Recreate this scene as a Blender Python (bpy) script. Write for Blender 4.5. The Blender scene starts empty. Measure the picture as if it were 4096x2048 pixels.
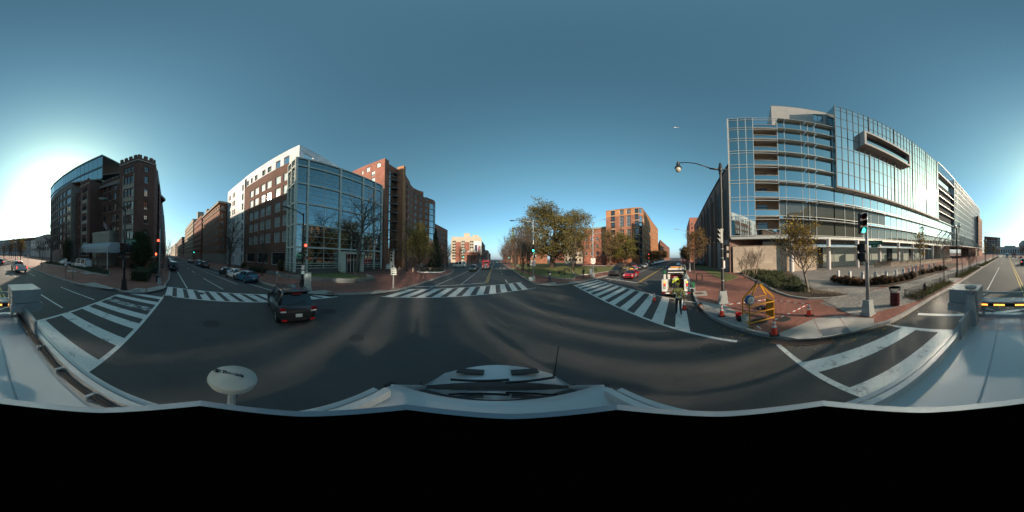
import bpy, math, random
from mathutils import Vector, Matrix
from mathutils.geometry import tessellate_polygon
R = math.radians
scn = bpy.context.scene
COL = scn.collection
CAMH, TILT = 3.35, R(1.2)
SUN_AZ, SUN_EL = R(202), R(20.5)
# ---------------------------------------------------------------- camera, sky, sun, exposure
cam = bpy.data.cameras.new('camera'); camo = bpy.data.objects.new('camera', cam); COL.objects.link(camo)
scn.camera = camo
cam.type = 'PANO'; cam.panorama_type = 'EQUIRECTANGULAR'
cam.clip_start = 0.02; cam.clip_end = 6000
camo.location = (0, 0, CAMH); camo.rotation_euler = (R(90) + TILT, 0, 0)
world = bpy.data.worlds.new('World'); scn.world = world; world.use_nodes = True
wn = world.node_tree.nodes; wl = world.node_tree.links
sky = wn.new('ShaderNodeTexSky'); sky.sky_type = 'NISHITA'; sky.sun_disc = False
sky.sun_elevation = SUN_EL; sky.sun_rotation = SUN_AZ
sky.air_density = 1.0; sky.dust_density = 0.9; sky.ozone_density = 1.6
# the photograph's sky is more cyan than the model's, most of all towards the horizon
tint = wn.new('ShaderNodeMix'); tint.data_type = 'RGBA'; tint.blend_type = 'MULTIPLY'; tint.inputs[0].default_value = 1
wtc = wn.new('ShaderNodeTexCoord'); wsep = wn.new('ShaderNodeSeparateXYZ'); wramp = wn.new('ShaderNodeValToRGB')
wl.new(wtc.outputs['Generated'], wsep.inputs[0]); wl.new(wsep.outputs['Z'], wramp.inputs[0])
e = wramp.color_ramp.elements
e[0].position = 0.0; e[0].color = (0.66, 0.86, 1.35, 1); e[1].position = 0.5; e[1].color = (0.80, 1.20, 1.00, 1)
k_ = e.new(0.14); k_.color = (0.74, 1.08, 1.16, 1)
wl.new(wramp.outputs[0], tint.inputs[7])
wl.new(sky.outputs[0], tint.inputs[6]); wl.new(tint.outputs[2], wn['Background'].inputs[0])
wn['Background'].inputs[1].default_value = 0.12
sl = bpy.data.lights.new('sun', 'SUN'); sl.energy = 5.0; sl.angle = R(0.5); sl.color = (1.0, 0.80, 0.60)
so = bpy.data.objects.new('sun', sl); COL.objects.link(so)
so.rotation_euler = Vector((math.sin(SUN_AZ)*math.cos(SUN_EL), math.cos(SUN_AZ)*math.cos(SUN_EL), math.sin(SUN_EL))).to_track_quat('Z', 'Y').to_euler()
scn.view_settings.view_transform = 'Standard'; scn.view_settings.look = 'None'
scn.view_settings.exposure = 0.33; scn.view_settings.gamma = 1.0; scn.view_settings.use_curve_mapping = False
cy = scn.cycles
cy.use_denoising = True; cy.caustics_reflective = True; cy.blur_glossy = 0.0
cy.sample_clamp_indirect = 0; cy.max_bounces = 7; cy.diffuse_bounces = 3; cy.glossy_bounces = 4; cy.transparent_max_bounces = 4
try: cy.use_guiding = True
except Exception: pass

# ---------------------------------------------------------------- surveying the photograph
def ray(px, py):
    az = (px-2048)/4096*2*math.pi; el = (1024-py)/2048*math.pi
    x, y, z = math.sin(az)*math.cos(el), math.cos(az)*math.cos(el), math.sin(el)
    return x, y*math.cos(TILT)-z*math.sin(TILT), y*math.sin(TILT)+z*math.cos(TILT)
def G(px, py, z=0.0):
    x, y, w = ray(px, py); k = (z-CAMH)/w
    return (x*k, y*k)
AM, AT = R(-6), R(58.5)
def M(u, v): return (u*math.sin(AM)+v*math.cos(AM), u*math.cos(AM)-v*math.sin(AM))
def T(s, t): return (s*math.sin(AT)+t*math.cos(AT), s*math.cos(AT)-t*math.sin(AT))
def hit(A, B, px, py):
    """where the line of sight meets the vertical plane over A-B: (metres along from A, height)"""
    L = math.hypot(B[0]-A[0], B[1]-A[1]); dx, dy = (B[0]-A[0])/L, (B[1]-A[1])/L
    x, y, z = ray(px, py); nx, ny = -dy, dx
    k = (A[0]*nx+A[1]*ny)/(x*nx+y*ny)
    return ((x*k-A[0])*dx+(y*k-A[1])*dy, CAMH+z*k)
def at(px, py, d):
    x, y, z = ray(px, py); h = math.hypot(x, y)
    return (x/h*d, y/h*d, CAMH+z/h*d)
def lerp(a, b, f): return tuple(p+(q-p)*f for p, q in zip(a, b))
AZM, AZT = math.pi/2-AM, math.pi/2-AT          # rotation.z that turns local +x along the avenue / the cross street

# ---------------------------------------------------------------- materials
MATS = {}
def mat(name, col, rough=.75, metal=0, ior=1.45, var=0, vscale=3, bump=0, bscale=20, emit=None, coat=0, rnd=0, spec=.5):
    if name in MATS: return MATS[name]
    m = bpy.data.materials.new(name); MATS[name] = m; m.use_nodes = True
    n = m.node_tree.nodes; l = m.node_tree.links; b = n['Principled BSDF']
    b.inputs['Base Color'].default_value = (*col, 1); b.inputs['Roughness'].default_value = rough
    b.inputs['Metallic'].default_value = metal; b.inputs['IOR'].default_value = ior
    b.inputs['Specular IOR Level'].default_value = spec
    if coat: b.inputs['Coat Weight'].default_value = coat; b.inputs['Coat Roughness'].default_value = .06
    if emit: b.inputs['Emission Color'].default_value = (*emit[0], 1); b.inputs['Emission Strength'].default_value = emit[1]
    if var or bump:
        tc = n.new('ShaderNodeTexCoord')
    if var:
        no = n.new('ShaderNodeTexNoise'); no.inputs['Scale'].default_value = vscale; no.inputs['Detail'].default_value = 5
        l.new(tc.outputs['Object'], no.inputs['Vector'])
        rp = n.new('ShaderNodeMapRange'); rp.inputs[1].default_value = .25; rp.inputs[2].default_value = .75
        rp.inputs[3].default_value = 1-var; rp.inputs[4].default_value = 1+var
        l.new(no.outputs['Fac'], rp.inputs[0])
        fac = rp.outputs[0]
        if rnd:
            g = n.new('ShaderNodeNewGeometry'); r2 = n.new('ShaderNodeMapRange')
            r2.inputs[3].default_value = 1-rnd; r2.inputs[4].default_value = 1+rnd
            l.new(g.outputs['Random Per Island'], r2.inputs[0])
            mu = n.new('ShaderNodeMath'); mu.operation = 'MULTIPLY'
            l.new(fac, mu.inputs[0]); l.new(r2.outputs[0], mu.inputs[1]); fac = mu.outputs[0]
        mx = n.new('ShaderNodeVectorMath'); mx.operation = 'SCALE'; mx.inputs[0].default_value = col
        l.new(fac, mx.inputs['Scale']); l.new(mx.outputs[0], b.inputs['Base Color'])
    if bump:
        nb = n.new('ShaderNodeTexNoise'); nb.inputs['Scale'].default_value = bscale; nb.inputs['Detail'].default_value = 4
        l.new(tc.outputs['Object'], nb.inputs['Vector'])
        bp = n.new('ShaderNodeBump'); bp.inputs['Strength'].default_value = bump; bp.inputs['Distance'].default_value = .02
        l.new(nb.outputs['Fac'], bp.inputs['Height']); l.new(bp.outputs[0], b.inputs['Normal'])
    return m
def brickmat(name, c1, c2, cm, w=.22, h=.075, mort=.012, rough=.85, bump=.35, off=.5):
    """brick bond laid in metres over the mesh's UV map"""
    if name in MATS: return MATS[name]
    m = mat(name, c1, rough); n = m.node_tree.nodes; l = m.node_tree.links; b = n['Principled BSDF']
    uv = n.new('ShaderNodeUVMap'); br = n.new('ShaderNodeTexBrick'); br.offset = off
    br.inputs['Scale'].default_value = 1; br.inputs['Brick Width'].default_value = w; br.inputs['Row Height'].default_value = h
    br.inputs['Mortar Size'].default_value = mort; br.inputs['Bias'].default_value = 0
    br.inputs['Color1'].default_value = (*c1, 1); br.inputs['Color2'].default_value = (*c2, 1); br.inputs['Mortar'].default_value = (*cm, 1)
    l.new(uv.outputs[0], br.inputs['Vector'])
    no = n.new('ShaderNodeTexNoise'); no.inputs['Scale'].default_value = .35; no.inputs['Detail'].default_value = 6
    l.new(uv.outputs[0], no.inputs['Vector'])
    rp = n.new('ShaderNodeMapRange'); rp.inputs[1].default_value = .25; rp.inputs[2].default_value = .75; rp.inputs[3].default_value = .72; rp.inputs[4].default_value = 1.25
    l.new(no.outputs['Fac'], rp.inputs[0])
    mx = n.new('ShaderNodeVectorMath'); mx.operation = 'SCALE'
    l.new(br.outputs['Color'], mx.inputs[0]); l.new(rp.outputs[0], mx.inputs['Scale']); l.new(mx.outputs[0], b.inputs['Base Color'])
    bp = n.new('ShaderNodeBump'); bp.inputs['Strength'].default_value = bump; bp.inputs['Distance'].default_value = .008; bp.invert = True
    l.new(br.outputs['Fac'], bp.inputs['Height']); l.new(bp.outputs[0], b.inputs['Normal'])
    return m
def glassmat(name, col, rough=.03, ior=2.3, wav=0, wscale=.6):
    if name in MATS: return MATS[name]
    m = mat(name, col, rough, ior=ior); n = m.node_tree.nodes; l = m.node_tree.links; b = n['Principled BSDF']
    if wav:
        tc = n.new('ShaderNodeNewGeometry'); no = n.new('ShaderNodeTexNoise'); no.inputs['Scale'].default_value = wscale; no.inputs['Detail'].default_value = 1
        l.new(tc.outputs['Position'], no.inputs['Vector'])
        bp = n.new('ShaderNodeBump'); bp.inputs['Strength'].default_value = wav; bp.inputs['Distance'].default_value = .05
        l.new(no.outputs['Fac'], bp.inputs['Height']); l.new(bp.outputs[0], b.inputs['Normal'])
    return m
def asphalt():
    m = mat('asphalt', (.05, .05, .052), .82); n = m.node_tree.nodes; l = m.node_tree.links; b = n['Principled BSDF']
    g = n.new('ShaderNodeNewGeometry'); P = g.outputs['Position']
    def noise(s, d=6, r=.6):
        t = n.new('ShaderNodeTexNoise'); t.inputs['Scale'].default_value = s; t.inputs['Detail'].default_value = d; t.inputs['Roughness'].default_value = r
        l.new(P, t.inputs['Vector']); return t.outputs['Fac']
    def mr(src, a, b_, c, d):
        q = n.new('ShaderNodeMapRange'); q.inputs[1].default_value = a; q.inputs[2].default_value = b_; q.inputs[3].default_value = c; q.inputs[4].default_value = d
        l.new(src, q.inputs[0]); return q.outputs[0]
    def mul(a, c):
        q = n.new('ShaderNodeMath'); q.operation = 'MULTIPLY'; l.new(a, q.inputs[0]); l.new(c, q.inputs[1]); return q.outputs[0]
    f = mul(mr(noise(.12), .3, .7, .78, 1.22), mr(noise(60, 3, .8), .3, .7, .55, 1.5))
    f = mul(f, mr(noise(1.1, 8, .7), .3, .75, .88, 1.16))
    vo = n.new('ShaderNodeTexVoronoi'); vo.feature = 'DISTANCE_TO_EDGE'; vo.inputs['Scale'].default_value = .2
    wob = n.new('ShaderNodeTexNoise'); wob.inputs['Scale'].default_value = .8; l.new(P, wob.inputs['Vector'])
    ad = n.new('ShaderNodeVectorMath'); ad.operation = 'MULTIPLY_ADD'; ad.inputs[1].default_value = (2.2, 2.2, 0)
    l.new(wob.outputs['Color'], ad.inputs[0]); l.new(P, ad.inputs[2]); l.new(ad.outputs[0], vo.inputs['Vector'])
    f = mul(f, mr(vo.outputs['Distance'], .0, .0035, .72, 1))
    mx = n.new('ShaderNodeVectorMath'); mx.operation = 'SCALE'; mx.inputs[0].default_value = (.056, .054, .052)
    l.new(f, mx.inputs['Scale']); l.new(mx.outputs[0], b.inputs['Base Color'])
    bp = n.new('ShaderNodeBump'); bp.inputs['Strength'].default_value = .35; bp.inputs['Distance'].default_value = .01
    l.new(noise(90, 2), bp.inputs['Height']); l.new(bp.outputs[0], b.inputs['Normal'])
    return m
def paintmat(name, col, wear=.42, cell=5):
    """road paint, worn through to the asphalt along cracks"""
    m = mat(name, col, .7); n = m.node_tree.nodes; l = m.node_tree.links; b = n['Principled BSDF']
    g = n.new('ShaderNodeNewGeometry')
    no = n.new('ShaderNodeTexNoise'); no.inputs['Scale'].default_value = 1.6; no.inputs['Detail'].default_value = 9; no.inputs['Roughness'].default_value = .75
    l.new(g.outputs['Position'], no.inputs['Vector'])
    r = n.new('ShaderNodeMapRange'); r.inputs[1].default_value = wear-.12; r.inputs[2].default_value = wear+.03; l.new(no.outputs['Fac'], r.inputs[0])
    vo = n.new('ShaderNodeTexVoronoi'); vo.feature = 'DISTANCE_TO_EDGE'; vo.inputs['Scale'].default_value = cell; l.new(g.outputs['Position'], vo.inputs['Vector'])
    r2 = n.new('ShaderNodeMapRange'); r2.inputs[1].default_value = .0; r2.inputs[2].default_value = .02; r2.inputs[3].default_value = .5; l.new(vo.outputs['Distance'], r2.inputs[0])
    mu = n.new('ShaderNodeMath'); mu.operation = 'MULTIPLY'; l.new(r.outputs[0], mu.inputs[0]); l.new(r2.outputs[0], mu.inputs[1])
    mx = n.new('ShaderNodeMix'); mx.data_type = 'RGBA'; mx.inputs[6].default_value = (.06, .058, .055, 1); mx.inputs[7].default_value = (*col, 1)
    l.new(mu.outputs[0], mx.inputs[0]); l.new(mx.outputs[2], b.inputs['Base Color'])
    return m

# ---------------------------------------------------------------- mesh building
class MB:
    def __init__(s): s.v = []; s.f = []; s.m = []
    def face(s, pts, m=0):
        k = len(s.v); s.v += [tuple(p) for p in pts]; s.f.append(tuple(range(k, k+len(pts)))); s.m.append(m)
    def box(s, c, size, rz=0, m=0, tx=1, ty=1, rot=None):
        hx, hy, hz = size[0]/2, size[1]/2, size[2]/2; ca, sa = math.cos(rz), math.sin(rz); k = len(s.v)
        for dz in (-1, 1):
            ax, ay = (hx, hy) if dz < 0 else (hx*tx, hy*ty)
            for dx, dy in ((-1, -1), (1, -1), (1, 1), (-1, 1)):
                p = Vector((dx*ax, dy*ay, dz*hz))
                if rot: p = rot @ p
                x, y, z = p
                s.v.append((c[0]+x*ca-y*sa, c[1]+x*sa+y*ca, c[2]+z))
        for q in ((3, 2, 1, 0), (4, 5, 6, 7), (0, 1, 5, 4), (1, 2, 6, 5), (2, 3, 7, 6), (3, 0, 4, 7)):
            s.f.append(tuple(k+i for i in q)); s.m.append(m)
        return s
    def bar(s, p, q, w, h, m=0):
        p, q = Vector(p), Vector(q); d = q-p; L = d.length
        if L < 1e-6: return s
        z = Vector((0, 0, 1)) if abs(d.z) < .95*L else Vector((1, 0, 0))
        y = z.cross(d).normalized(); z = d.cross(y).normalized(); k = len(s.v)
        for e in (p, q):
            for a, b in ((-1, -1), (1, -1), (1, 1), (-1, 1)): s.v.append(tuple(e+y*(a*w/2)+z*(b*h/2)))
        for f in ((3, 2, 1, 0), (4, 5, 6, 7), (0, 1, 5, 4), (1, 2, 6, 5), (2, 3, 7, 6), (3, 0, 4, 7)):
            s.f.append(tuple(k+i for i in f)); s.m.append(m)
        return s
    def tube(s, pts, r, n=6, m=0, cap=True):
        pts = [Vector(p) for p in pts]; k0 = len(s.v); N = len(pts)
        if not isinstance(r, (list, tuple)): r = [r]*N
        up = None
        for i, p in enumerate(pts):
            d = (pts[min(i+1, N-1)]-pts[max(i-1, 0)])
            if d.length < 1e-7: d = Vector((0, 0, 1))
            d.normalize()
            if up is None: up = Vector((1, 0, 0)) if abs(d.x) < .8 else Vector((0, 1, 0))
            a = (up-d*up.dot(d)).normalized(); b = d.cross(a); up = a
            for j in range(n):
                t = 2*math.pi*j/n; s.v.append(tuple(p+(a*math.cos(t)+b*math.sin(t))*r[i]))
        for i in range(N-1):
            for j in range(n):
                a, b = k0+i*n+j, k0+i*n+(j+1) % n
                s.f.append((a, b, b+n, a+n)); s.m.append(m)
        if cap:
            s.f.append(tuple(k0+j for j in range(n-1, -1, -1))); s.m.append(m)
            s.f.append(tuple(k0+(N-1)*n+j for j in range(n))); s.m.append(m)
        return s
    def lathe(s, prof, n=14, c=(0, 0, 0), m=0, rot=None):
        k0 = len(s.v)
        for r, z in prof:
            for j in range(n):
                t = 2*math.pi*j/n; p = Vector((r*math.cos(t), r*math.sin(t), z))
                if rot: p = rot @ p
                s.v.append((c[0]+p.x, c[1]+p.y, c[2]+p.z))
        for i in range(len(prof)-1):
            for j in range(n):
                a, b = k0+i*n+j, k0+i*n+(j+1) % n
                s.f.append((a, b, b+n, a+n)); s.m.append(m)
        if prof[0][0] > 1e-4: s.f.append(tuple(k0+j for j in range(n-1, -1, -1))); s.m.append(m)
        if prof[-1][0] > 1e-4: s.f.append(tuple(k0+(len(prof)-1)*n+j for j in range(n))); s.m.append(m)
        return s
    def prism(s, poly, z0, z1, m=0, mtop=None, bottom=False):
        A = sum(poly[i][0]*poly[(i+1) % len(poly)][1]-poly[(i+1) % len(poly)][0]*poly[i][1] for i in range(len(poly)))
        if A < 0: poly = poly[::-1]
        n = len(poly); k = len(s.v)
        s.v += [(p[0], p[1], z0) for p in poly]+[(p[0], p[1], z1) for p in poly]
        for i in range(n):
            j = (i+1) % n; s.f.append((k+i, k+j, k+n+j, k+n+i)); s.m.append(m)
        for t in tessellate_polygon([[Vector((p[0], p[1], 0)) for p in poly]]):
            a, b, c = t
            cr = (poly[b][0]-poly[a][0])*(poly[c][1]-poly[a][1])-(poly[b][1]-poly[a][1])*(poly[c][0]-poly[a][0])
            if cr < 0: a, c = c, a
            s.f.append((k+n+a, k+n+b, k+n+c)); s.m.append(m if mtop is None else mtop)
            if bottom: s.f.append((k+c, k+b, k+a)); s.m.append(m)
        return s
    def sheet(s, poly, z, m=0):
        A = sum(poly[i][0]*poly[(i+1) % len(poly)][1]-poly[(i+1) % len(poly)][0]*poly[i][1] for i in range(len(poly)))
        if A < 0: poly = poly[::-1]
        k = len(s.v); s.v += [(p[0], p[1], z) for p in poly]
        if len(poly) == 4: s.f.append((k, k+1, k+2, k+3)); s.m.append(m); return s
        for a, b, c in tessellate_polygon([[Vector((p[0], p[1], 0)) for p in poly]]):
            cr = (poly[b][0]-poly[a][0])*(poly[c][1]-poly[a][1])-(poly[b][1]-poly[a][1])*(poly[c][0]-poly[a][0])
            if cr < 0: a, c = c, a
            s.f.append((k+a, k+b, k+c)); s.m.append(m)
        return s
    def ell(s, c, r, n=10, k=6, m=0):
        pr = [(math.cos(-math.pi/2+math.pi*i/k), math.sin(-math.pi/2+math.pi*i/k)) for i in range(k+1)]
        k0 = len(s.v)
        for a, z in pr:
            for j in range(n):
                t = 2*math.pi*j/n; s.v.append((c[0]+r[0]*a*math.cos(t), c[1]+r[1]*a*math.sin(t), c[2]+r[2]*z))
        for i in range(k):
            for j in range(n):
                a, b = k0+i*n+j, k0+i*n+(j+1) % n; s.f.append((a, b, b+n, a+n)); s.m.append(m)
        return s
    def leaf(s, p, size, rng, m=0, flat=0.0):
        a = Vector((rng.gauss(0, 1), rng.gauss(0, 1), rng.gauss(0, 1)*(1-flat))).normalized()
        b = a.cross(Vector((rng.gauss(0, 1), rng.gauss(0, 1), rng.gauss(0, 1)))).normalized()
        p = Vector(p); k = len(s.v); q = size*.5
        s.v += [tuple(p-a*q), tuple(p+b*q*.7), tuple(p+a*q), tuple(p-b*q*.7)]
        s.f.append((k, k+1, k+2, k+3)); s.m.append(m)
    def wall(s, A, B, z0, z1, holes=(), depth=.2, m=0, mr=None):
        """wall from A (left, seen from outside) to B with rectangular holes (x0,x1,z0,z1) and their reveals"""
        L = math.hypot(B[0]-A[0], B[1]-A[1]); dx, dy = (B[0]-A[0])/L, (B[1]-A[1])/L; ix, iy = -dy, dx
        P = lambda x, z, d=0: (A[0]+dx*x+ix*d, A[1]+dy*x+iy*d, z)
        holes = [(max(0.02, h[0]), min(L-.02, h[1]), max(z0+.01, h[2]), min(z1-.01, h[3])) for h in holes]
        holes = [h for h in holes if h[1]-h[0] > .05 and h[3]-h[2] > .05]
        zs = sorted({z0, z1, *[round(h[2], 3) for h in holes], *[round(h[3], 3) for h in holes]})
        for za, zb in zip(zs, zs[1:]):
            if zb-za < .004: continue
            zm = (za+zb)/2; row = sorted([(h[0], h[1]) for h in holes if h[2]-.002 < zm < h[3]+.002]); x = 0
            for a, b in row:
                if a > x+.003: s.face([P(x, za), P(a, za), P(a, zb), P(x, zb)], m)
                x = max(x, b)
            if L > x+.003: s.face([P(x, za), P(L, za), P(L, zb), P(x, zb)], m)
        mr = m if mr is None else mr
        for a, b, c, d in holes:
            s.face([P(a, c), P(b, c), P(b, c, depth), P(a, c, depth)], mr)
            s.face([P(a, d, depth), P(b, d, depth), P(b, d), P(a, d)], mr)
            s.face([P(a, c), P(a, c, depth), P(a, d, depth), P(a, d)], mr)
            s.face([P(b, c, depth), P(b, c), P(b, d), P(b, d, depth)], mr)
        return s
    def mesh(s, name, mats, smooth=False, uv=False, angle=None):
        me = bpy.data.meshes.new(name); me.from_pydata(s.v, [], s.f)
        if not isinstance(mats, (list, tuple)): mats = [mats]
        for m in mats: me.materials.append(m)
        if len(mats) > 1: me.polygons.foreach_set('material_index', s.m)
        if smooth:
            me.polygons.foreach_set('use_smooth', [True]*len(s.f))
            if angle: me.set_sharp_from_angle(angle=R(angle))
        if uv:
            ul = me.uv_layers.new(name='UVMap'); dat = [0.0]*(2*len(me.loops)); co = me.vertices
            for p in me.polygons:
                nx, ny, nz = p.normal
                if abs(nz) > .7: f = lambda c: (c.x, c.y)
                else:
                    h = math.hypot(nx, ny) or 1; tx, ty = -ny/h, nx/h
                    f = lambda c: (c.x*tx+c.y*ty, c.z)
                for li in p.loop_indices:
                    a, b = f(co[me.loops[li].vertex_index].co); dat[2*li] = a; dat[2*li+1] = b
            ul.data.foreach_set('uv', dat)
        me.update(); return me

def put(name, me, parent=None, loc=(0, 0, 0), rz=0, kind=None, label=None):
    o = bpy.data.objects.new(name, me); COL.objects.link(o); o.location = loc
    if rz: o.rotation_euler = (0, 0, rz)
    if parent: o.parent = parent
    if kind: o['kind'] = kind
    if label: o['label'] = label
    return o
def part(name, mb, mats, parent=None, loc=(0, 0, 0), rz=0, smooth=False, uv=False, kind=None, label=None, angle=None):
    return put(name, mb.mesh(name, mats, smooth, uv, angle), parent, loc, rz, kind, label)
class PB:
    "collects bars like MB, but every bar becomes a part of its own"
    def __init__(s, name, m, parent, loc): s.a = (name, m, parent, loc)
    def bar(s, *k): part(s.a[0], MB().bar(*k), s.a[1], s.a[2], s.a[3]); return s
def tag(o, label, cat, group=None):
    o['label'] = label; o['category'] = cat
    if group: o['group'] = group
    return o
def thing(name, label, cat, loc=(0, 0, 0), rz=0, group=None, kind=None):
    o = bpy.data.objects.new(name, None); COL.objects.link(o)
    o.location = (loc[0], loc[1], loc[2] if len(loc) > 2 else 0); o.rotation_euler = (0, 0, rz); o.empty_display_size = .2
    if kind: o['kind'] = kind
    else: tag(o, label, cat, group)
    if kind and label: o['label'] = label
    return o
ORD = ('first', 'second', 'third', 'fourth', 'fifth', 'sixth', 'seventh', 'eighth', 'ninth', 'tenth', 'eleventh', 'twelfth', 'thirteenth', 'fourteenth', 'fifteenth', 'sixteenth', 'seventeenth', 'eighteenth')
def dup(root, loc, rz=0, sc=1, label=None, group=None):
    def cp(o, par):
        c = o.copy(); COL.objects.link(c); c.parent = par
        for ch in o.children: cp(ch, c)
        return c
    r = cp(root, None); r.location = (loc[0], loc[1], loc[2] if len(loc) > 2 else 0); r.rotation_euler = (0, 0, rz)
    if isinstance(sc, (int, float)): sc = (sc, sc, sc)
    r.scale = sc
    if label: r['label'] = label
    if group: r['group'] = group
    return r
TEXTS = []
def text(body, size, m, parent, loc, rz, name='lettering', align='CENTER', xs=1.0, ext=.004):
    cu = bpy.data.curves.new(name, 'FONT'); cu.body = body; cu.size = size; cu.align_x = align; cu.align_y = 'CENTER'
    cu.extrude = ext; cu.resolution_u = 2; cu.materials.append(m)
    o = bpy.data.objects.new(name+'_curve', cu); COL.objects.link(o); o.parent = parent; o.location = loc
    o.rotation_euler = (R(90), 0, rz); o.scale = (xs, 1, 1); TEXTS.append((o, name)); return o

# shared materials
A_ASPH = asphalt()
WHITEP = paintmat('road paint white', (.60, .60, .57)); YELP = paintmat('road paint yellow', (.62, .42, .07), .4)
WORNP = paintmat('worn road paint', (.6, .6, .58), .56)
BRICKPAVE = brickmat('red paving brick', (.30, .11, .075), (.20, .075, .055), (.12, .085, .07), .21, .105, .008)
GREYPAVE = brickmat('grey paver', (.26, .235, .21), (.19, .175, .16), (.13, .12, .11), .40, .18, .012)
CONC = mat('concrete', (.31, .295, .27), .85, var=.18, vscale=1.2, bump=.15, bscale=60)
CONC2 = mat('kerb granite', (.29, .285, .275), .8, var=.25, vscale=2.2, bump=.2, bscale=50)
DARKCONC = mat('dark stone', (.14, .14, .14), .85, var=.2)
SOIL = mat('mulch', (.075, .048, .032), .95, var=.45, vscale=9, bump=.9, bscale=30)
LAWN = mat('lawn', (.13, .14, .04), .95, var=.4, vscale=1.4, bump=.8, bscale=25)
BLACK = mat('black metal', (.018, .019, .02), .4, var=.3, vscale=8)
GALV = mat('galvanised steel', (.30, .32, .33), .5, .3, var=.15, vscale=6)
GREYPAINT = mat('grey paint', (.25, .27, .27), .55, var=.12, vscale=5)
RUBBER = mat('rubber', (.02, .02, .02), .85)
CHROME = mat('chrome', (.65, .65, .65), .18, 1)
CARGLASS = glassmat('car glass', (.012, .016, .018), .02, 1.7)
WINGLASS = glassmat('window glass', (.02, .026, .03), .03, 2.0, .12, .7)
WHITEPAINT = mat('white paint', (.74, .75, .74), .45, var=.05, vscale=3)
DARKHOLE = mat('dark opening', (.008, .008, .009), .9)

# ================================================================ SETTING: ground, roads, markings, pavements
g = MB(); N = 60
g.sheet([(-3000, -3000), (3000, -3000), (3000, 3000), (-3000, 3000)], -.06)
part('ground', g, mat('earth', (.07, .07, .06), .95, var=.3, vscale=.05), kind='structure')
r = MB()
r.sheet([M(-900, -19), M(900, -19), M(900, 15), M(-900, 15)], 0)
def mt(v, t):  # point with avenue offset v and street offset t
    s = (v - t*math.cos(AT-AM))/math.sin(AT-AM); return T(s, t)
r.sheet([mt(15.0, -19), T(700, -19), T(700, 6), mt(15.0, 6)], 0)
r.sheet([mt(-19.0, -15), T(-800, -15), T(-800, 3), mt(-19.0, 3)], 0)
r.sheet([M(56, -60), M(78, -60), M(78, -19), M(56, -19)], 0)
part('road', r, A_ASPH, kind='structure')
# --- painted markings: each line or bar is a sheet of its own, 4 mm over the asphalt
ZP = .005
def bar4(name, root, P, m=WHITEP, z=ZP): return part(name, MB().sheet(P, z), m, root, kind='structure')
def line(root, a, b, w=.12, m=WHITEP, name='painted_line', z=ZP):
    L = math.hypot(b[0]-a[0], b[1]-a[1]); nx, ny = -(b[1]-a[1])/L*w/2, (b[0]-a[0])/L*w/2
    return bar4(name, root, [(a[0]+nx, a[1]+ny), (b[0]+nx, b[1]+ny), (b[0]-nx, b[1]-ny), (a[0]-nx, a[1]-ny)], m, z)
def crosswalk(label, near, far, bars):
    """near/far: the two border lines as point pairs; bars: (n0,n1,f0,f1,[worn]) fractions along them"""
    root = thing('crosswalk', label, None, kind='structure')
    for ln in (near, far):
        line(root, ln[0], ln[1], .16, WHITEP, 'border_line', ZP+.002)
    for b in bars:
        mm = WORNP if len(b) > 4 else WHITEP
        bar4('stripe', root, [lerp(near[0], near[1], b[0]), lerp(near[0], near[1], b[1]), lerp(far[0], far[1], b[3]), lerp(far[0], far[1], b[2])], mm)
def frac(ln, p):
    d = (ln[1][0]-ln[0][0], ln[1][1]-ln[0][1]); return ((p[0]-ln[0][0])*d[0]+(p[1]-ln[0][1])*d[1])/(d[0]**2+d[1]**2)
def along(ln, dirv, p):
    """fraction along ln where the line through p with direction dirv meets it"""
    a, b = ln; e = (b[0]-a[0], b[1]-a[1]); det = e[0]*(-dirv[1])+e[1]*dirv[0]
    return ((p[0]-a[0])*(-dirv[1])+(p[1]-a[1])*dirv[0])/det
MD = (math.sin(AM), math.cos(AM)); TD = (math.sin(AT), math.cos(AT))
def bars_from(near, far, dirv, starts, w, worn=()):
    out = []
    for i, p in enumerate(starts):
        fn, ff = along(near, dirv, p), along(far, dirv, p)
        Ln = math.hypot(near[1][0]-near[0][0], near[1][1]-near[0][1]); Lf = math.hypot(far[1][0]-far[0][0], far[1][1]-far[0][1])
        n = (near[1][0]-near[0][0])/Ln, (near[1][1]-near[0][1])/Ln
        k = abs(n[0]*dirv[1]-n[1]*dirv[0]); a, b = w/k/2/Ln, w/k/2/Lf
        t = (fn-a, fn+a, ff-b, ff+b)
        out.append(t+(1,) if i in worn else t)
    return out
En = (G(657, 1182), G(3112, 1378)); Ef = (G(465, 1180), M(-5.3, 4.9))
st = [lerp(En[0], En[1], f) for f in (.05, .13, .205, .275, .345, .435, .53, .63, .725, .815, .905)]
crosswalk('white ladder crosswalk passing under the survey van', En, Ef, bars_from(En, Ef, MD, st, .62, (2,)))
Sn = (G(658, 1182), G(1350, 1186)); Sf = (G(679, 1148), M(7.2, -13.1))
st = [lerp(Sn[0], Sn[1], (i+.35)/13.2) for i in range(13)]
crosswalk('white ladder crosswalk over the street behind the black wagon', Sn, Sf, bars_from(Sn, Sf, (math.sin(R(62)), math.cos(R(62))), st, .58))
Wn = (G(1526, 1186), G(2144, 1151)); Wf = (G(1600, 1157), G(2090, 1128))
st = [lerp(Wn[0], Wn[1], (i+.4)/11.6) for i in range(11)]
crosswalk('white ladder crosswalk over the avenue in front of the red dump truck', Wn, Wf, bars_from(Wn, Wf, MD, st, .66))
Nn = (G(2294, 1139), G(2799, 1339)); Nf = (G(2387, 1119), T(11.6, 1.3))
st = [lerp(Nn[0], Nn[1], f) for f in (.05, .14, .23, .32, .41, .50, .59, .68, .77, .86, .95)]
crosswalk('white ladder crosswalk leading to the utility truck', Nn, Nf, bars_from(Nn, Nf, TD, st, .64))
mk = thing('lane_markings', 'painted lane lines and stop lines of both roads', None, kind='structure')
line(mk, G(2799, 1339), G(2948, 1366), .16, name='border_line')
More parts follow.
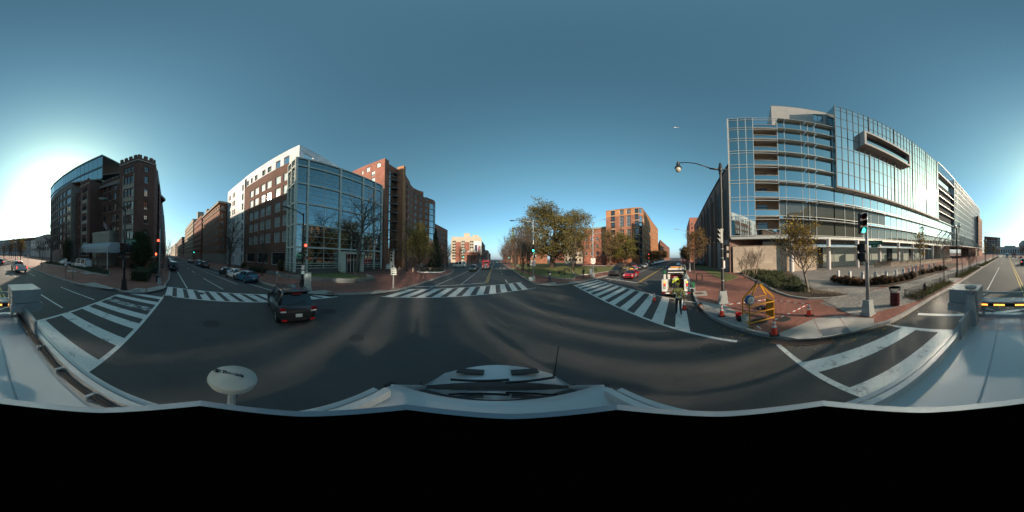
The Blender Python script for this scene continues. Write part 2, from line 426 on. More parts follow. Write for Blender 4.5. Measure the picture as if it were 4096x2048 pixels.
line(mk, G(3580, 1304), G(3810, 1322), .14, name='border_line')
line(mk, G(3672, 1256), M(-9.3, -1.3), .3, name='stop_line')
line(mk, G(1659, 1147), G(1943, 1131), .28, name='stop_line')
line(mk, G(2424, 1113), G(2554, 1132), .28, name='stop_line')
for dv in (-.14, .14):
    line(mk, M(23.1, -1.2+dv), M(320, -1.2+dv), .11, YELP, 'yellow_line')
    line(mk, M(-10.5, -1.45+dv), M(-420, -1.7+dv), .11, YELP, 'yellow_line')
    line(mk, T(21.4, -5.5+dv), T(260, -5.5+dv), .11, YELP, 'yellow_line')
line(mk, M(17.3, -7.2), M(47, -7.5)); line(mk, M(20.5, -4.4), M(54, -4.8))
for u in (23.2, 36, 43.5, 60, 75, 90): line(mk, M(u, 1.75), M(u+3.6, 1.75), .11)
line(mk, M(-14.2, 1.75), M(-37, 1.75)); line(mk, M(-8.4, -4.5), M(-12.8, -4.45)); line(mk, M(-8.8, -7.23), M(-13.9, -7.24))
for u in (-22, -31, -40, -50, -62, -76, -90):
    if u < -45: line(mk, M(u, 1.75), M(u-3, 1.75))
    line(mk, M(u, -4.5), M(u-3, -4.5)); line(mk, M(u, -7.3), M(u-3, -7.3))
line(mk, T(-15.9, -2.1), T(-48, -2.3)); line(mk, T(-14.8, -5.45), T(-22.6, -5.3))
for s in (-30, -38, -47, -57, -68, -80): line(mk, T(s, -5.3), T(s-3, -5.3))
line(mk, T(-12.5, -9.55), T(-62, -8.7)); line(mk, T(-17, -8.0), T(-60, -7.4), .1)
line(mk, T(23, -9.3), T(62, -9.3)); line(mk, T(23, -10.4), T(62, -10.4), .1)
for i in range(9): bar4('stripe', mk, [T(63, -12.4+i*1.45), T(66, -12.4+i*1.45), T(66, -11.8+i*1.45), T(63, -11.8+i*1.45)])
for i in range(9): bar4('stripe', mk, [M(61, -8.8+i*1.5), M(64, -8.8+i*1.5), M(64, -8.1+i*1.5), M(61, -8.1+i*1.5)])
for i in range(8): bar4('stripe', mk, [T(-72, -9.6+i*1.3), T(-75, -9.6+i*1.3), T(-75, -9.0+i*1.3), T(-72, -9.0+i*1.3)])

# --- raised pavements at the four corners
def smooth_poly(pts, n=3):
    out = []
    for i in range(len(pts)-1):
        p0 = pts[max(i-1, 0)]; p1 = pts[i]; p2 = pts[i+1]; p3 = pts[min(i+2, len(pts)-1)]
        for k in range(n):
            t = k/n; out.append(tuple(.5*(2*p1[c]+(p2[c]-p0[c])*t+(2*p0[c]-5*p1[c]+4*p2[c]-p3[c])*t*t+(3*p1[c]-p0[c]-3*p2[c]+p3[c])*t**3) for c in (0, 1)))
    out.append(pts[-1]); return out
SW_Z = .15
def inset(line_, d):
    out = []
    for i, p in enumerate(line_):
        a = line_[max(i-1, 0)]; b = line_[min(i+1, len(line_)-1)]
        L = math.hypot(b[0]-a[0], b[1]-a[1]) or 1; out.append((p[0]-(b[1]-a[1])/L*d, p[1]+(b[0]-a[0])/L*d))
    return out
def pavement(kerb, back, m, side, step=2.4):
    """kerb: street edge; back: closing points. A slab with its kerb stones as pieces"""
    kw = .17; inner = inset(kerb, side*kw)
    slab = thing('sidewalk', None, None, kind='structure')
    part('paving', MB().prism(inner+back, -.05, SW_Z), m, slab, uv=True, kind='structure')
    kb = thing('kerb', None, None, kind='structure')
    # resample into stones
    d = [0]
    for a, b in zip(kerb, kerb[1:]): d.append(d[-1]+math.hypot(b[0]-a[0], b[1]-a[1]))
    def pos(ln, x):
        for i in range(len(d)-1):
            if x <= d[i+1] or i == len(d)-2:
                return lerp(ln[i], ln[i+1], (x-d[i])/max(1e-6, d[i+1]-d[i]))
    x = 0
    while x < d[-1]-.3:
        mid = pos(kerb, x); far = math.hypot(*mid)
        L = min((step if far < 30 else 6 if far < 70 else 25), d[-1]-x); k = 3 if far < 30 else 1
        e0 = [pos(kerb, x+.008+(L-.016)*i/k) for i in range(k+1)]; e1 = [pos(inner, x+.008+(L-.016)*i/k) for i in range(k+1)]
        part('kerb_stone', MB().prism(e0+e1[::-1], -.05, SW_Z+.006), CONC2, kb, kind='structure')
        x += L
    return slab
hk = [M(-420, -9.8), M(-120, -9.8), M(-40, -9.8), M(-22, -9.35), M(-13, -9.4), G(454, 1158), G(488, 1172), G(535, 1175), G(581, 1172), G(625, 1165), G(655, 1156), T(-18.5, -.1), T(-24.4, -.6), T(-60, -1.4), T(-420, -1.6)]
hotel_kerb = hk[:3]+smooth_poly(hk[3:14])+[hk[-1]]
pavement(hotel_kerb, [T(-420, 30), M(-420, -60)], BRICKPAVE, 1)
sk = [T(-420, -11.2), T(-60, -11.1), T(-30, -11.1), T(-15.6, -11.05), T(-12.9, -11.1), G(1202, 1172), G(1281, 1178), G(1334, 1180), G(1444, 1178), G(1570, 1166), G(1637, 1151), M(24.7, -9.6), M(38, -10.1), M(52, -13), M(58, -30)]
sw_kerb = sk[:2]+smooth_poly(sk[2:13])+smooth_poly(sk[13:], 2)
pavement(sw_kerb, [M(58, -90), T(-420, -80)], BRICKPAVE, 1)
pk = [M(420, 5.7), M(120, 5.6), M(63, 5.5), M(34, 5.1), M(23.8, 5.05), G(2144, 1139), G(2193, 1143), G(2232, 1142), G(2270, 1139), G(2337, 1127), T(26, -13.4), T(40, -13.3), T(62, -13.3)]
park_kerb = pk[:2]+smooth_poly(pk[2:])
pavement(park_kerb, [T(62, -60), M(420, 90)], BRICKPAVE, 1)
pavement([T(70, -70), T(70, -13.4), T(420, -13.4)], [T(420, -70)], BRICKPAVE, 1)
nk = [T(420, 1.5), T(120, 1.5), T(40, 1.45), T(22, 1.4), G(2775, 1164), G(2780, 1204), G(2819, 1254), G(2869, 1288), G(2978, 1328), G(3073, 1351), G(3182, 1363), G(3286, 1358), G(3396, 1338), G(3500, 1311), G(3574, 1290), M(-9.7, 5.1), M(-16, 5.1), M(-40, 5.3), M(-120, 5.5), M(-420, 5.7)]
ne_kerb = nk[:2]+smooth_poly(nk[2:18])+nk[18:]
pavement(ne_kerb, [M(-420, 90), T(420, 90)], BRICKPAVE, 1, 1.9)
Z2 = SW_Z+.006
# grey paver footway along the right side of the avenue, near part laid paver by paver
pv = part('sidewalk', MB().sheet([M(-5.2, 6.3), M(-9.5, 5.5), M(-45, 5.6), M(-300, 6.2), M(-300, 9.2), M(-45, 10.2), M(-14, 10.4), M(-4.2, 9.6)], Z2), GREYPAVE, uv=True, kind='structure')
rng = random.Random(5)
b = MB()
for i in range(46):
    for j in range(26):
        u = -4.7-i*.205; v = 5.65+j*.2+ (0 if True else 0)
        if v < 6.35+(u+5)*.2 and u > -9: continue
        if v > 10.1: continue
        p = M(u-.1, v+.1+(.1 if i % 2 else 0)); b.box((p[0], p[1], Z2+.008+rng.uniform(-.002, .003)), (.192, .188, .02), AZM)
part('paver', b, mat('grey paver stone', (.24, .22, .20), .85, var=.2, vscale=4, rnd=.25), pv, kind='stuff')
# concrete ramps with slabs and tactile plates
TACT = mat('tactile plate', (.17, .17, .18), .7, var=.2)
def slabs(label, polys, m=CONC, z=Z2):
    root = thing('kerb_ramp', label, None, kind='structure')
    for P in polys:
        cx = sum(p[0] for p in P)/len(P); cyy = sum(p[1] for p in P)/len(P)
        part('concrete_slab', MB().prism([lerp((cx, cyy), p, .985) for p in P], SW_Z-.02, z+rng.uniform(0, .004)), m, root, kind='structure')
    return root
def GZ(*pp): return [G(x, y, SW_Z) for x, y in pp]
rr = slabs('concrete ramp at the right corner towards the avenue', [GZ((3105, 1335), (3255, 1275), (3288, 1352), (3190, 1357)), GZ((3255, 1274), (3350, 1263), (3403, 1329), (3290, 1352)), GZ((3352, 1263), (3496, 1273), (3498, 1304), (3405, 1330))])
def tact(root, P, n, k):
    tp = part('tactile_plate', MB().prism(P, SW_Z, Z2+.008), TACT, root, kind='structure')
    dm = MB()
    for i in range(n):
        for j in range(k):
            p = lerp(lerp(P[0], P[1], (i+.5)/n), lerp(P[3], P[2], (i+.5)/n), (j+.5)/k); dm.box((p[0], p[1], Z2+.012), (.03, .03, .009), 0, tx=.6, ty=.6)
    part('dome', dm, TACT, tp, kind='stuff')
tact(rr, GZ((3280, 1318), (3385, 1303), (3402, 1328), (3290, 1344)), 22, 8)
r2 = slabs('concrete ramp at the right corner beside the fallen cone', [GZ((2798, 1203), (2905, 1222), (2975, 1262), (2872, 1279), (2826, 1248)), GZ((2873, 1280), (2976, 1263), (3010, 1282), (2990, 1318), (2935, 1305))])
tact(r2, GZ((2826, 1244), (2862, 1240), (2905, 1268), (2868, 1274)), 12, 10)
r3 = slabs('concrete ramp at the hotel corner by the black lamp post', [GZ((305, 1135), (380, 1130), (455, 1152), (452, 1158)), GZ((490, 1168), (545, 1152), (585, 1154), (578, 1170)), GZ((588, 1154), (640, 1142), (668, 1146), (652, 1155), (590, 1169))])
tact(r3, GZ((530, 1160), (560, 1158), (562, 1166), (528, 1166)), 10, 8)
r4 = slabs('concrete ramp by the signal cabinet', [GZ((1195, 1168), (1300, 1160), (1336, 1170), (1330, 1178), (1210, 1172)), GZ((1478, 1176), (1500, 1162), (1570, 1161), (1540, 1170))])
r5 = slabs('concrete ramp and storm drain at the park corner', [GZ((2150, 1138), (2222, 1128), (2228, 1140), (2190, 1142)), GZ((2272, 1138), (2278, 1126), (2320, 1124), (2334, 1127))])
slabs('pale concrete utility panels in the brick footway by the hotel', [GZ((265, 1081), (300, 1081), (310, 1087), (270, 1087)), GZ((318, 1090), (352, 1089), (385, 1095), (345, 1097))])
slabs('pale concrete square around a round lid by the utility truck', [GZ((2772, 1167), (2823, 1163), (2831, 1182), (2774, 1184))])
# gutter bricks in front of the right corner ramp
gb = thing('gutter', 'row of red gutter bricks in front of the concrete ramp', None, kind='structure')
gp = smooth_poly([G(3085, 1366), G(3182, 1373), G(3270, 1370), G(3330, 1362)], 8)
me = MB().box((0, 0, 0), (.36, .105, .03)).mesh('brick', mat('gutter brick', (.25, .11, .08), .9, var=.3))
d = 0; total = 0
for a, b2 in zip(gp, gp[1:]):
    L = math.hypot(b2[0]-a[0], b2[1]-a[1]); n = max(1, int(round(L/.118)))
    for i in range(n):
        p = lerp(a, b2, (i+.5)/n)
        put('brick', me, gb, (p[0], p[1], .002), math.atan2(b2[1]-a[1], b2[0]-a[0])+math.pi/2, kind='structure')
# plaza of the right building, planting beds and the park lawn
part('forecourt', MB().sheet([G(3060, 1100, .15), T(31, 11), T(24, 14), G(3250, 1175, .15), G(3420, 1180, .15), M(-9, 10.5), M(-16, 11.5), M(-30, 22), M(-80, 25), M(-80, 37.5), M(3, 37.5)], Z2+.004), mat('grey plaza paving', (.20, .185, .17), .85, var=.2, vscale=.8), kind='structure')
bed1 = [G(x, y, .15) for x, y in ((2945, 1092), (2985, 1105), (3030, 1128), (3070, 1148), (3110, 1170), (3160, 1187), (3230, 1198), (3320, 1195), (3405, 1183), (3350, 1172), (3260, 1160), (3220, 1142), (3190, 1115), (3165, 1090), (3120, 1083), (3000, 1084))]
part('planting_bed', MB().prism(bed1, .1, Z2+.05), SOIL, kind='structure')
bed2 = [G(x, y, .15) for x, y in ((3325, 1120), (3380, 1142), (3480, 1149), (3560, 1146), (3620, 1132), (3690, 1112), (3760, 1090), (3810, 1072), (3850, 1055), (3800, 1052), (3740, 1062), (3690, 1078), (3640, 1092), (3540, 1106), (3420, 1108))]
part('planting_bed', MB().prism(bed2, .1, Z2+.05), SOIL, kind='structure')
edg = thing('bed_edging', 'pale stone edging of the planting bed beside the yellow guard frame', None, kind='structure')
for a, b2 in zip(bed1[:9], bed1[1:9]): part('edging_stone', MB().bar((*lerp(a, b2, .01), .2), (*lerp(a, b2, .99), .2), .16, .14), CONC, edg, kind='structure')
lawn = [M(30, 9), M(24.5, 10.5), M(23, 12), T(25.5, -18.5), T(30, -17.3), T(60, -17), T(61, -50), M(130, 60), M(130, 11), M(60, 9)]
part('lawn', MB().prism(lawn, .1, Z2+.02), LAWN, kind='structure')
part('lawn', MB().prism([M(27, 5.4), M(64, 5.9), M(64, 7.1), M(27, 6.8)], .1, Z2+.02), LAWN, kind='structure')
edge = thing('lawn_edging', 'grey granite edging round the park lawn', None, kind='structure')
for a, b2 in zip(lawn[:6], lawn[1:6]): part('edging_stone', MB().bar((*a, .2), (*b2, .2), .15, .16), CONC2, edge, kind='structure')
part('lawn', MB().prism([G(1170, 1112, .15), G(1300, 1125, .15), G(1422, 1130, .15), G(1492, 1123, .15), G(1468, 1107, .15), M(20, -27.8), M(11, -27.8)], .1, Z2+.05), LAWN, kind='structure')
part('lawn', MB().prism([T(20, 6), T(70, 6), T(70, 9.3), T(24, 9.3)], .1, Z2+.02), LAWN, kind='structure')
# retaining wall round the lawn of the glass corner building
rw = thing('garden_wall', 'low dark stone wall around the grass by the glass corner building', 'wall', G(1300, 1127, .15))
o_ = G(1300, 1127, .15)
P = [T(-44, -19.5), G(1070, 1094, .15), G(1160, 1114, .15), G(1300, 1127, .15), G(1423, 1132, .15), G(1494, 1124, .15), G(1470, 1108, .15)]
for a, b2 in zip(P, P[1:]):
    L = math.hypot(b2[0]-a[0], b2[1]-a[1]); n = max(1, int(L/2))
    for i in range(n):
        p, q = lerp(a, b2, (i+.004)/n), lerp(a, b2, (i+.996)/n)
        part('stone', MB().bar((p[0]-o_[0], p[1]-o_[1], .4), (q[0]-o_[0], q[1]-o_[1], .4), .35, .6), DARKCONC, rw)

# ================================================================ BUILDINGS
WC = {}
def winmesh(w, h, nx, ny, d, fr, mf, mg, sill=None, bw=.035, one=False):
    key = (round(w, 2), round(h, 2), nx, ny, d, fr, mf.name, mg.name, one)
    if key in WC: return WC[key]
    w = round(w, 2); h = round(h, 2)
    f = MB(); y = d-.05
    for sx in (-1, 1): f.box((sx*(w/2-fr/2), y, 0), (fr, .09, h))
    for sz in (-1, 1): f.box((0, y, sz*(h/2-fr/2)), (w-2*fr, .088, fr))
    for i in range(1, nx): f.box((-w/2+w*i/nx, y+.01, 0), (bw, .06, h-2*fr))
    for i in range(1, ny): f.box((0, y+.012, -h/2+h*i/ny), (w-2*fr, .05, bw))
    if one:
        f.face([(-w/2, d, -h/2), (w/2, d, -h/2), (w/2, d, h/2), (-w/2, d, h/2)], 1)
        WC[key] = (f.mesh('window', [mf, mg]), None)
    else:
        p = MB(); p.face([(-w/2, d, -h/2), (w/2, d, -h/2), (w/2, d, h/2), (-w/2, d, h/2)])
        WC[key] = (f.mesh('window', mf), p.mesh('pane', mg))
    return WC[key]
def window(root, L, A, B, x0, x1, z0, z1, nx=1, ny=2, d=.18, fr=.06, mf=None, mg=None, sill=None, one=False, bw=.035, name='window', head=None):
    """a window in the wall A-B; L is where the root stands"""
    k = math.hypot(B[0]-A[0], B[1]-A[1]); dx, dy = (B[0]-A[0])/k, (B[1]-A[1])/k; xm = (x0+x1)/2
    fm, pm = winmesh(x1-x0, z1-z0, nx, ny, d, fr, mf, mg, bw=bw, one=one)
    o = put(name, fm, root, (A[0]+dx*xm-L[0], A[1]+dy*xm-L[1], (z0+z1)/2), math.atan2(dy, dx))
    if pm: put('pane', pm, o)
    if sill:
        key = ('sill', round(x1-x0, 2), round(z1-z0, 2), sill.name)
        if key not in WC: WC[key] = MB().box((0, -.04, -(z1-z0)/2-.06), (x1-x0+.2, .2, .12)).mesh('sill', sill)
        put('sill', WC[key], o)
    return o
def off(L): return (-L[0], -L[1], 0)
def seg(A, B, x, d=0):
    k = math.hypot(B[0]-A[0], B[1]-A[1]); dx, dy = (B[0]-A[0])/k, (B[1]-A[1])/k
    return (A[0]+dx*x-dy*d, A[1]+dy*x+dx*d)
def dist(A, B): return math.hypot(B[0]-A[0], B[1]-A[1])
BR_DARK = brickmat('dark red brick', (.165, .066, .048), (.11, .044, .033), (.10, .07, .055))
BR_BROWN = brickmat('brown brick', (.19, .085, .06), (.14, .06, .045), (.11, .075, .06), .42, .21, .015)
BR_CONDO = brickmat('condo brick', (.32, .125, .065), (.25, .09, .05), (.25, .14, .1))
BR_ORANGE = brickmat('orange brick', (.55, .23, .09), (.46, .19, .075), (.35, .2, .12))
BR_RED = brickmat('red brick', (.34, .095, .065), (.27, .07, .05), (.28, .17, .12))
LIME = mat('limestone', (.33, .29, .235), .85, var=.2, vscale=1.5)
TAN = mat('tan stone', (.42, .33, .25), .85, var=.12, vscale=.8)
STONE = brickmat('beige stone blocks', (.56, .45, .35), (.50, .40, .315), (.36, .29, .23), 1.5, .62, .012, .8, .2)
STONEG = mat('grey stone panel', (.36, .34, .32), .6, var=.1, vscale=.5)
OFFSTONE = brickmat('office stone', (.22, .185, .155), (.19, .16, .135), (.13, .11, .095), 1.2, .55, .012, .85, .25)
WHITEW = brickmat('white wall panel', (.74, .74, .74), (.71, .71, .715), (.52, .52, .52), 2.4, 1.35, .012, .6, .1)
ALU = mat('aluminium', (.42, .43, .42), .38, .75)
ALUL = mat('pale aluminium', (.55, .56, .53), .45, .4)
DARKFR = mat('dark window frame', (.03, .034, .036), .45)
WHITEFR = mat('white window frame', (.62, .62, .6), .5)
GREENFR = mat('grey green frame', (.56, .58, .53), .5)
COPPER = mat('aged copper', (.13, .28, .22), .7, var=.2)
HGLASS = mat('coated facade glass', (.70, .74, .75), .045, 1)
HGLASS2 = mat('facade glass', (.40, .48, .50), .03, 1)
TEALGL = mat('tinted atrium glass', (.21, .27, .29), .02, 1)
BLIND = glassmat('blind behind glass', (.30, .33, .33), .05, 2.0, .05, .5)
BLINDW = glassmat('white blind behind glass', (.62, .66, .67), .06, 1.6)
ROOFM = mat('roof gravel', (.2, .19, .18), .95)

# ---------------------------------------------------------------- hotel of dark brick at the left corner
HOTGL = glassmat('old window glass', (.02, .03, .032), .03, 3.2, .25, .8)
def wall_pts(px_list, v): return [hit(M(0, v), M(10, v), p, 1024)[0] for p in px_list]
HL = M(-21, -29); B_hotel = thing('brick_hotel', 'dark brick hotel with battlements behind the black lamp post', 'building', HL)
h = B_hotel; V0 = -29.0
X = lambda px, v=V0: hit(M(0, v), M(100, v), px, 1000)[0]
Zp = lambda px, py, v=V0: hit(M(0, v), M(100, v), px, py)[1]
xa, xb = X(474), X(546); xl0, xl1 = X(318), X(357)
c1 = M(xb, V0); pt = at(614, 1000, 38.4)[:2]; c3 = (pt[0]-TD[0]*34, pt[1]-TD[1]*34)
ta, tb = M(xa, V0), c1
HZ = 27.6
hw = MB(); wins = []
def hotel_wall(A, B, z1, holes): hw.wall(A, B, SW_Z, z1, holes, .22); 
rows7 = [(23.6, 25.3), (20.4, 22.5), (16.9, 19.0), (13.6, 15.7), (10.2, 12.3), (6.8, 8.9), (3.6, 5.6)]
def triple(A, B, xc, rows, w=.78, gap=.16):
    return [(xc+(i-1)*(w+gap)-w/2, xc+(i-1)*(w+gap)+w/2, a, b) for a, b in rows for i in range(3)]
L = dist(ta, tb)
def do(A, B, z1, holes, nx=2, ny=4, sill=LIME, mg=HOTGL, top=None):
    hotel_wall(A, B, z1, holes)
    for q in holes: window(h, HL, A, B, *q, nx, ny, .18, .06, DARKFR, mg, sill)
do(ta, tb, HZ, triple(ta, tb, L*.52, rows7))
L2 = dist(c1, pt); do(c1, pt, HZ, [(L2/2-.5, L2/2+.5, a+.1, b) for a, b in rows7])
do(pt, c3, HZ, [(x, x+1.0, a, b) for a, b in rows7 for x in (2, 5.5, 9, 13, 17, 21, 25)])
YB = -33.5; ra, rb = M(X(357, YB), YB), M(X(474, YB)+.5, YB)
hotel_wall(M(xa, -40), ta, HZ, [])
tl0, tl1 = M(xl0, V0), M(xl1, V0)
do(tl0, tl1, HZ-1.2, triple(tl0, tl1, dist(tl0, tl1)*.5, [(a-1.0, b-1.0) for a, b in rows7[:1]]+[(a-.9, b-.9) for a, b in rows7[1:]], .7, .14))
hotel_wall(tl1, M(xl1, -40), HZ-1.2, [])
A_, B_ = M(xl1, YB), M(xa, YB); LR = dist(A_, B_)
rc = [(a-1.0, b-1.0) for a, b in rows7]
do(A_, B_, HZ-1.5, [q for f in (.13, .33, .5, .67, .9) for q in [(LR*f-.42, LR*f+.42, a, b) for a, b in (rc if f in (.13, .9) else rc[:3])]]+triple(A_, B_, LR*.5, rc[3:], .85))
wl0 = X(287, -30.5); A_, B_ = M(wl0, -30.5), M(xl0, -30.5); do(A_, B_, HZ-2.5, [(f*dist(A_, B_)-.4, f*dist(A_, B_)+.4, a-1.2, b-1.2) for f in (.3, .7) for a, b in rows7])
hotel_wall(M(xl0, -30.5), tl0, HZ-1.2, [])
part('wall', hw, BR_DARK, h, off(HL), uv=True)
part('roof', MB().prism([ta, tb, pt, c3, M(xa-3, -60), M(xa, -40)], HZ-1.5, HZ-.6).prism([M(wl0, -31), M(xa, -34), M(xa, -50), M(wl0, -50)], HZ-3.4, HZ-2.6), ROOFM, h, off(HL))
# battlements: each merlon of brick with a stone cap
def merlons(A, B, z, n, hh=.75):
    Lm = dist(A, B)
    for i in range(n):
        p, q = seg(A, B, Lm*(i+.08)/n, .2), seg(A, B, Lm*(i+.66)/n, .2)
        o = part('merlon', MB().bar((*p, z+hh/2), (*q, z+hh/2), .42, hh), BR_DARK, h, off(HL), uv=True)
        part('cap', MB().bar((*p, z+hh+.09), (*q, z+hh+.09), .52, .18), LIME, o)
merlons(ta, tb, HZ, 4); merlons(c1, pt, HZ, 3); merlons(pt, c3, HZ, 16); merlons(tl0, tl1, HZ-1.2, 3, .8); merlons(M(xl1, YB), M(xa, YB), HZ-1.5, 8, .7)
st_ = PB('cornice', LIME, h, off(HL))
for A, B, zz in ((ta, tb, HZ-.9), (c1, pt, HZ-.9), (pt, c3, HZ-.9), (tl0, tl1, HZ-2.1), (M(xl1, YB), M(xa, YB), HZ-2.4)):
    Lk = dist(A, B); st_.bar((*seg(A, B, 0, -.06), zz), (*seg(A, B, Lk, -.06), zz), .16, .3)
    st_.bar((*seg(A, B, 0, -.06), 2.6), (*seg(A, B, Lk, -.06), 2.6), .16, .35)
for (A, B, xc, w) in ((ta, tb, L*.52, 3.1), (tl0, tl1, dist(tl0, tl1)*.5, 2.7)):
    sp = MB()
    for (a, b), (a2, b2) in zip(rows7[1:], rows7[2:]):
        sp.bar((*seg(A, B, xc-w/2, -.04), (b2+a)/2-.05), (*seg(A, B, xc+w/2, -.04), (b2+a)/2-.05), .1, a-b2-.3)
    for sx in (-1, 1): sp.bar((*seg(A, B, xc+sx*(w/2), -.06), 3.2), (*seg(A, B, xc+sx*(w/2), -.06), 23), .14, .22)
    part('stone_bay', sp, LIME, h, off(HL))
# entrance porch block with balcony, and the white barrel canopy
pc = M(X(425, -31), -31); part('entrance_porch', MB().box((pc[0], pc[1], 4.2), (6.8, 4.4, 8.1), AZM), LIME, h, off(HL))
part('balustrade', MB().box((pc[0], pc[1], 8.7), (7.0, 4.6, .9), AZM), LIME, h, off(HL))
can = MB(); n = 10; x0, x1 = X(318, -23), X(445, -24)
cent = lambda f, y, z: (*M(x0+(x1-x0)*f, -23-y), z)
for i in range(n):
    a0, a1 = math.pi*i/n, math.pi*(i+1)/n
    P = [(2.6-2.6*math.cos(a), 4.3+1.5*math.sin(a)) for a in (a0, a1)]
    can.face([cent(0, *P[0]), cent(1, *P[0]), cent(1, *P[1]), cent(0, *P[1])])
    can.face([cent(0, *P[1]), cent(1, *P[1]), cent(1, P[1][0], P[1][1]-.06), cent(0, P[1][0], P[1][1]-.06)])
for e in (0, 1): can.face([cent(e, 2.6-2.6*math.cos(math.pi*i/n), 4.3+1.5*math.sin(math.pi*i/n)) for i in range(n+1)])
can.face([cent(0, 0, 3.5), cent(1, 0, 3.5), cent(1, 0, 4.3), cent(0, 0, 4.3)])
can.face([cent(0, 0, 3.5), cent(0, 5.2, 3.5), cent(0, 5.2, 4.3), cent(0, 0, 4.3)]); can.face([cent(1, 5.2, 3.5), cent(1, 0, 3.5), cent(1, 0, 4.3), cent(1, 5.2, 4.3)])
ca_ = thing('entrance_canopy', 'white barrel vaulted canopy over the hotel driveway', 'canopy', M((x0+x1)/2, -24)); lo = M((x0+x1)/2, -24)
part('canopy_cover', can, mat('white canvas', (.34, .36, .37), .7, var=.08), ca_, off(lo), smooth=True, angle=40)
for e in (.02, .98):
    for y in (.1, 5.1):
        c = cent(e, y, 0); part('post', MB().tube([(c[0], c[1], .1), (c[0], c[1], 4.4)], .07, 8), WHITEPAINT, ca_, off(lo))
# two flags on slanted staffs above the porch
def flag(label, A, B, cols, rolled):
    o = thing('flag', label, 'flag', A)
    d = Vector(B)-Vector(A)
    part('staff', MB().tube([(0, 0, 0), tuple(d)], [.04, .025], 6), WHITEPAINT if not rolled else BLACK, o)
    for j, c in enumerate(cols):
        f = MB(); n = 5
        for i in range(n):
            def q(i, s): 
                p = d*(.98-.55*i/n); return (p.x+.12*math.sin(i*1.3+s), p.y+.1*math.cos(i*1.7), p.z-(.05+s*(.5 if rolled else 1.3)))
            s0, s1 = j/len(cols), (j+1)/len(cols); f.face([q(i, s0), q(i+1, s0), q(i+1, s1), q(i, s1)])
        part('cloth_stripe', f, c, o)
FR, FW, FB = mat('flag red', (.35, .03, .03), .8), mat('flag white', (.6, .6, .6), .8), mat('flag blue', (.03, .04, .14), .8)
flag('furled dark flag on a slanted staff over the hotel entrance', at(397, 932, 47), at(367, 888, 44.5), [FB, FR], True)
flag('red and white striped flag on a staff over the hotel entrance', at(443, 928, 46), at(413, 882, 44), [FW, FR, FW, FR, FW], False)

# ---------------------------------------------------------------- curved stone office with glass penthouse, behind the hotel
OL = M(-55, -31); of = thing('curved_office', 'curved stone office block with a glass penthouse left of the hotel', 'building', OL)
pl = [M(X(287), V0+.3), M(-52, V0+.4), M(-57.5, V0+.3), M(-63, V0-.3), M(-68, V0-1.3), M(-73, V0-2.9), M(-77.5, V0-5.2), M(-81, V0-8.4), M(-83.5, V0-12.5), M(-85, V0-20)]
# right to left as seen, so each bay is built from the left point
ow = MB(); rows = [(4.6, 6.9)]+[(7.9+3.35*i, 10.3+3.35*i) for i in range(6)]
for B_, A_ in zip(pl, pl[1:]):
    Lk = dist(A_, B_); nb = max(1, round(Lk/3.3)); hs = []
    for i in range(nb):
        for a, b in rows: hs.append((Lk*(i+.14)/nb, Lk*(i+.86)/nb, a, b))
    ow.wall(A_, B_, SW_Z, 29.2, hs, .3)
    for q in hs: window(of, OL, A_, B_, *q, 2, 1, .26, .07, DARKFR, HOTGL, one=False)
ow.wall(pl[0], M(X(287)+.2, -46), SW_Z, 29.2)
ow.prism([pl[0]]+pl[1:]+[M(-80, -60), M(-40, -60), M(-40, -34)], 28.7, 29.2)
part('wall', ow, OFFSTONE, of, off(OL), uv=True)
pp = [M(-39, -34.6), M(-52, -33.4), M(-62, -33.0), M(-72, -33.4), M(-79.6, -34.8), M(-83, -39), M(-84, -60)]
pw = MB(); fr_ = MB()
for B_, A_ in zip(pp, pp[1:]):
    Lk = dist(A_, B_); n = max(1, round(Lk/2.2))
    for k, (za, zb) in enumerate(((29.2, 33.7), (34.4, 38.8))):
        for i in range(n):
            part('glass_panel', MB().wall(seg(A_, B_, Lk*i/n+.06), seg(A_, B_, Lk*(i+1)/n-.06), za+.1, zb-.1), HGLASS2, of, off(OL))
        fr_.bar((*A_, zb+.3), (*B_, zb+.3), .5, .6)
        for i in range(n+1): fr_.bar((*seg(A_, B_, Lk*i/n, .04), za), (*seg(A_, B_, Lk*i/n, .04), zb), .12, .12)
fr_.prism([p for p in pp]+[M(-40, -60)], 38.9, 39.4)
part('penthouse_frame', fr_, mat('blue grey cladding', (.16, .2, .21), .5, .3), of, off(OL))

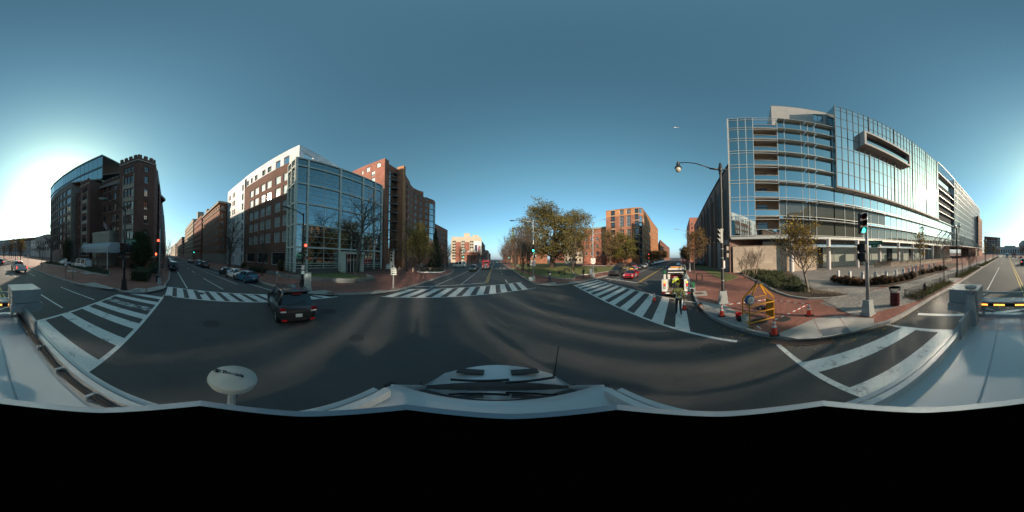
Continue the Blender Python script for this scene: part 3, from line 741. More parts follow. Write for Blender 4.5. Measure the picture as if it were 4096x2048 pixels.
# ---------------------------------------------------------------- generic far block: wall with window grid
def block(name, label, P, z1, m, fl=3.3, bay=3.0, wf=.5, hf=.55, z0=4.2, frame=None, glass=None, roofm=None, nx=2, ny=2, cat='building', sill=None, faces=None, cornice=None, base=None, one=True, d=.2, roof_z=None):
    """P: footprint, in order left to right as seen from the street for the faces that show"""
    Lb = P[0]; root = thing(name, label, cat, Lb); w = MB(); cnt = 0
    n = len(P)
    for k in range(n-1):
        A, B = P[k], P[k+1]; Lk = dist(A, B); hs = []
        if faces is None or k in faces:
            nb = max(1, int(Lk/bay)); nf = int((z1-z0-.5)/fl)
            for i in range(nb):
                for j in range(nf):
                    hs.append((Lk*(i+.5-wf/2)/nb, Lk*(i+.5+wf/2)/nb, z0+j*fl+(1-hf)/2*fl, z0+j*fl+(1+hf)/2*fl))
        w.wall(A, B, -.05, z1, hs, d)
        for q in hs: window(root, Lb, A, B, *q, nx, ny, d-.02, .07, frame or DARKFR, glass or WINGLASS, sill, one=one)
        if cornice:
            part('cornice', MB().bar((*seg(A, B, -.3, -.25), z1-.5), (*seg(A, B, Lk+.3, -.25), z1-.5), .7, .9), cornice, root, off(Lb)); c = MB().bar((*seg(A, B, -.2, -.1), z1-3.6), (*seg(A, B, Lk+.2, -.1), z1-3.6), .35, .4)
            part('cornice', c, cornice, root, off(Lb))
        if base: part('stone_base', MB().bar((*seg(A, B, 0, -.06), 2.0), (*seg(A, B, Lk, -.06), 2.0), .3, 4.1), base, root, off(Lb), uv=True)
    part('wall', w, m, root, off(Lb), uv=True)
    part('roof', MB().prism(P, z1-.35, z1-.05), roofm or ROOFM, root, off(Lb))
    return root, Lb
# left side of the cross street, going away
block('brick_building', 'dark brick building next behind the hotel along the street', [T(-52, 2.6), T(-75, 2.6), T(-75, 25), T(-52, 25)], 27.5, BR_DARK, bay=3.2, faces=(0,), wf=.4)
gl, glL = block('glass_building', 'narrow glass fronted tower rising behind the dark brick building', [T(-54, 3.4), T(-118, 2.4), T(-118, 30), T(-54, 30)], 34, mat('slate cladding', (.1, .12, .13), .5), fl=3.6, bay=2.0, wf=.92, hf=.9, z0=28 if False else 3, glass=HGLASS2, nx=1, ny=1, faces=(0,))
block('stone_building', 'tan office block beyond the glass tower on the left side of the street', [T(-120, 2.2), T(-190, 1.8), T(-190, 25), T(-120, 25)], 33, TAN, bay=5, faces=(0,), nx=1, ny=1)
block('stone_building', 'farthest grey office block on the left side of the street', [T(-195, 1.6), T(-330, 1.4), T(-330, 25), T(-195, 25)], 31, STONEG, bay=9, fl=4, faces=(0,), nx=1, ny=1)
# right side of the cross street
block('brick_office', 'old brown brick office with pale cornice past the white building', [T(-90, -20.2), T(-61, -20.2), T(-61, -45)][0:3]+[T(-90, -45)], 25.5, BR_CONDO, fl=3.2, bay=2.6, wf=.42, hf=.55, z0=5, faces=(0, 1), cornice=LIME, base=LIME, one=False, frame=WHITEFR)
block('apartment_building', 'pink brick block with a tall stair head behind the bare street tree', [T(-122, -20.6), T(-96, -20.6), T(-96, -45), T(-122, -45)], 28, BR_RED, bay=3.2, faces=(0, 1), nx=1, ny=2)
block('office_tower', 'cream and pink office tower half in sunlight down the street', [T(-185, -20.4), T(-126, -20.4), T(-126, -45), T(-185, -45)], 32, TAN, bay=3.6, faces=(0, 1), nx=1, ny=2, wf=.55)
for q, (s, t, z) in enumerate(((-104, -28, 31), (-131, -27, 36), (-160, -27, 36))):
    tag(part('stair_head', MB().box((*T(s, t), z), (4, 5, 6), AZT), (BR_RED, TAN, TAN)[q]), ('square stair head on the roof of the pink brick block', 'nearer stair head on the roof of the cream tower', 'farther stair head on the roof of the cream tower')[q], 'stair head')
block('office_block', 'grey brown office block at the end of the street view', [T(-330, -20), T(-215, -20), T(-215, -45), T(-330, -45)], 27, mat('brown stone', (.26, .17, .13), .85), fl=3.6, bay=6, faces=(0, 1), nx=1, ny=1)
block('office_block', 'pale distant block closing the street view', [T(-560, -14), T(-350, -19), T(-350, -45), T(-560, -45)], 27, TAN, fl=4, bay=15, faces=(0,), nx=1, ny=1)

# ---------------------------------------------------------------- corner building: brown brick, white frame and glass atrium
CT = -23.0; CL = T(-22, CT); cb = thing('corner_building', 'white and brown office building with a glass atrium on the corner', 'building', CL)
def XT(px, py=1000, t=CT): return hit(T(-100, t), T(0, t), px, py)
bA, bB = T(XT(975)[0]-100, CT), T(XT(1150)[0]-100, CT)
LB = dist(bA, bB); w = MB(); hs = []
def pxwin(A, B, x0, x1, y0, y1):
    p = hit(A, B, x0, (y0+y1)/2)[0]; q = hit(A, B, x1, (y0+y1)/2)[0]; m = (x0+x1)/2
    return (p, q, hit(A, B, m, y1)[1], hit(A, B, m, y0)[1])
cols = [(995, 1009), (1013, 1030), (1038, 1055), (1060, 1080), (1095, 1117), (1126, 1150)]
hits = [(hit(bA, bB, a, 1000)[0], hit(bA, bB, b, 1000)[0]) for a, b in cols]
zr = [(6.55, 8.9), (10.1, 12.5), (13.6, 16.0), (17.6, 19.8), (20.9, 23.1)]
for (a, b) in hits:
    for k, (za, zb) in enumerate(zr): hs.append((a, b, za, zb))
low = [(hit(bA, bB, 985, 1040)[0], hit(bA, bB, 1017, 1040)[0], 1.6, 4.2), (hit(bA, bB, 1029, 1040)[0], hit(bA, bB, 1070, 1040)[0], 1.6, 4.2), (hit(bA, bB, 1085, 1040)[0], hit(bA, bB, 1139, 1040)[0], 1.4, 4.3)]
w.wall(bA, bB, SW_Z, 25.6, hs+low, .25)
w.wall(seg(bA, bB, 0, 6), bA, SW_Z, 25.6)
part('brick_wall', w, BR_BROWN, cb, off(CL), uv=True)
for i, q in enumerate(hs): window(cb, CL, bA, bB, *q, 1, 1 if i % 5 > 2 else 2, .2, .09, WHITEFR, BLINDW if i % 5 > 2 else BLIND)
for q in low: window(cb, CL, bA, bB, *q, 1, 1, .2, .1, WHITEFR, WINGLASS)
# white walls: the low wing along the street, and the frame storey set over the brick
wA = T(XT(905)[0]-100, CT-.2); wt = 29.6
w = MB(); hs = []; WL = dist(wA, bA)
for f in (.06, .155, .33, .425):
    for k in range(8): hs.append((WL*f, WL*f+1.0, 1.3+k*3.4, 3.3+k*3.4))
for k in range(8): hs.append((WL*.86, WL*.86+1.2, 1.3+k*3.4, 3.6+k*3.4))
w.wall(wA, seg(wA, bA, WL-.3), SW_Z, wt-.1, hs, .25)
wsA, wsB = seg(bA, bB, -1.2, .4), seg(bA, bB, LB+2.4, .4)
fw = [hit(wsA, wsB, p, 700)[0] for p in (1024, 1038, 1049, 1063, 1077, 1083, 1098, 1112, 1140, 1156, 1178, 1194)]
q1 = [(hit(wsA, wsB, a, 720)[0], hit(wsA, wsB, b, 720)[0], 26.2, 28.0) for a, b in ((988, 996), (1003, 1011), (1019, 1030), (1048, 1061), (1069, 1085))]
q2 = [(hit(wsA, wsB, a, 650)[0], hit(wsA, wsB, b, 650)[0], 25.0, 28.3) for a, b in ((1103, 1122), (1135, 1157))]
w.wall(wsA, wsB, 20, wt+.4, q1+q2, .5)
cD = (-37.2, 20.2); cE = (-41, 27)
L3 = dist(wsB, cE); q3 = [(L3*a, L3*b, 25.0, 28.3) for a, b in ((.06, .2), (.26, .42), (.48, .62))]
w.wall(wsB, cE, 20, wt+.4, q3, .5)
w.prism([seg(wA, bA, 0, 1), seg(wA, bA, WL, 1), seg(wA, bA, WL, 16), seg(wA, bA, 0, 16)], wt-1, wt-.4)
w.wall(T(XT(905)[0]-100, CT-18), wA, SW_Z, wt-.1)
for A, B in ((wsA, wsB), (wsB, cE)):
    Lk = dist(A, B); w.bar((*seg(A, B, .1, .32), wt+.1), (*seg(A, B, Lk-.1, .32), wt+.1), .5, 1.0)
part('white_wall', w, WHITEW, cb, off(CL), uv=True)
for q in hs: window(cb, CL, wA, bA, *q, 1, 2, .2, .06, GREENFR, WINGLASS)
for q in q1: window(cb, CL, wsA, wsB, *q, 2, 1, .3, .06, GREENFR, WINGLASS)
part('core', MB().prism([seg(wsA, wsB, .5, 3), seg(wsA, wsB, dist(wsA, wsB)-6, 3), seg(wsA, wsB, dist(wsA, wsB)-14, 22), seg(wsA, wsB, .5, 22)], 1, 26), STONEG, cb, off(CL))
# glass atrium: a grid of panes held by a white steel frame
gA, gB = M(10.2, -28.6), M(33.9, -28.6); g0 = bB
at_ = MB(); AZ1 = 24.5
GLZ = [1.2, 5.2, 9.6, 13.9, 18.2, 22.5, AZ1]
def atrium_face(A, B, bays, sub):
    Lk = dist(A, B); xs = [Lk*b for b in bays]
    for i, (xa_, xb_) in enumerate(zip(xs, xs[1:])):
        ns = sub[i]
        for j in range(ns):
            p0, p1 = xa_+(xb_-xa_)*j/ns, xa_+(xb_-xa_)*(j+1)/ns
            for za, zb in zip(GLZ, GLZ[1:]):
                k = 2 if zb-za > 3 else 1
                for r_ in range(k):
                    a, b = za+(zb-za)*r_/k, za+(zb-za)*(r_+1)/k
                    part('pane', MB().wall(seg(A, B, p0+.035, 0), seg(A, B, p1-.035, 0), a+.035, b-.035), TEALGL, cb, off(CL))
                    for hline in (1,):
                        at_.bar((*seg(A, B, p0, -.02), (a+b)/2), (*seg(A, B, p1, -.02), (a+b)/2), .05, .035)
                    at_.bar((*seg(A, B, p0, -.02), a), (*seg(A, B, p1, -.02), a), .07, .06)
                if j == 0 or ns > 1:
                    br_.bar((*seg(A, B, p0+.1, -.012), za+.1), (*seg(A, B, p1-.1, -.012), zb-.1), .02, .03)
                    br_.bar((*seg(A, B, p1-.1, -.014), za+.1), (*seg(A, B, p0+.1, -.014), zb-.1), .02, .03)
            at_.bar((*seg(A, B, p0, -.02), GLZ[0]), (*seg(A, B, p0, -.02), AZ1), .09, .06)
    for za in GLZ[1:]: bm_.bar((*seg(A, B, -.1, -.12), za), (*seg(A, B, Lk+.1, -.12), za), .28, .3)
    for x in xs: part('column', MB().bar((*seg(A, B, x, -.15), .5), (*seg(A, B, x, -.15), AZ1), .34, .36), GREENFR, cb, off(CL))
    for zz in (1.25, 1.75, 2.2): rl_.bar((*seg(A, B, -.3, -.55), zz), (*seg(A, B, Lk*(.42 if Lk > 10 else 1), -.55), zz), .12, .1)
    if Lk > 10:
        for zz in (1.25, 1.75, 2.2): rl_.bar((*seg(A, B, Lk*.66, -.55), zz), (*seg(A, B, Lk*.98, -.55), zz), .12, .1)
br_, bm_, rl_ = MB(), PB('beam', GREENFR, cb, off(CL)), PB('railing', GREENFR, cb, off(CL))
GT = glassmat
atrium_face(gA, gB, (0, .10, .42, .70, .88, 1), (1, 2, 2, 2, 1))
atrium_face(g0, gA, (0, .5, 1), (1, 1))
part('glazing_bar', at_, GREENFR, cb, off(CL), kind='stuff'); part('brace', br_, GREENFR, cb, off(CL), kind='stuff')
part('plinth', MB().prism([g0, gA, gB, M(34, -36), M(12, -36)], SW_Z, 1.15), DARKCONC, cb, off(CL))
part('atrium_roof', MB().prism([g0, gA, gB, M(34, -36), M(12, -36)], AZ1-.05, AZ1+.12), GREENFR, cb, off(CL))
part('end_wall', MB().wall(gB, M(33.9, -45), SW_Z, 24.4), TEALGL, cb, off(CL))
ex, ey = seg(gA, gB, dist(gA, gB)*.54, -1.1); part('entrance', MB().box((ex, ey, 4.4), (5.6, 2.0, .5), AZM).box((*seg(gA, gB, dist(gA, gB)*.432, -1.0), 2.2), (.3, 1.8, 3.9), AZM).box((*seg(gA, gB, dist(gA, gB)*.648, -1.0), 2.2), (.3, 1.8, 3.9), AZM), GREENFR, cb, off(CL))
for i in range(5): 
    f = .445+i*.04; x = dist(gA, gB)*f
    o = part('door', MB().bar((*seg(gA, gB, x, -.9), .2), (*seg(gA, gB, x, -.9), 4.1), .08, .09).bar((*seg(gA, gB, x+.9, -.9), .2), (*seg(gA, gB, x+.9, -.9), 4.1), .08, .09).bar((*seg(gA, gB, x, -.9), 2.9), (*seg(gA, gB, x+.95, -.9), 2.9), .08, .09), WHITEPAINT, cb, off(CL))
    part('pane', MB().wall(seg(gA, gB, x+.05, -.88), seg(gA, gB, x+.9, -.88), .25, 4.1), WINGLASS, o)

# ---------------------------------------------------------------- wavy brick condominium beyond it
DL = M(38, -31); cd = thing('condominium', 'tall wavy fronted brick condominium with glass bays', 'building', DL)
w = MB(); cz = 38.0
cA, cBk = M(38, -31), M(37.2, -52)
side_h = [hit(cBk, cA, p, 700)[0] for p in (1400, 1535)]
qs = [pxwin(cBk, cA, 1507, 1523, 651, 669), pxwin(cBk, cA, 1465, 1480, 670, 687), pxwin(cBk, cA, 1485, 1500, 685, 704), pxwin(cBk, cA, 1485, 1500, 712, 730), pxwin(cBk, cA, 1446, 1454, 684, 698)]
w.wall(cBk, cA, SW_Z, cz, qs, .25, 1)
for q in qs: window(cd, DL, cBk, cA, *q, 2, 1, .2, .07, WHITEFR, BLINDW)
pts = [M(u, v) for u, v in ((38, -31), (40.2, -31), (44.5, -31), (44.6, -28.7), (45.8, -28.7), (45.9, -30.8), (50, -30.9), (53, -31.6), (57, -33), (61, -33.8), (64.5, -33.2), (67, -31.8), (70, -30), (73, -29), (76, -29.4), (79, -31.5), (80, -36))]
fl = 3.05; NF = 11
glassbay = {1, 5}; bal = {6}; endg = {12, 13, 14}
for k, (A, B) in enumerate(zip(pts, pts[1:])):
    Lk = dist(A, B); ztop = cz-1.5 if k < 3 else cz-2.2 if k < 11 else cz-5
    hs = []
    if k in glassbay or k in endg:
        for j in range(NF):
            z0_ = 3.4+j*fl
            if z0_+fl > ztop: break
            hs.append((.1, Lk-.1, z0_, z0_+fl-.25))
    elif k == 6: hs = [(Lk*.3, Lk*.75, 3.6+j*fl, 3.6+j*fl+2.2) for j in range(NF-1)]
    elif k in (7, 8, 9, 10, 11): hs = [(Lk*.3, Lk*.72, 4.0+j*fl, 4.0+j*fl+1.9) for j in range(NF-1)]
    w.wall(A, B, SW_Z, ztop, hs, .5 if k == 6 else .25)
    for q in hs:
        if k in glassbay or k in endg: window(cd, DL, A, B, *q, 3 if Lk > 3 else 2, 3, .12, .07, DARKFR, HGLASS2, one=True)
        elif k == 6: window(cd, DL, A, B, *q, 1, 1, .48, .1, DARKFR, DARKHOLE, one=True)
        else: window(cd, DL, A, B, *q, 3, 2, .2, .07, WHITEFR, WINGLASS, one=True)
part('wall', w, [BR_CONDO, BR_RED], cd, off(DL), uv=True)
part('roof', MB().prism(pts[:3]+pts[5:]+[M(78, -50), M(37.5, -50)], cz-5.6, cz-5.2), ROOFM, cd, off(DL))
part('pier', MB().prism([M(44.6, -28.4), M(45.8, -28.4), M(45.9, -31), M(44.6, -31)], SW_Z, cz-.6), BR_ORANGE, cd, off(DL), uv=True)
part('parapet', MB().prism([M(38, -31), M(40.1, -31.1), M(40.1, -33), M(38, -33)], cz-1.5, cz), BR_CONDO, cd, off(DL), uv=True)
part('parapet', MB().prism([M(46, -31.0), M(50, -31.0), M(57, -33.1), M(57, -33.6), M(50, -31.6), M(46, -31.6)], cz-2.2, cz-1.4), BR_CONDO, cd, off(DL), uv=True)
for k in (1, 5):
    A, B = pts[k], pts[k+1]
    if k == 1:
        for j in range(NF):
            z0_ = 3.4+j*fl; o = part('balcony', MB().prism([seg(A, B, Lk*0+2.2, -.9), seg(A, B, dist(A, B), -.9), seg(A, B, dist(A, B), 0), seg(A, B, 2.2, 0)], z0_-.2, z0_), GREYPAINT, cd, off(DL))
            rm = MB()
            for zz in (.35, .7, 1.05): rm.bar((*seg(A, B, 2.2, -.88), z0_+zz), (*seg(A, B, dist(A, B), -.88), z0_+zz), .03, .03)
            part('railing', rm, DARKFR, o)
block('brick_building', 'lower brick wing behind the white van by the condominium', [M(79.5, -34), M(110, -33), M(110, -60), M(79.5, -60)], 24, BR_CONDO, faces=(0,))

# ---------------------------------------------------------------- far along the avenue
WL_ = M(172, -47); wb = thing('apartment_building', 'cream and red brick apartment block with a painted billboard', 'building', WL_)
fa, fb = M(166, -46), M(172, -14); w = MB(); Lk = dist(fa, fb)
CREAM = mat('cream stucco', (.52, .44, .34), .85, var=.08)
w.wall(fa, fb, -.05, 24.5, [(Lk*f, Lk*f+1.6, 3+j*3, 4.8+j*3) for f in (.05, .11, .34, .40, .62, .68) for j in range(7)], .3, 0)
part('wall', w, CREAM, wb, off(WL_), uv=True)
for f0, f1 in ((.15, .32), (.44, .6)):
    part('brick_panel', MB().wall(seg(fa, fb, Lk*f0, -.15), seg(fa, fb, Lk*f1, -.15), -.05, 21.5), BR_RED, wb, off(WL_), uv=True)
for f in (.05, .11, .34, .40, .62, .68):
    for j in range(7): window(wb, WL_, fa, fb, Lk*f, Lk*f+1.6, 3+j*3, 4.8+j*3, 1, 1, .25, .1, DARKFR, WINGLASS, one=True)
part('upper_storey', MB().prism([seg(fa, fb, Lk*.02, .4), seg(fa, fb, Lk*.98, .4), seg(fa, fb, Lk*.98, 14), seg(fa, fb, Lk*.02, 14)], 24.4, 27.2).prism([seg(fa, fb, Lk*.42, 2), seg(fa, fb, Lk*.62, 2), seg(fa, fb, Lk*.62, 9), seg(fa, fb, Lk*.42, 9)], 27.2, 31.5).prism([seg(fa, fb, Lk*.7, 2), seg(fa, fb, Lk*.9, 2), seg(fa, fb, Lk*.9, 9), seg(fa, fb, Lk*.7, 9)], 27.2, 29.5), CREAM, wb, off(WL_))
part('brick_end', MB().prism([fb, M(230, -14), M(230, -46), seg(fa, fb, Lk, .2)], -.05, 23), BR_DARK, wb, off(WL_), uv=True)
bbL = seg(fa, fb, Lk*.84, -.4); bb = part('billboard', MB().wall(seg(fa, fb, Lk*.74, -.4), seg(fa, fb, Lk*.99, -.4), 8.5, 22.5), mat('billboard white', (.7, .7, .72), .6), wb, off(WL_))
part('printed_shape', MB().wall(seg(fa, fb, Lk*.77, -.44), seg(fa, fb, Lk*.85, -.44), 10, 18.5), mat('billboard navy', (.03, .045, .09), .6), bb)
part('printed_shape', MB().wall(seg(fa, fb, Lk*.88, -.44), seg(fa, fb, Lk*.93, -.44), 11, 17), mat('billboard rose', (.5, .12, .16), .6), bb)
shL = M(150, -21); sh = thing('brick_house', 'small brick house with a pale gable in front of the billboard', 'building', shL)
hp = [M(149, -26), M(150, -16.5)]
part('wall', MB().prism([hp[0], hp[1], M(160, -16.5), M(160, -26)], -.05, 10), BR_RED, sh, off(shL), uv=True)
k = MB(); a, b = hp; mid = lerp(a, b, .5); a2, b2, m2 = M(160, -26), M(160, -16.5), M(160, -21.2)
k.face([(*a, 10), (*b, 10), (*mid, 13.5)]); k.face([(*a, 10), (*mid, 13.5), (*m2, 13.5), (*a2, 10)]); k.face([(*b, 10), (*b2, 10), (*m2, 13.5), (*mid, 13.5)])
part('roof', k, mat('pale gable', (.62, .58, .52), .8), sh, off(shL))
for i, (u, v, hh, c) in enumerate(((250, -17, 20, 0), (330, -15, 22, 1), (430, -14, 20, 0))):
    block('row_building', ('brick row building past the billboard block', 'pale row building farther down the avenue', 'last brick row building at the end of the avenue')[i], [M(u, v), M(u+60, v+1), M(u+60, v-30), M(u, v-30)], hh, (BR_CONDO, TAN)[c], bay=8, fl=4, faces=(0,), nx=1, ny=1)
# church spire and flat roofed block behind the trees on the right of the avenue
spx = at(2052, 960, 170); sp = thing('church', 'church steeple with a slim green copper spire behind bare trees', 'church', spx[:2])
part('tower', MB().box((0, 0, 11), (5.5, 5.5, 22)), TAN, sp)
part('spire', MB().lathe([(2.9, 22), (2.2, 24), (0, 40)], 8), COPPER, sp); part('finial', MB().tube([(0, 0, 39.5), (0, 0, 42)], .1, 5), COPPER, sp)
block('apartment_building', 'brick apartment house with a flat cornice behind the giant elm', [T(128, -100), T(128, -72), T(150, -72)], 26, BR_CONDO, faces=(0,), bay=3.4, cornice=TAN)
block('row_house', 'old red brick house with white cornice beside the orange condominium', [T(86, -56.5), T(86, -37), T(100, -37), T(100, -56)], 22.5, BR_RED, fl=4.4, bay=3.4, wf=.38, hf=.5, z0=4.5, frame=WHITEFR, cornice=LIME, sill=LIME, one=False, faces=(0,))
block('row_house', 'pale low houses glimpsed through the park trees', [T(100, -84), T(96, -58), T(106, -58)], 9, CREAM, fl=3.6, bay=3.4, z0=1, faces=(0,))
block('row_house', 'red brick terrace glimpsed behind the park trees', [T(130, -128), T(118, -86), T(128, -86)], 11, BR_RED, fl=3.6, bay=3.4, z0=1, faces=(0,))
block('row_building', 'brick row along the right side of the avenue behind bare trees', [M(330, 17), M(120, 17), M(120, 40)], 12, BR_CONDO, fl=3.6, bay=6, z0=1, faces=(0,))

# ---------------------------------------------------------------- orange condominium
EL_ = T(74, -16.7); oc = thing('condominium', 'sunlit orange brick condominium with balconies on the far corner', 'building', EL_)
A, B = T(74, -35), T(74, -18.2); ozt = 28.2; Lk = dist(A, B)
bands = [(24.6, 28.2, 1), (SW_Z, 24.6, 0)]
cx = [hit(A, B, p, 900)[0] for p in (2443, 2460, 2479, 2495, 2507, 2523, 2539, 2558)]
cx = [(cx[0], cx[1], 'b'), (cx[2], cx[3], 'w'), (cx[4], cx[5], 'w'), (cx[6], cx[7], 'b')]
hsA, hsB = [], []
for a, b, k in cx:
    hsB.append((a, b, 25.2, 27.6, k))
    for z in (22.0, 18.7) if k == 'b' else (): hsA.append((a, b, z, z+2.8, k))
    if k == 'b':
        for z in (15.1, 11.8, 8.2, 4.9): hsA.append((a, b, z, z+2.7, k))
    else:
        for z in (18.9, 12.0, 5.2): hsA.append((a, b, z, z+5.6, k))
w = MB()
w.wall(A, B, 24.6, ozt, [q[:4] for q in hsB], .6, 1); w.wall(A, B, SW_Z, 24.6, [q[:4] for q in hsA], .6, 0)
c2 = T(75.5, -16.7); w.wall(B, c2, 24.6, ozt, [(.3, 1.9, 25, 27.8)], .2, 1); w.wall(B, c2, SW_Z, 24.6, [(.3, 1.9, 1+j*3.3, 3.9+j*3.3) for j in range(7)], .2, 0)
c4 = T(98, -16.7); sh_ = [(x, x+2.2, 1.5+j*3.35, 3.7+j*3.35) for x in (2, 8, 14, 19) for j in range(7)]
w.wall(c2, c4, SW_Z, ozt, sh_, .3, 1)
c5, c6 = T(98, -18.5), T(150, -18.5); s5 = [(x, x+1.8, 2+j*3.3, 4.2+j*3.3) for x in range(3, 50, 7) for j in range(8)]
w.wall(T(98, -40), c5, SW_Z, 30.5, [], .3, 1); w.wall(c5, c6, SW_Z, 30.5, s5, .4, 1)
part('wall', w, [BR_CONDO, BR_ORANGE], oc, off(EL_), uv=True)
part('roof', MB().prism([A, B, c2, c4, T(98, -35)], ozt-.5, ozt-.1).prism([T(98, -40), c5, c6, T(150, -40)], 30, 30.4), ROOFM, oc, off(EL_))
for a, b, z0_, z1_, k in hsA+hsB:
    if k == 'b':
        o = window(oc, EL_, A, B, a, b, z0_, z1_, 2, 1, .58, .08, DARKFR, WINGLASS)
        rm = MB()
        for i in range(9): rm.bar((*seg(A, B, a+(b-a)*i/8, .06), z0_), (*seg(A, B, a+(b-a)*i/8, .06), z0_+1.0), .03, .03)
        rm.bar((*seg(A, B, a, .06), z0_+1.0), (*seg(A, B, b, .06), z0_+1.0), .05, .05); part('railing', rm, DARKFR, oc, off(EL_))
        part('lintel', MB().bar((*seg(A, B, a-.2, -.04), z1_+.15), (*seg(A, B, b+.2, -.04), z1_+.15), .15, .3), TAN, oc, off(EL_))
    else: window(oc, EL_, A, B, a, b, z0_, z1_, 3, 4 if z1_-z0_ > 4 else 2, .3, .09, WHITEFR, WINGLASS, LIME)
for q in [(.3, 1.9, 25, 27.8)]+[(.3, 1.9, 1+j*3.3, 3.9+j*3.3) for j in range(7)]: window(oc, EL_, B, c2, *q, 2, 2, .15, .07, DARKFR, HGLASS2)
for q in sh_: window(oc, EL_, c2, c4, *q, 3, 2, .25, .08, WHITEFR, WINGLASS, one=True)
for q in s5: window(oc, EL_, c5, c6, *q, 2, 2, .35, .08, DARKFR, WINGLASS, one=True)
block('apartment_building', 'red brick tower at the end of the cross street on the right', [T(118, 30), T(118, 8.6), T(160, 8.6)][::-1][::-1], 33, BR_RED, fl=3.2, bay=3.4, wf=.3, hf=.4, frame=WHITEFR, faces=(0,))
block('brick_building', 'brown brick row far along the left side of the cross street', [T(160, -18), T(300, -16), T(300, -40)], 22, BR_CONDO, bay=7, faces=(0,))
# ---------------------------------------------------------------- far behind, around the avenue's other end
block('office_building', 'stepped grey office block in the haze at the end of the avenue', [M(-330, 13), M(-330, 42), M(-300, 42)][::-1], 34, STONEG, fl=4, bay=5, wf=.7, faces=(0, 1), nx=1, ny=1)
lbL = M(-270, -8); lib = thing('library', 'pale stone library with arched windows closing the avenue', 'building', lbL)
A, B = M(-268, 18), M(-268, -28); Lk = dist(A, B); hs = [(Lk*(i+.25)/12, Lk*(i+.75)/12, 2.5, 8.5) for i in range(12)]
LIBS = mat('library marble', (.5, .48, .45), .8)
part('wall', MB().wall(A, B, 0, 12, hs, .5), LIBS, lib, off(lbL)); part('cornice', MB().bar((*A, 12.3), (*B, 12.3), 1.5, .9).prism([seg(A, B, Lk*.3, 0), seg(A, B, Lk*.7, 0), seg(A, B, Lk*.7, 15), seg(A, B, Lk*.3, 15)], 12.7, 15), LIBS, lib, off(lbL))
for q in hs: window(lib, lbL, A, B, *q, 2, 3, .45, .15, DARKFR, WINGLASS, one=True)
block('office_building', 'long pale office building with stepped roof far behind the white pickup', [M(-255, -25), M(-210, -62), M(-150, -62), M(-150, -80)][::-1], 22, STONEG, fl=4, bay=6, wf=.7, faces=(0, 1, 2), nx=1, ny=1)
block('office_building', 'low pale stone wing left of the curved office', [M(-150, -45), M(-84, -42), M(-84, -60)], 15, LIBS, fl=4, bay=5, wf=.5, faces=(0,), nx=1, ny=1)
block('brick_hotel', 'brick hotel seen past the end of the long glass facade', [M(-148, 26), M(-172, 26), M(-172, 50)][::1], 38, BR_CONDO, fl=3.4, bay=3.4, faces=(0, 1), frame=WHITEFR)
block('office_building', 'dim grey block behind the bare trees on the far left of the avenue', [M(-420, -30), M(-300, -28), M(-290, -60)], 26, STONEG, fl=4, bay=9, faces=(0,), nx=1, ny=1)

# ---------------------------------------------------------------- long glass building on the right corner
GL_ = M(3.8, 32.3); hb = thing('glass_building', 'long glass and steel building with fins and a projecting frame box', 'building', GL_)
A, E_ = M(3.8, 32.3), M(-92, 31.6); LA = dist(A, E_)
OFF = off(GL_)
FLZ = [7.5+4.06*i for i in range(9)]           # storey lines
def hx(px): return hit(A, E_, px, 900)[0]
def hp(name, mb, m, parent=None, **k): return part(name, mb, m, parent or hb, OFF, **k)
def rect(mb, A, B, x0, x1, z0, z1, d=0, m=0): mb.wall(seg(A, B, x0, d), seg(A, B, x1, d), z0, z1, m=m)
PR = random.Random(4)
def pane(A, B, x0, x1, z0, z1, m, d=0, tilt=.006):
    q = [PR.uniform(-tilt, tilt) for _ in range(3)]; a, b = seg(A, B, x0+.03, d+q[0]), seg(A, B, x1-.03, d+q[1]); a2, b2 = seg(A, B, x0+.03, d+q[0]+q[2]), seg(A, B, x1-.03, d+q[1]+q[2])
    w = MB(); w.face([(*a, z0+.03), (*b, z0+.03), (*b2, z1-.03), (*a2, z1-.03)]); hp('pane', w, m)
x_st, x_g, x_b0, x_b1 = hx(2920), hx(3022), hx(3022), hx(3119)
XB0 = 22.1                                      # the projecting curtain wall starts here
part_list = []
mul, tr = PB('mullion', ALUL, hb, OFF), PB('transom', ALUL, hb, OFF)
# stone edge
nst = 8
for i in range(nst+1):
    z0_ = 6.9 if i == 0 else FLZ[i]-.0; z1_ = FLZ[min(i+1, 8)] if i < 8 else 40.2
    if z1_-z0_ > .1: hp('stone_panel', MB().box((*seg(A, E_, x_st/2, .35), (z0_+z1_)/2), (x_st-.02, .8, z1_-z0_-.04), math.atan2(E_[1]-A[1], E_[0]-A[0])), STONEG)
sideB = T(110, 10.4)
hp('slab_edge', MB().bar((*seg(A, E_, 0, .1), 7.05), (*seg(A, E_, LA, .1), 7.05), .5, .5), ALUL)
hp('soffit', MB().prism([A, E_, seg(A, E_, LA, 12), seg(A, E_, 0, 12)], 6.7, 6.9), STONEG)
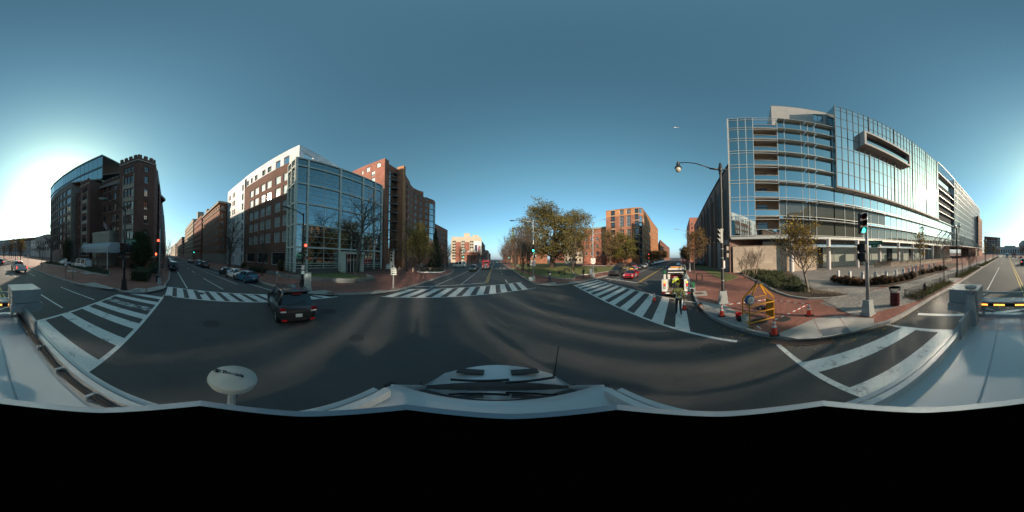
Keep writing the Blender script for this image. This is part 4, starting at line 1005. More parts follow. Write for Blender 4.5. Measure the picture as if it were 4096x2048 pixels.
# left glass, balconies, right glass with sun shelves
gx = [x_st, hx(2962), hx(2993), x_b0]; rx = [x_b1, hx(3147), hx(3213), hx(3240), hx(3266), XB0]
for k in range(8):
    z0_, z1_ = FLZ[k], FLZ[k+1] if k < 7 else 39.9
    sp = .78
    for a, b in list(zip(gx, gx[1:]))+list(zip(rx, rx[1:])):
        pane(A, E_, a, b, z0_, z1_-sp, HGLASS2 if k > 1 or a < 6 else glassmat('curtained glass', (.09, .095, .08), .03, 1.8, .05, .5)); pane(A, E_, a, b, z1_-sp, z1_, HGLASS2)
    o = hp('balcony', MB().prism([seg(A, E_, x_b0, 0), seg(A, E_, x_b1, 0), seg(A, E_, x_b1, 2.6), seg(A, E_, x_b0, 2.6)], z0_-.25, z0_), STONEG)
    part('back_wall', MB().wall(seg(A, E_, x_b0, 2.6), seg(A, E_, x_b1, 2.6), z0_, z1_-.25).wall(seg(A, E_, x_b0, 0), seg(A, E_, x_b0, 2.6), z0_, z1_-.25).wall(seg(A, E_, x_b1, 2.6), seg(A, E_, x_b1, 0), z0_, z1_-.25), TAN, o)
    part('door', MB().wall(seg(A, E_, x_b0+.5, 2.5), seg(A, E_, x_b0+2.6, 2.5), z0_+.1, z1_-1.0), WINGLASS, o)
    part('balustrade', MB().wall(seg(A, E_, x_b0+.05, .03), seg(A, E_, x_b1-.05, .03), z0_+.1, z0_+1.15), HGLASS2, o)
    tr.bar((*seg(A, E_, x_b0, -.03), z0_+1.2), (*seg(A, E_, x_b1, -.03), z0_+1.2), .1, .08)
for z in [z for k in range(8) for z in (FLZ[k], FLZ[k+1]-.78 if k < 7 else 39.1)]+[39.95]:
    tr.bar((*seg(A, E_, x_st, -.04), z), (*seg(A, E_, XB0, -.04), z), .14, .11)
for x in gx+rx: mul.bar((*seg(A, E_, x, -.05), 7.3), (*seg(A, E_, x, -.05), 40), .12, .09)
for k in range(1, 9):
    z = FLZ[k]-.78 if k < 8 else 39.1
    for a, b in ((x_b1, hx(3147)), (hx(3150), hx(3225)), (hx(3230), hx(3266)), (hx(3272), XB0-.1)):
        s_ = hp('sun_shelf', MB().prism([seg(A, E_, a, -1.0), seg(A, E_, b, -1.0), seg(A, E_, b, -.08), seg(A, E_, a, -.08)], z-.05, z+.03), ALUL)
        sl_ = MB()
        for i in range(4): sl_.bar((*seg(A, E_, a, -1.0+i*.25), z+.07), (*seg(A, E_, b, -1.0+i*.25), z+.07), .06, .05)
        part('slat', sl_, ALU, s_, kind='stuff')
# lower storeys running on under the curtain wall
lx = [XB0]+[XB0+2.72*i for i in range(1, int((LA-XB0)/2.72))]+[LA]
for k in range(2 if False else 3):
    z0_, z1_ = FLZ[k], FLZ[k+1]
    for i, (a, b) in enumerate(zip(lx, lx[1:])):
        pane(A, E_, a, b, z0_, z1_-.78, glassmat('curtained glass', (.09, .095, .08), .03, 1.8, .05, .5) if (k == 0 or i < 6) and k < 2 else HGLASS2); pane(A, E_, a, b, z1_-.78, z1_, HGLASS2)
    for z in (z0_, z1_-.78): tr.bar((*seg(A, E_, XB0, -.04), z), (*seg(A, E_, LA, -.04), z), .14, .11)
    for i in range(0, len(lx)-1, 2):
        hp('sun_shelf', MB().prism([seg(A, E_, lx[i], -1.0), seg(A, E_, lx[min(i+2, len(lx)-1)]-.3, -1.0), seg(A, E_, lx[min(i+2, len(lx)-1)]-.3, -.08), seg(A, E_, lx[i], -.08)], z1_-.83, z1_-.75), ALUL)
for x in lx: mul.bar((*seg(A, E_, x, -.05), 7.3), (*seg(A, E_, x, -.05), 19.6), .12, .09)
hp('inner_wall', MB().prism([seg(A, E_, .3, .3), seg(A, E_, x_b0-.05, .3), seg(A, E_, x_b0-.05, 2.75), seg(A, E_, x_b1+.05, 2.75), seg(A, E_, x_b1+.05, .3), seg(A, E_, LA, .3), seg(A, E_, LA, 20), seg(A, E_, .3, 20)], 6.95, 39.7), mat('dark interior', (.03, .035, .04), .9))
# projecting curtain wall with fins
bA, bB = M(-18.4, 31.1), M(-69.6, 30.8); LBk = dist(bA, bB); zb0, zb1 = 19.45, 50.0
fz = [zb0, 23.5, 27.6, 31.7, 35.8, 39.9, 44.0, 48.0, zb1]; nb = 31
for i in range(nb):
    a, b = LBk*i/nb, LBk*(i+1)/nb
    for z0_, z1_ in zip(fz, fz[1:]): pane(bA, bB, a, b, z0_, z1_, HGLASS, 0, .010)
FINM = mat('fin grey', (.17, .17, .16), .5, .3)
fm = MB().bar((0, -.08, 0), (0, -.07, zb1-zb0+.3), .14, .10).mesh('fin', FINM); fm2 = MB().bar((0, -.13, 0), (0, -.13, zb1-zb0+.3), .26, .22).mesh('fin', FINM)
for i in range(nb+1):
    p = seg(bA, bB, LBk*i/nb); put('fin', fm2 if i % 6 == 0 else fm, hb, (p[0]-GL_[0], p[1]-GL_[1], zb0-.15), math.atan2(bB[1]-bA[1], bB[0]-bA[0]))
for z in fz: hp('transom', MB().bar((*seg(bA, bB, 0, -.03), z), (*seg(bA, bB, LBk, -.03), z), .06, .14), FINM)
rA = M(-18.4, 36.5); Lr = dist(rA, bA)
for i in range(2):
    for z0_, z1_ in zip(fz, fz[1:]): pane(rA, bA, Lr*i/2, Lr*(i+1)/2, z0_, z1_, HGLASS2)
eA = M(-69.65, 30.8); eB = M(-69.65, 34); hp('return_wall', MB().wall(eA, eB, zb0, zb1), ALU)
hp('curtain_wall_core', MB().prism([M(-18.6, 31.3), M(-69.4, 31.0), M(-69.4, 36.4), M(-18.6, 36.4)], zb0+.06, zb1-.1), mat('dark interior', (.03, .035, .04), .9))
hp('soffit', MB().prism([M(-18.2, 30.7), M(-69.8, 30.4), M(-69.8, 31.5), M(-18.2, 31.8)], zb0-.5, zb0-.02, bottom=True), mat('bronze soffit', (.19, .15, .12), .6))
# projecting picture-frame box
pz = [hit(M(-18.4, 29), M(-70, 28.8), *q) for q in ((3462, 527), (3640, 618), (3462, 575), (3640, 660))]
x0, x1 = pz[0][0], pz[1][0]; zt = (pz[0][1]+pz[1][1])/2; zbm = (pz[2][1]+pz[3][1])/2
fA, fB = M(-18.4, 29), M(-70, 28.8)
fb_ = MB()
for z in (zt, zbm): fb_.prism([seg(fA, fB, x0, 0), seg(fA, fB, x1, 0), seg(fA, fB, x1, 2.2), seg(fA, fB, x0, 2.2)], z-.35, z+.35, bottom=True)
for x in (x0, x1): fb_.prism([seg(fA, fB, x-.3, 0.003), seg(fA, fB, x+.3, 0.003), seg(fA, fB, x+.3, 2.2), seg(fA, fB, x-.3, 2.2)], zbm-.349, zt+.349, bottom=True)
fo = hp('frame_box', fb_, STONEG)
part('glass_front', MB().wall(seg(fA, fB, x0+.3, .35), seg(fA, fB, x1-.3, .35), zbm+.35, zbm+1.6), HGLASS2, fo)
part('recess', MB().wall(seg(fA, fB, x0+.3, 1.7), seg(fA, fB, x1-.3, 1.7), zbm+.35, zt-.35), mat('dark interior', (.03, .035, .04), .9), fo)
# recessed storeys with louvred shelves between the two curtain walls, and the roof pergola
cA_, cB_ = M(-69.7, 32.6), M(-92, 32.4); Lc = dist(cA_, cB_)
for k in range(3, 8):
    z0_, z1_ = FLZ[k], FLZ[k+1]+(0 if k < 7 else 5)
    for i in range(6): pane(cA_, cB_, Lc*i/6, Lc*(i+1)/6, z0_, z1_, HGLASS2)
    hp('sun_shelf', MB().prism([seg(cA_, cB_, 0, -1.8), seg(cA_, cB_, Lc, -1.8), seg(cA_, cB_, Lc, 0), seg(cA_, cB_, 0, 0)], z1_-.2, z1_), ALUL)
hp('core', MB().prism([seg(cA_, cB_, 0, .2), seg(cA_, cB_, Lc, .2), seg(cA_, cB_, Lc, 12), seg(cA_, cB_, 0, 12)], 7, 39), mat('dark interior', (.03, .035, .04), .9))
pg = PB('pergola_beam', ALUL, hb, OFF)
for i in range(14): pg.bar((*M(-69.8-i*1.6, 30.6), 50.3), (*M(-69.8-i*1.6, 37), 50.3), .18, .25)
pg.bar((*M(-69, 30.7), 50.6), (*M(-93, 30.5), 50.6), .35, .3)
hp('penthouse', MB().prism([M(-70, 36), M(-92, 36), M(-92, 46), M(-70, 46)], 38, 49), TAN)
# far curtain wall
kA, kB = M(-92.3, 30.6), M(-172, 28.6); LK = dist(kA, kB); nb2 = 32; pn = MB(); fn = MB(); kz = [7.2+4.06*i for i in range(11)]+[50.2]
for i in range(nb2):
    for z0_, z1_ in zip(kz, kz[1:]): rect(pn, kA, kB, LK*i/nb2+.05, LK*(i+1)/nb2-.05, z0_+.05, z1_-.05)
    fn.bar((*seg(kA, kB, LK*i/nb2, -.2), 7), (*seg(kA, kB, LK*i/nb2, -.2), 50.5), .16, .26)
for z in kz: fn.bar((*seg(kA, kB, 0, -.08), z), (*seg(kA, kB, LK, -.08), z), .18, .22)
hp('pane', pn, glassmat('green facade glass', (.04, .10, .085), .06, 1.7), kind='stuff'); hp('fin', fn, WHITEPAINT, kind='stuff')
hp('curtain_wall_core', MB().prism([seg(kA, kB, 0, .2), seg(kA, kB, LK, .2), seg(kA, kB, LK, 30), seg(kA, kB, 0, 30)], 7.1, 50.1), mat('dark interior', (.03, .035, .04), .9))
hp('return_wall', MB().wall(M(-92.2, 36), M(-92.2, 30.6), 7, 50.1), ALU)
# ground storey: stone wall, columns, shopfront with lattice panels
sA, sB = M(3.6, 32.6), M(-14, 32.2); Ls = dist(sA, sB)
hp('stone_wall', MB().wall(sA, sB, SW_Z, 5.5).prism([sA, sB, seg(sA, sB, Ls, .5), seg(sA, sB, 0, .5)], 5.3, 5.5), STONE, uv=True)
hp('louvre', MB().wall(seg(sA, sB, 6, .4), seg(sA, sB, 12, .4), 5.5, 6.8), DARKFR)
for u in (-8, -16.2, -24, -31.6, -40, -48, -56, -64): hp('column', MB().lathe([(.48, SW_Z), (.48, 6.8)], 16, (*M(u, 31.4), 0)), mat('column paint', (.56, .52, .50), .5), smooth=True, angle=40)
dA, dB = M(-14, 36.2), M(-90, 35.6); Ld = dist(dA, dB); shop = mat('frosted shopfront', (.36, .40, .36), .25, ior=1.6)
hp('return_wall', MB().wall(M(-14, 32.2), M(-14, 36.4), SW_Z, 5.5), STONE, uv=True)
for i in range(24):
    a, b = Ld*i/24, Ld*(i+1)/24
    hp('shopfront_panel', MB().wall(seg(dA, dB, a+.06, 0), seg(dA, dB, b-.06, 0), .3, 5.2), shop if i % 4 else WINGLASS)
    if i % 3 == 1:
        lt = MB()
        for j in range(5):
            for q in range(10):
                c = (a+(b-a)*(j+.5)/5, .7+q*.42); 
                for t in range(6): 
                    t0, t1 = t*math.pi/3, (t+1)*math.pi/3
                    lt.bar((*seg(dA, dB, c[0]+.2*math.cos(t0), -.06), c[1]+.2*math.sin(t0)), (*seg(dA, dB, c[0]+.2*math.cos(t1), -.06), c[1]+.2*math.sin(t1)), .03, .03)
        hp('lattice', lt, WHITEPAINT, kind='stuff')
ft = PB('shopfront_bar', ALUL, hb, OFF)
for i in range(25): ft.bar((*seg(dA, dB, Ld*i/24, -.04), .2), (*seg(dA, dB, Ld*i/24, -.04), 6.7), .12, .1)
for j in range(5): ft.bar((*seg(dA, dB, 0, -.05), 5.3+j*.3), (*seg(dA, dB, Ld, -.05), 5.3+j*.3), .1, .07)
hp('awning', MB().prism([M(-10, 30), M(-56, 29.2), M(-56, 31.5), M(-10, 31.8)], 5.0, 5.12, bottom=True), ALUL)
# entrance canopy with diagonal struts farther on
hp('entrance_canopy', MB().prism([M(-76, 22.5), M(-138, 19), M(-138, 30), M(-76, 31)], 6.6, 6.95, bottom=True), ALUL)
for i in range(9): hp('strut', MB().bar((*M(-78-i*6.6, 30.6), 15), (*M(-80-i*6.6, 22.4-i*.3), 7), .3, .4), GREYPAINT)
hp('canopy_column', MB().lathe([(.5, SW_Z), (.5, 6)], 12, (*M(-112, 26), 0)), ALUL)
hp('stone_block', MB().prism([M(-72, 31), M(-82, 30), M(-82, 36), M(-72, 36)], SW_Z, 6.6), STONE, uv=True)
hp('stone_block', MB().prism([M(-140, 27), M(-166, 26.5), M(-166, 34), M(-140, 34)], SW_Z, 6.9), STONE, uv=True)
# stone penthouse on the roof
pA, pB = M(-5.4, 35.6), M(-18.6, 35.4); Lp = dist(pA, pB)
hp('penthouse', MB().wall(pA, pB, 38, 51, [(Lp*.74, Lp*.93, 45.2, 48.8)], .3).wall(seg(pA, pB, 0, 10), pA, 38, 51).prism([pA, pB, seg(pA, pB, Lp, 10), seg(pA, pB, 0, 10)], 50.7, 51), STONEG)
window(hb, GL_, pA, pB, Lp*.74, Lp*.93, 45.2, 48.8, 2, 1, .25, .1, DARKFR, HGLASS2)
# ---------------------------------------------------------------- brown louvred side building along the cross street
SL = T(32, 10.6); sb = thing('louvred_building', 'brown brick side building with tall louvre panels facing the cross street', 'building', SL)
qA, qB = T(110, 11), T(31.4, 10.6); LQ = dist(qA, qB); w = MB(); lou = []
BRSIDE = brickmat('side brick', (.21, .125, .095), (.17, .10, .08), (.17, .12, .1))
s_list = [(33.0, 36.6, 'g'), (38.5, 43.5, 'l'), (45.5, 49.5, 'b'), (51.5, 57, 'l'), (59, 63, 'b'), (65, 71, 'l'), (73, 78, 'b'), (80, 87, 'l'), (89, 95, 'b'), (97, 104, 'l')]
hs = [(110-b, 110-a, 8.0 if k != 'g' else 7.2, 20.5 if k != 'g' else 19.0) for a, b, k in s_list]
w.wall(qA, qB, -.05, 24.6, hs, .35); w.wall(qB, seg(qA, qB, LQ, 8), -.05, 24.6)
w.prism([qA, qB, seg(qA, qB, LQ, 12), seg(qA, qB, 0, 12)], 24.2, 24.58)
part('wall', w, BRSIDE, sb, off(SL), uv=True)
part('coping', MB().bar((*seg(qA, qB, 0, .1), 24.72), (*seg(qA, qB, LQ, .1), 24.72), .6, .25), DARKFR, sb, off(SL))
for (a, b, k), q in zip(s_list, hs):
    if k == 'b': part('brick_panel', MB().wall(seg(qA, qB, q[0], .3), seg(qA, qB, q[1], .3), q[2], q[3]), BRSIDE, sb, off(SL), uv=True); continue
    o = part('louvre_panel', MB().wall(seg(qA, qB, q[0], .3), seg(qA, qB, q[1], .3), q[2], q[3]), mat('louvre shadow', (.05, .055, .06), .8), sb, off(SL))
    sm = MB(); n = 26
    for i in range(n):
        z = q[2]+(q[3]-q[2])*(i+.5)/n
        sm.bar((*seg(qA, qB, q[0]+.03, .12), z), (*seg(qA, qB, q[1]-.03, .12), z), .2, .09)
    part('slat', sm, GREYPAINT, o, kind='stuff')
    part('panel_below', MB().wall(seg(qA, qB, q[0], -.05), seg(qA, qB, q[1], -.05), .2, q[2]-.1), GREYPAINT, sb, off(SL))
for s in (31.9, 37.5, 44.5, 50.5, 58, 64, 72): part('pilaster', MB().box((*T(s, 10.5), 11.5), (.9, .5, 22.8), AZT), BRSIDE, sb, off(SL), uv=True)

# ================================================================ TREES AND PLANTS
BARK = mat('grey bark', (.105, .088, .075), .9, var=.3, vscale=6, bump=.5, bscale=18)
BARKD = mat('dark bark', (.055, .044, .037), .9, var=.3, vscale=6, bump=.5, bscale=18)
TWIG = mat('twig', (.085, .062, .050), .9)
def leafm(name, cols, tr=.25):
    if name in MATS: return MATS[name]
    m = mat(name, cols[0], .65); n = m.node_tree.nodes; l = m.node_tree.links; b = n['Principled BSDF']
    g = n.new('ShaderNodeNewGeometry'); r = n.new('ShaderNodeValToRGB'); e = r.color_ramp.elements
    for i, c in enumerate(cols):
        el = e[i] if i < 2 else e.new(i/(len(cols)-1)); el.position = i/(len(cols)-1); el.color = (*c, 1)
    l.new(g.outputs['Random Per Island'], r.inputs[0]); l.new(r.outputs[0], b.inputs['Base Color'])
    t = n.new('ShaderNodeBsdfTranslucent'); l.new(r.outputs[0], t.inputs['Color']); mx = n.new('ShaderNodeMixShader'); mx.inputs[0].default_value = tr
    out = n['Material Output']; l.new(b.outputs[0], mx.inputs[1]); l.new(t.outputs[0], mx.inputs[2]); l.new(mx.outputs[0], out.inputs['Surface'])
    return m
LF_ELM = leafm('olive brown leaves', [(.10, .105, .03), (.15, .13, .04), (.20, .145, .05), (.12, .125, .035)])
LF_YEL = leafm('golden leaves', [(.30, .19, .025), (.22, .17, .03), (.38, .24, .03), (.16, .14, .03)])
LF_GRN = leafm('dark green leaves', [(.022, .035, .012), (.035, .05, .016), (.05, .055, .02)])
LF_YGR = leafm('yellow green leaves', [(.11, .11, .024), (.16, .14, .028), (.08, .085, .02), (.20, .16, .03)])
LF_BRN = leafm('russet leaves', [(.16, .085, .025), (.22, .13, .035), (.10, .065, .02), (.19, .12, .05)])
LF_SPR = leafm('sparse tan leaves', [(.21, .13, .06), (.16, .12, .05), (.12, .10, .04)])
LF_PIN = leafm('pine needles', [(.02, .034, .018), (.03, .045, .02), (.015, .026, .014)])
LF_NAN = leafm('red nandina leaves', [(.15, .03, .02), (.08, .04, .015), (.05, .05, .015), (.2, .05, .025)])
LF_HDG = leafm('hedge leaves', [(.035, .05, .014), (.055, .07, .02), (.075, .08, .025)])
LF_IVY = leafm('brown ivy leaves', [(.05, .03, .015), (.03, .025, .012), (.07, .045, .02)])
LF_GRS = leafm('dry grass blades', [(.20, .16, .09), (.28, .22, .13), (.13, .11, .05)])
LF_LIR = leafm('liriope blades', [(.045, .06, .018), (.08, .085, .03), (.12, .11, .05)])
LF_OCH = leafm('ochre leaves on the ground', [(.24, .15, .04), (.16, .09, .03), (.32, .22, .06)])
def grow(seed, H, trunk=.3, r0=.2, n=(9, 6, 5), ang=(50, 42, 40), lr=(.5, .55, .5), up=.12, wig=.16, multi=1, lead=.8, maxlev=3):
    rng = random.Random(seed); wood, twg, tips = MB(), MB(), []
    def br(p, d, L, r, lev):
        ns = (5, 4, 3, 2)[min(lev, 3)]; pts = [p]; ds = [d]
        for i in range(ns):
            w0 = wig*(.4 if lev == 0 and multi == 1 else 1); d = (d+Vector((rng.gauss(0, w0), rng.gauss(0, w0), rng.gauss(0, wig)*.7+up*(.3 if lev == 0 else 1)))).normalized()
            p = p+d*(L/ns); pts.append(p); ds.append(d)
        rr = [max(.009, r*(1-.62*i/ns)) if lev < maxlev else max(.0075, r*(1-.7*i/ns)) for i in range(ns+1)]
        (wood if lev < 2 else twg).tube(pts, rr, (8, 5, 4, 3)[min(lev, 3)], cap=lev < 2)
        if lev == maxlev: tips.extend(pts[1:]); return
        if lev == maxlev-1: tips.extend(pts[2:])
        lo = trunk if lev == 0 else .22; k = n[lev]; az = rng.uniform(0, 6.28)
        for j in range(k):
            f = lo+(1-lo)*(j+rng.uniform(.1, .9))/k; x = f*ns; i = min(int(x), ns-1)
            q = pts[i].lerp(pts[i+1], x-i); dd = ds[i+1]; az += 2.4+rng.uniform(-.5, .5)
            a = R(ang[lev]*rng.uniform(.75, 1.2)); t = dd.orthogonal().normalized(); t = Matrix.Rotation(az, 3, dd) @ t
            nd = (dd*math.cos(a)+t*math.sin(a)).normalized()
            if nd.z < -.25 and lev > 0: nd.z *= .3
            br(q, nd, L*lr[lev]*rng.uniform(.7, 1.15)*(1.15-.5*f if lev == 0 else 1), max(.009, rr[i]*.56), lev+1)
        if lev > 0: pass
    if multi == 1: br(Vector((0, 0, 0)), Vector((rng.gauss(0, .03), rng.gauss(0, .03), 1)).normalized(), H*lead, r0, 0)
    else:
        for i in range(multi):
            a = 6.28*i/multi+rng.uniform(-.4, .4); br(Vector((.08*math.cos(a), .08*math.sin(a), 0)), Vector((.33*math.cos(a), .33*math.sin(a), 1)).normalized(), H*lead*rng.uniform(.8, 1), r0, 0)
    if multi == 1: wood.lathe([(r0*1.5, -.05), (r0*1.15, r0*.9), (r0*.98, r0*2.5)], 8)
    return wood, twg, tips, rng
def tree(name, label, proto, loc, wm=BARK, lm=None, nleaf=0, lsize=.14, spread=.25, side=None, group=None, rz=0, blob=0):
    wood, twg, tips, rng = proto
    o = thing(name, label, 'tree', loc, rz, group)
    part('trunk', wood, wm, o, smooth=True)
    cr = part('crown', twg, TWIG, o)
    if nleaf:
        lf = MB(); c = 0
        pool = [p for p in tips if side is None or side(p)]
        # leaves gather round some twig ends, so the crown has clumps and gaps
        cl = rng.sample(pool, max(1, int(len(pool)*(blob or .7))))
        for i in range(nleaf):
            p = rng.choice(cl); lf.leaf((p.x+rng.gauss(0, spread), p.y+rng.gauss(0, spread), p.z+rng.gauss(0, spread*.8)), lsize*rng.uniform(.6, 1.35), rng)
        part('foliage', lf, lm, cr)
    return o
z_ = SW_Z+.02
def g3(px, py): p = G(px, py, SW_Z); return (p[0], p[1], SW_Z)
# -- bare trees
big = grow(3, 16.5, .22, .30, (19, 9, 7), (58, 45, 42), (.46, .5, .5), .10, .15)
t_big = tree('bare_tree', 'large bare tree in front of the glass atrium', big, g3(1425, 1108))
t_big2 = dup(t_big, g3(204, 1047), 2.1, (1.15, 1.15, 1.0), 'gnarled wide bare tree in front of the curved office')
t_brown = dup(t_big, (*T(-40, -16.5), .15), 1.0, (.75, .75, .98), 'tall dark bare street tree by the old brown brick office')
t_far = dup(t_big, (*M(125, -13), .15), 4.2, (.9, .9, .95), 'bare tree standing alone left of the avenue past the dump truck')
dup(t_big, (*M(-110, -40), .15), 3.0, .9, 'tall bare tree at the left edge of the view behind the globe lamps')
mid = grow(11, 9.5, .2, .17, (11, 7, 5), (46, 42, 40), (.5, .52, .5), .13, .15)
t_mid = tree('bare_tree', 'bare tree by the brick piers of the wavy condominium', mid, g3(1626, 1086), BARKD)
for px, py, sc, lab in ((915, 1077, .85, 'bare tree in front of the white wall beside the brown brick building'), (1048, 1103, .72, 'bare tree before the wide ground floor windows of the brown brick wall')):
    dup(t_mid, g3(px, py), px*.1, sc, lab)
for i, (u, v, sc) in enumerate(((52, -17, 1.0), (56, -19.5, .95), (62, -22, 1.0), (68, -26, 1.1), (50, -15.2, .85), (74, -22, 1.2), (82, -18, 1.1))):
    dup(t_mid, (*M(u, v), .15), u*1.3, sc, f'{ORD[i]} bare tree of the cluster before the cream apartment block', 'bare trees before the cream apartment block')
vase = grow(21, 11.5, .16, .14, (13, 8, 6), (30, 30, 34), (.75, .52, .5), .12, .10, lead=.55)
t_vase = tree('bare_tree', 'vase shaped bare tree nearest the lamp post on the park side', vase, g3(2088, 1095), BARKD)
for i, (u, v, sc, lab) in enumerate(((33, 7.0, .75, 'small bare tree just behind the green signal post'), (45, 8, 1.3, None), (54, 7.5, 1.4, None), (66, 8, 1.5, None), (78, 7.6, 1.5, None), (92, 8, 1.6, None), (110, 8, 1.5, None), (130, 8.2, 1.6, None), (155, 8.5, 1.6, None), (185, 9, 1.6, None), (64, 13, 1.4, None), (88, 14, 1.5, None), (120, 14, 1.6, None))):
    dup(t_vase, (*M(u, v), .15), u*.7, sc, lab or (f'{ORD[i-1]} bare tree from the corner in the row along the park side' if i < 10 else f'{ORD[i-10]} bare tree of the back row behind the park side row'), 'row of bare trees along the park side')
for i, (u, v, sc) in enumerate(((90, -13, 1.0), (108, -13.4, 1.0), (140, -14, 1.2), (165, -14, 1.2), (200, -14.5, 1.3), (240, -15, 1.3))):
    dup(t_vase, (*M(u, v), .15), u*.9, sc, f'{ORD[i]} bare tree of the far row on the left of the avenue', 'far row of bare trees left of the avenue')
young = grow(31, 5.2, .38, .055, (9, 5, 4), (40, 38, 36), (.45, .5, .5), .16, .12)
t_young = tree('young_tree', 'thin young tree in its planting strip next to the fire hydrant', young, g3(3776, 1139), BARK)
yl = [((165, 1079), 1.0, 'young street tree beside the white pickup at the kerb'), ((291, 1116), .82, 'young street tree beside the red and white curb sign'), ((1692, 1110), .85, 'spindly young tree in the leaf strewn strip near the one way sign'), ((665, 1092), 1.1, 'young bare street tree behind the red signal post')]
for (px, py), sc, lab in yl: dup(t_young, g3(px, py), px*.2, sc, lab)
for i, u in enumerate((-24, -36, -60, -72, -100, -115, -140)):
    dup(t_young, (*M(u, 6.7), .15), u*.6, 1.15, ('second thin tree along the right kerb, before the double globe lamp', 'third thin tree along the right kerb')[i] if i < 2 else f'{ORD[i]} thin kerb tree counted from the hydrant along the right kerb', 'thin trees along the right kerb')
for i, s in enumerate((-38, -50, -62, -75, -90)): dup(t_young, (*T(s, .9), .15), s*.6, 1.25, f'{ORD[i]} bare tree along the left sidewalk past the boxy jeep', 'bare trees along the left sidewalk')
for i, (u, v, sc) in enumerate(((-62, -14, 1.4), (-70, -16, 1.5), (-82, -14, 1.5), (-95, -15, 1.6), (-112, -14, 1.6), (-130, -16, 1.8), (-150, -14, 1.8), (-175, -15, 2))):
    dup(t_vase, (*M(u, v-.5), .15), u*.6, sc*.62, f'{ORD[i]} bare tree past the curved office along the far left kerb', 'hazy bare trees on the far left')
myr = grow(41, 5.6, .3, .055, (6, 6, 5), (34, 34, 36), (.5, .5, .5), .2, .12, multi=5, lead=.75)
t_myr = tree('crape_myrtle', 'larger bare many stemmed shrub tree against the beige stone wall', myr, g3(3020, 1104), mat('tan bark', (.26, .19, .15), .8, var=.2))
dup(t_myr, g3(2983, 1114), 1.4, .72, 'smaller bare many stemmed shrub tree left of the larger one on the beige wall')
for px, py, sc, lab in ((372, 1062, .62, 'many stemmed bare tree in the hotel bed right of the white van'), (345, 1066, .5, 'many stemmed bare tree in the hotel bed in front of the white van'), (398, 1078, .66, 'many stemmed bare tree at the tip of the hotel bed'), (300, 1056, .6, 'bare bushy tree beside the white canopy'), (3880, 1075, .8, 'bare bushy tree beyond the double globe lamp')):
    dup(t_myr, g3(px, py), px*.3, sc, lab)
thin = grow(45, 4.2, .35, .035, (7, 4, 3), (38, 38, 36), (.42, .5, .5), .15, .14)
tree('young_tree', 'spindly sapling between the bare shrub tree and the golden leaved tree', thin, g3(3142, 1127), BARK, LF_SPR, 60, .12, .1)
# -- trees with leaves
gk = grow(51, 6.3, .3, .09, (18, 9, 6), (42, 38, 36), (.46, .5, .5), .16, .12)
tree('leafy_tree', 'golden leaved young tree in the mulch bed by the yellow guard frame', gk, g3(3233, 1168), mat('smooth bark', (.17, .14, .12), .85, var=.25, vscale=5), LF_YEL, 1500, .16, .17, side=lambda p: p.z > 1.9 and (p.y < .5 or p.z > 3.6), blob=.55).scale = (1.35, 1.35, 1)
gk2 = grow(52, 6.6, .3, .08, (11, 6, 5), (42, 38, 36), (.45, .5, .5), .16, .12)
t_gk2 = tree('leafy_tree', 'young tree with yellow leaves on its right side behind the red shrubs', gk2, g3(3680, 1105), BARK, LF_YEL, 420, .21, .15, side=lambda p: p.y < -.3, blob=.35)
for i, u in enumerate((-54, -88, -128)): dup(t_gk2, (*M(u, 6.9), .15), u, .95, ('yellow leaved kerb tree beyond the second globe lamp', 'yellow leaved kerb tree farther along the avenue', 'farthest yellow leaved kerb tree')[i])
elm = grow(61, 23, .16, .62, (20, 11, 7), (64, 50, 44), (.56, .5, .5), .04, .16)
tree('giant_elm', 'giant spreading elm with olive brown leaves in the park', elm, (15.5, 62, .15), BARKD, LF_ELM, 34000, .36, .55, blob=.8).scale = (1.45, 1.45, 1.02)
elm2 = grow(62, 15.5, .22, .26, (13, 8, 6), (50, 44, 40), (.45, .5, .5), .10, .15)
t_elm2 = tree('leafy_tree', 'slender leafy tree on the lawn behind the dog walker', elm2, (15.6, 40, .15), BARKD, LF_ELM, 5200, .26, .35, blob=.65)
loc = grow(63, 14, .2, .22, (13, 8, 6), (56, 46, 42), (.5, .5, .5), .06, .16)
t_loc = tree('leafy_tree', 'sparse tan leaved tree behind the grey pickup in the park', loc, (41, 60, .15), BARK, LF_SPR, 6500, .32, .4, blob=.7)
t_loc.scale = (1.25, 1.25, 1.15)
t_pin = tree('leafy_tree', 'dense dark olive tree before the orange condominium', grow(64, 14.5, .14, .24, (16, 9, 6), (64, 48, 42), (.46, .5, .5), .03, .14), (47, 55.5, .15), BARKD, LF_YGR, 9500, .34, .38, blob=.6)
dup(t_elm2, (27, 66, .15), 2, (1.1, 1.1, 1.05), 'olive leaved tree at the back of the park, left of the sparse tan tree')
dup(t_elm2, (8.5, 75, .15), 4, (1.0, 1.0, .9), 'olive leaved tree half hidden behind the giant elm on its left')
dup(t_loc, (22, 82, .15), 1, 1.2, 'tan leaved tree at the back of the park behind the giant elm')
dup(t_loc, (34, 90, .15), 3, 1.1, 'tan leaved tree at the back of the park by the old red brick house')
tree('leafy_tree', 'yellow green leafy tree by the drive of the wavy condominium', grow(65, 10.5, .14, .18, (16, 8, 6), (50, 42, 40), (.5, .5, .5), .1, .13), (*M(34.5, -17.2), .15), BARKD, LF_YGR, 7500, .22, .3, blob=.8)
oak = grow(66, 9.0, .22, .14, (13, 8, 6), (46, 42, 40), (.46, .5, .5), .12, .13)
t_oak = tree('leafy_tree', 'russet leaved street tree beside the ladder truck', oak, (*T(33, 3.2), .15), BARKD, LF_BRN, 4200, .19, .28, blob=.75)
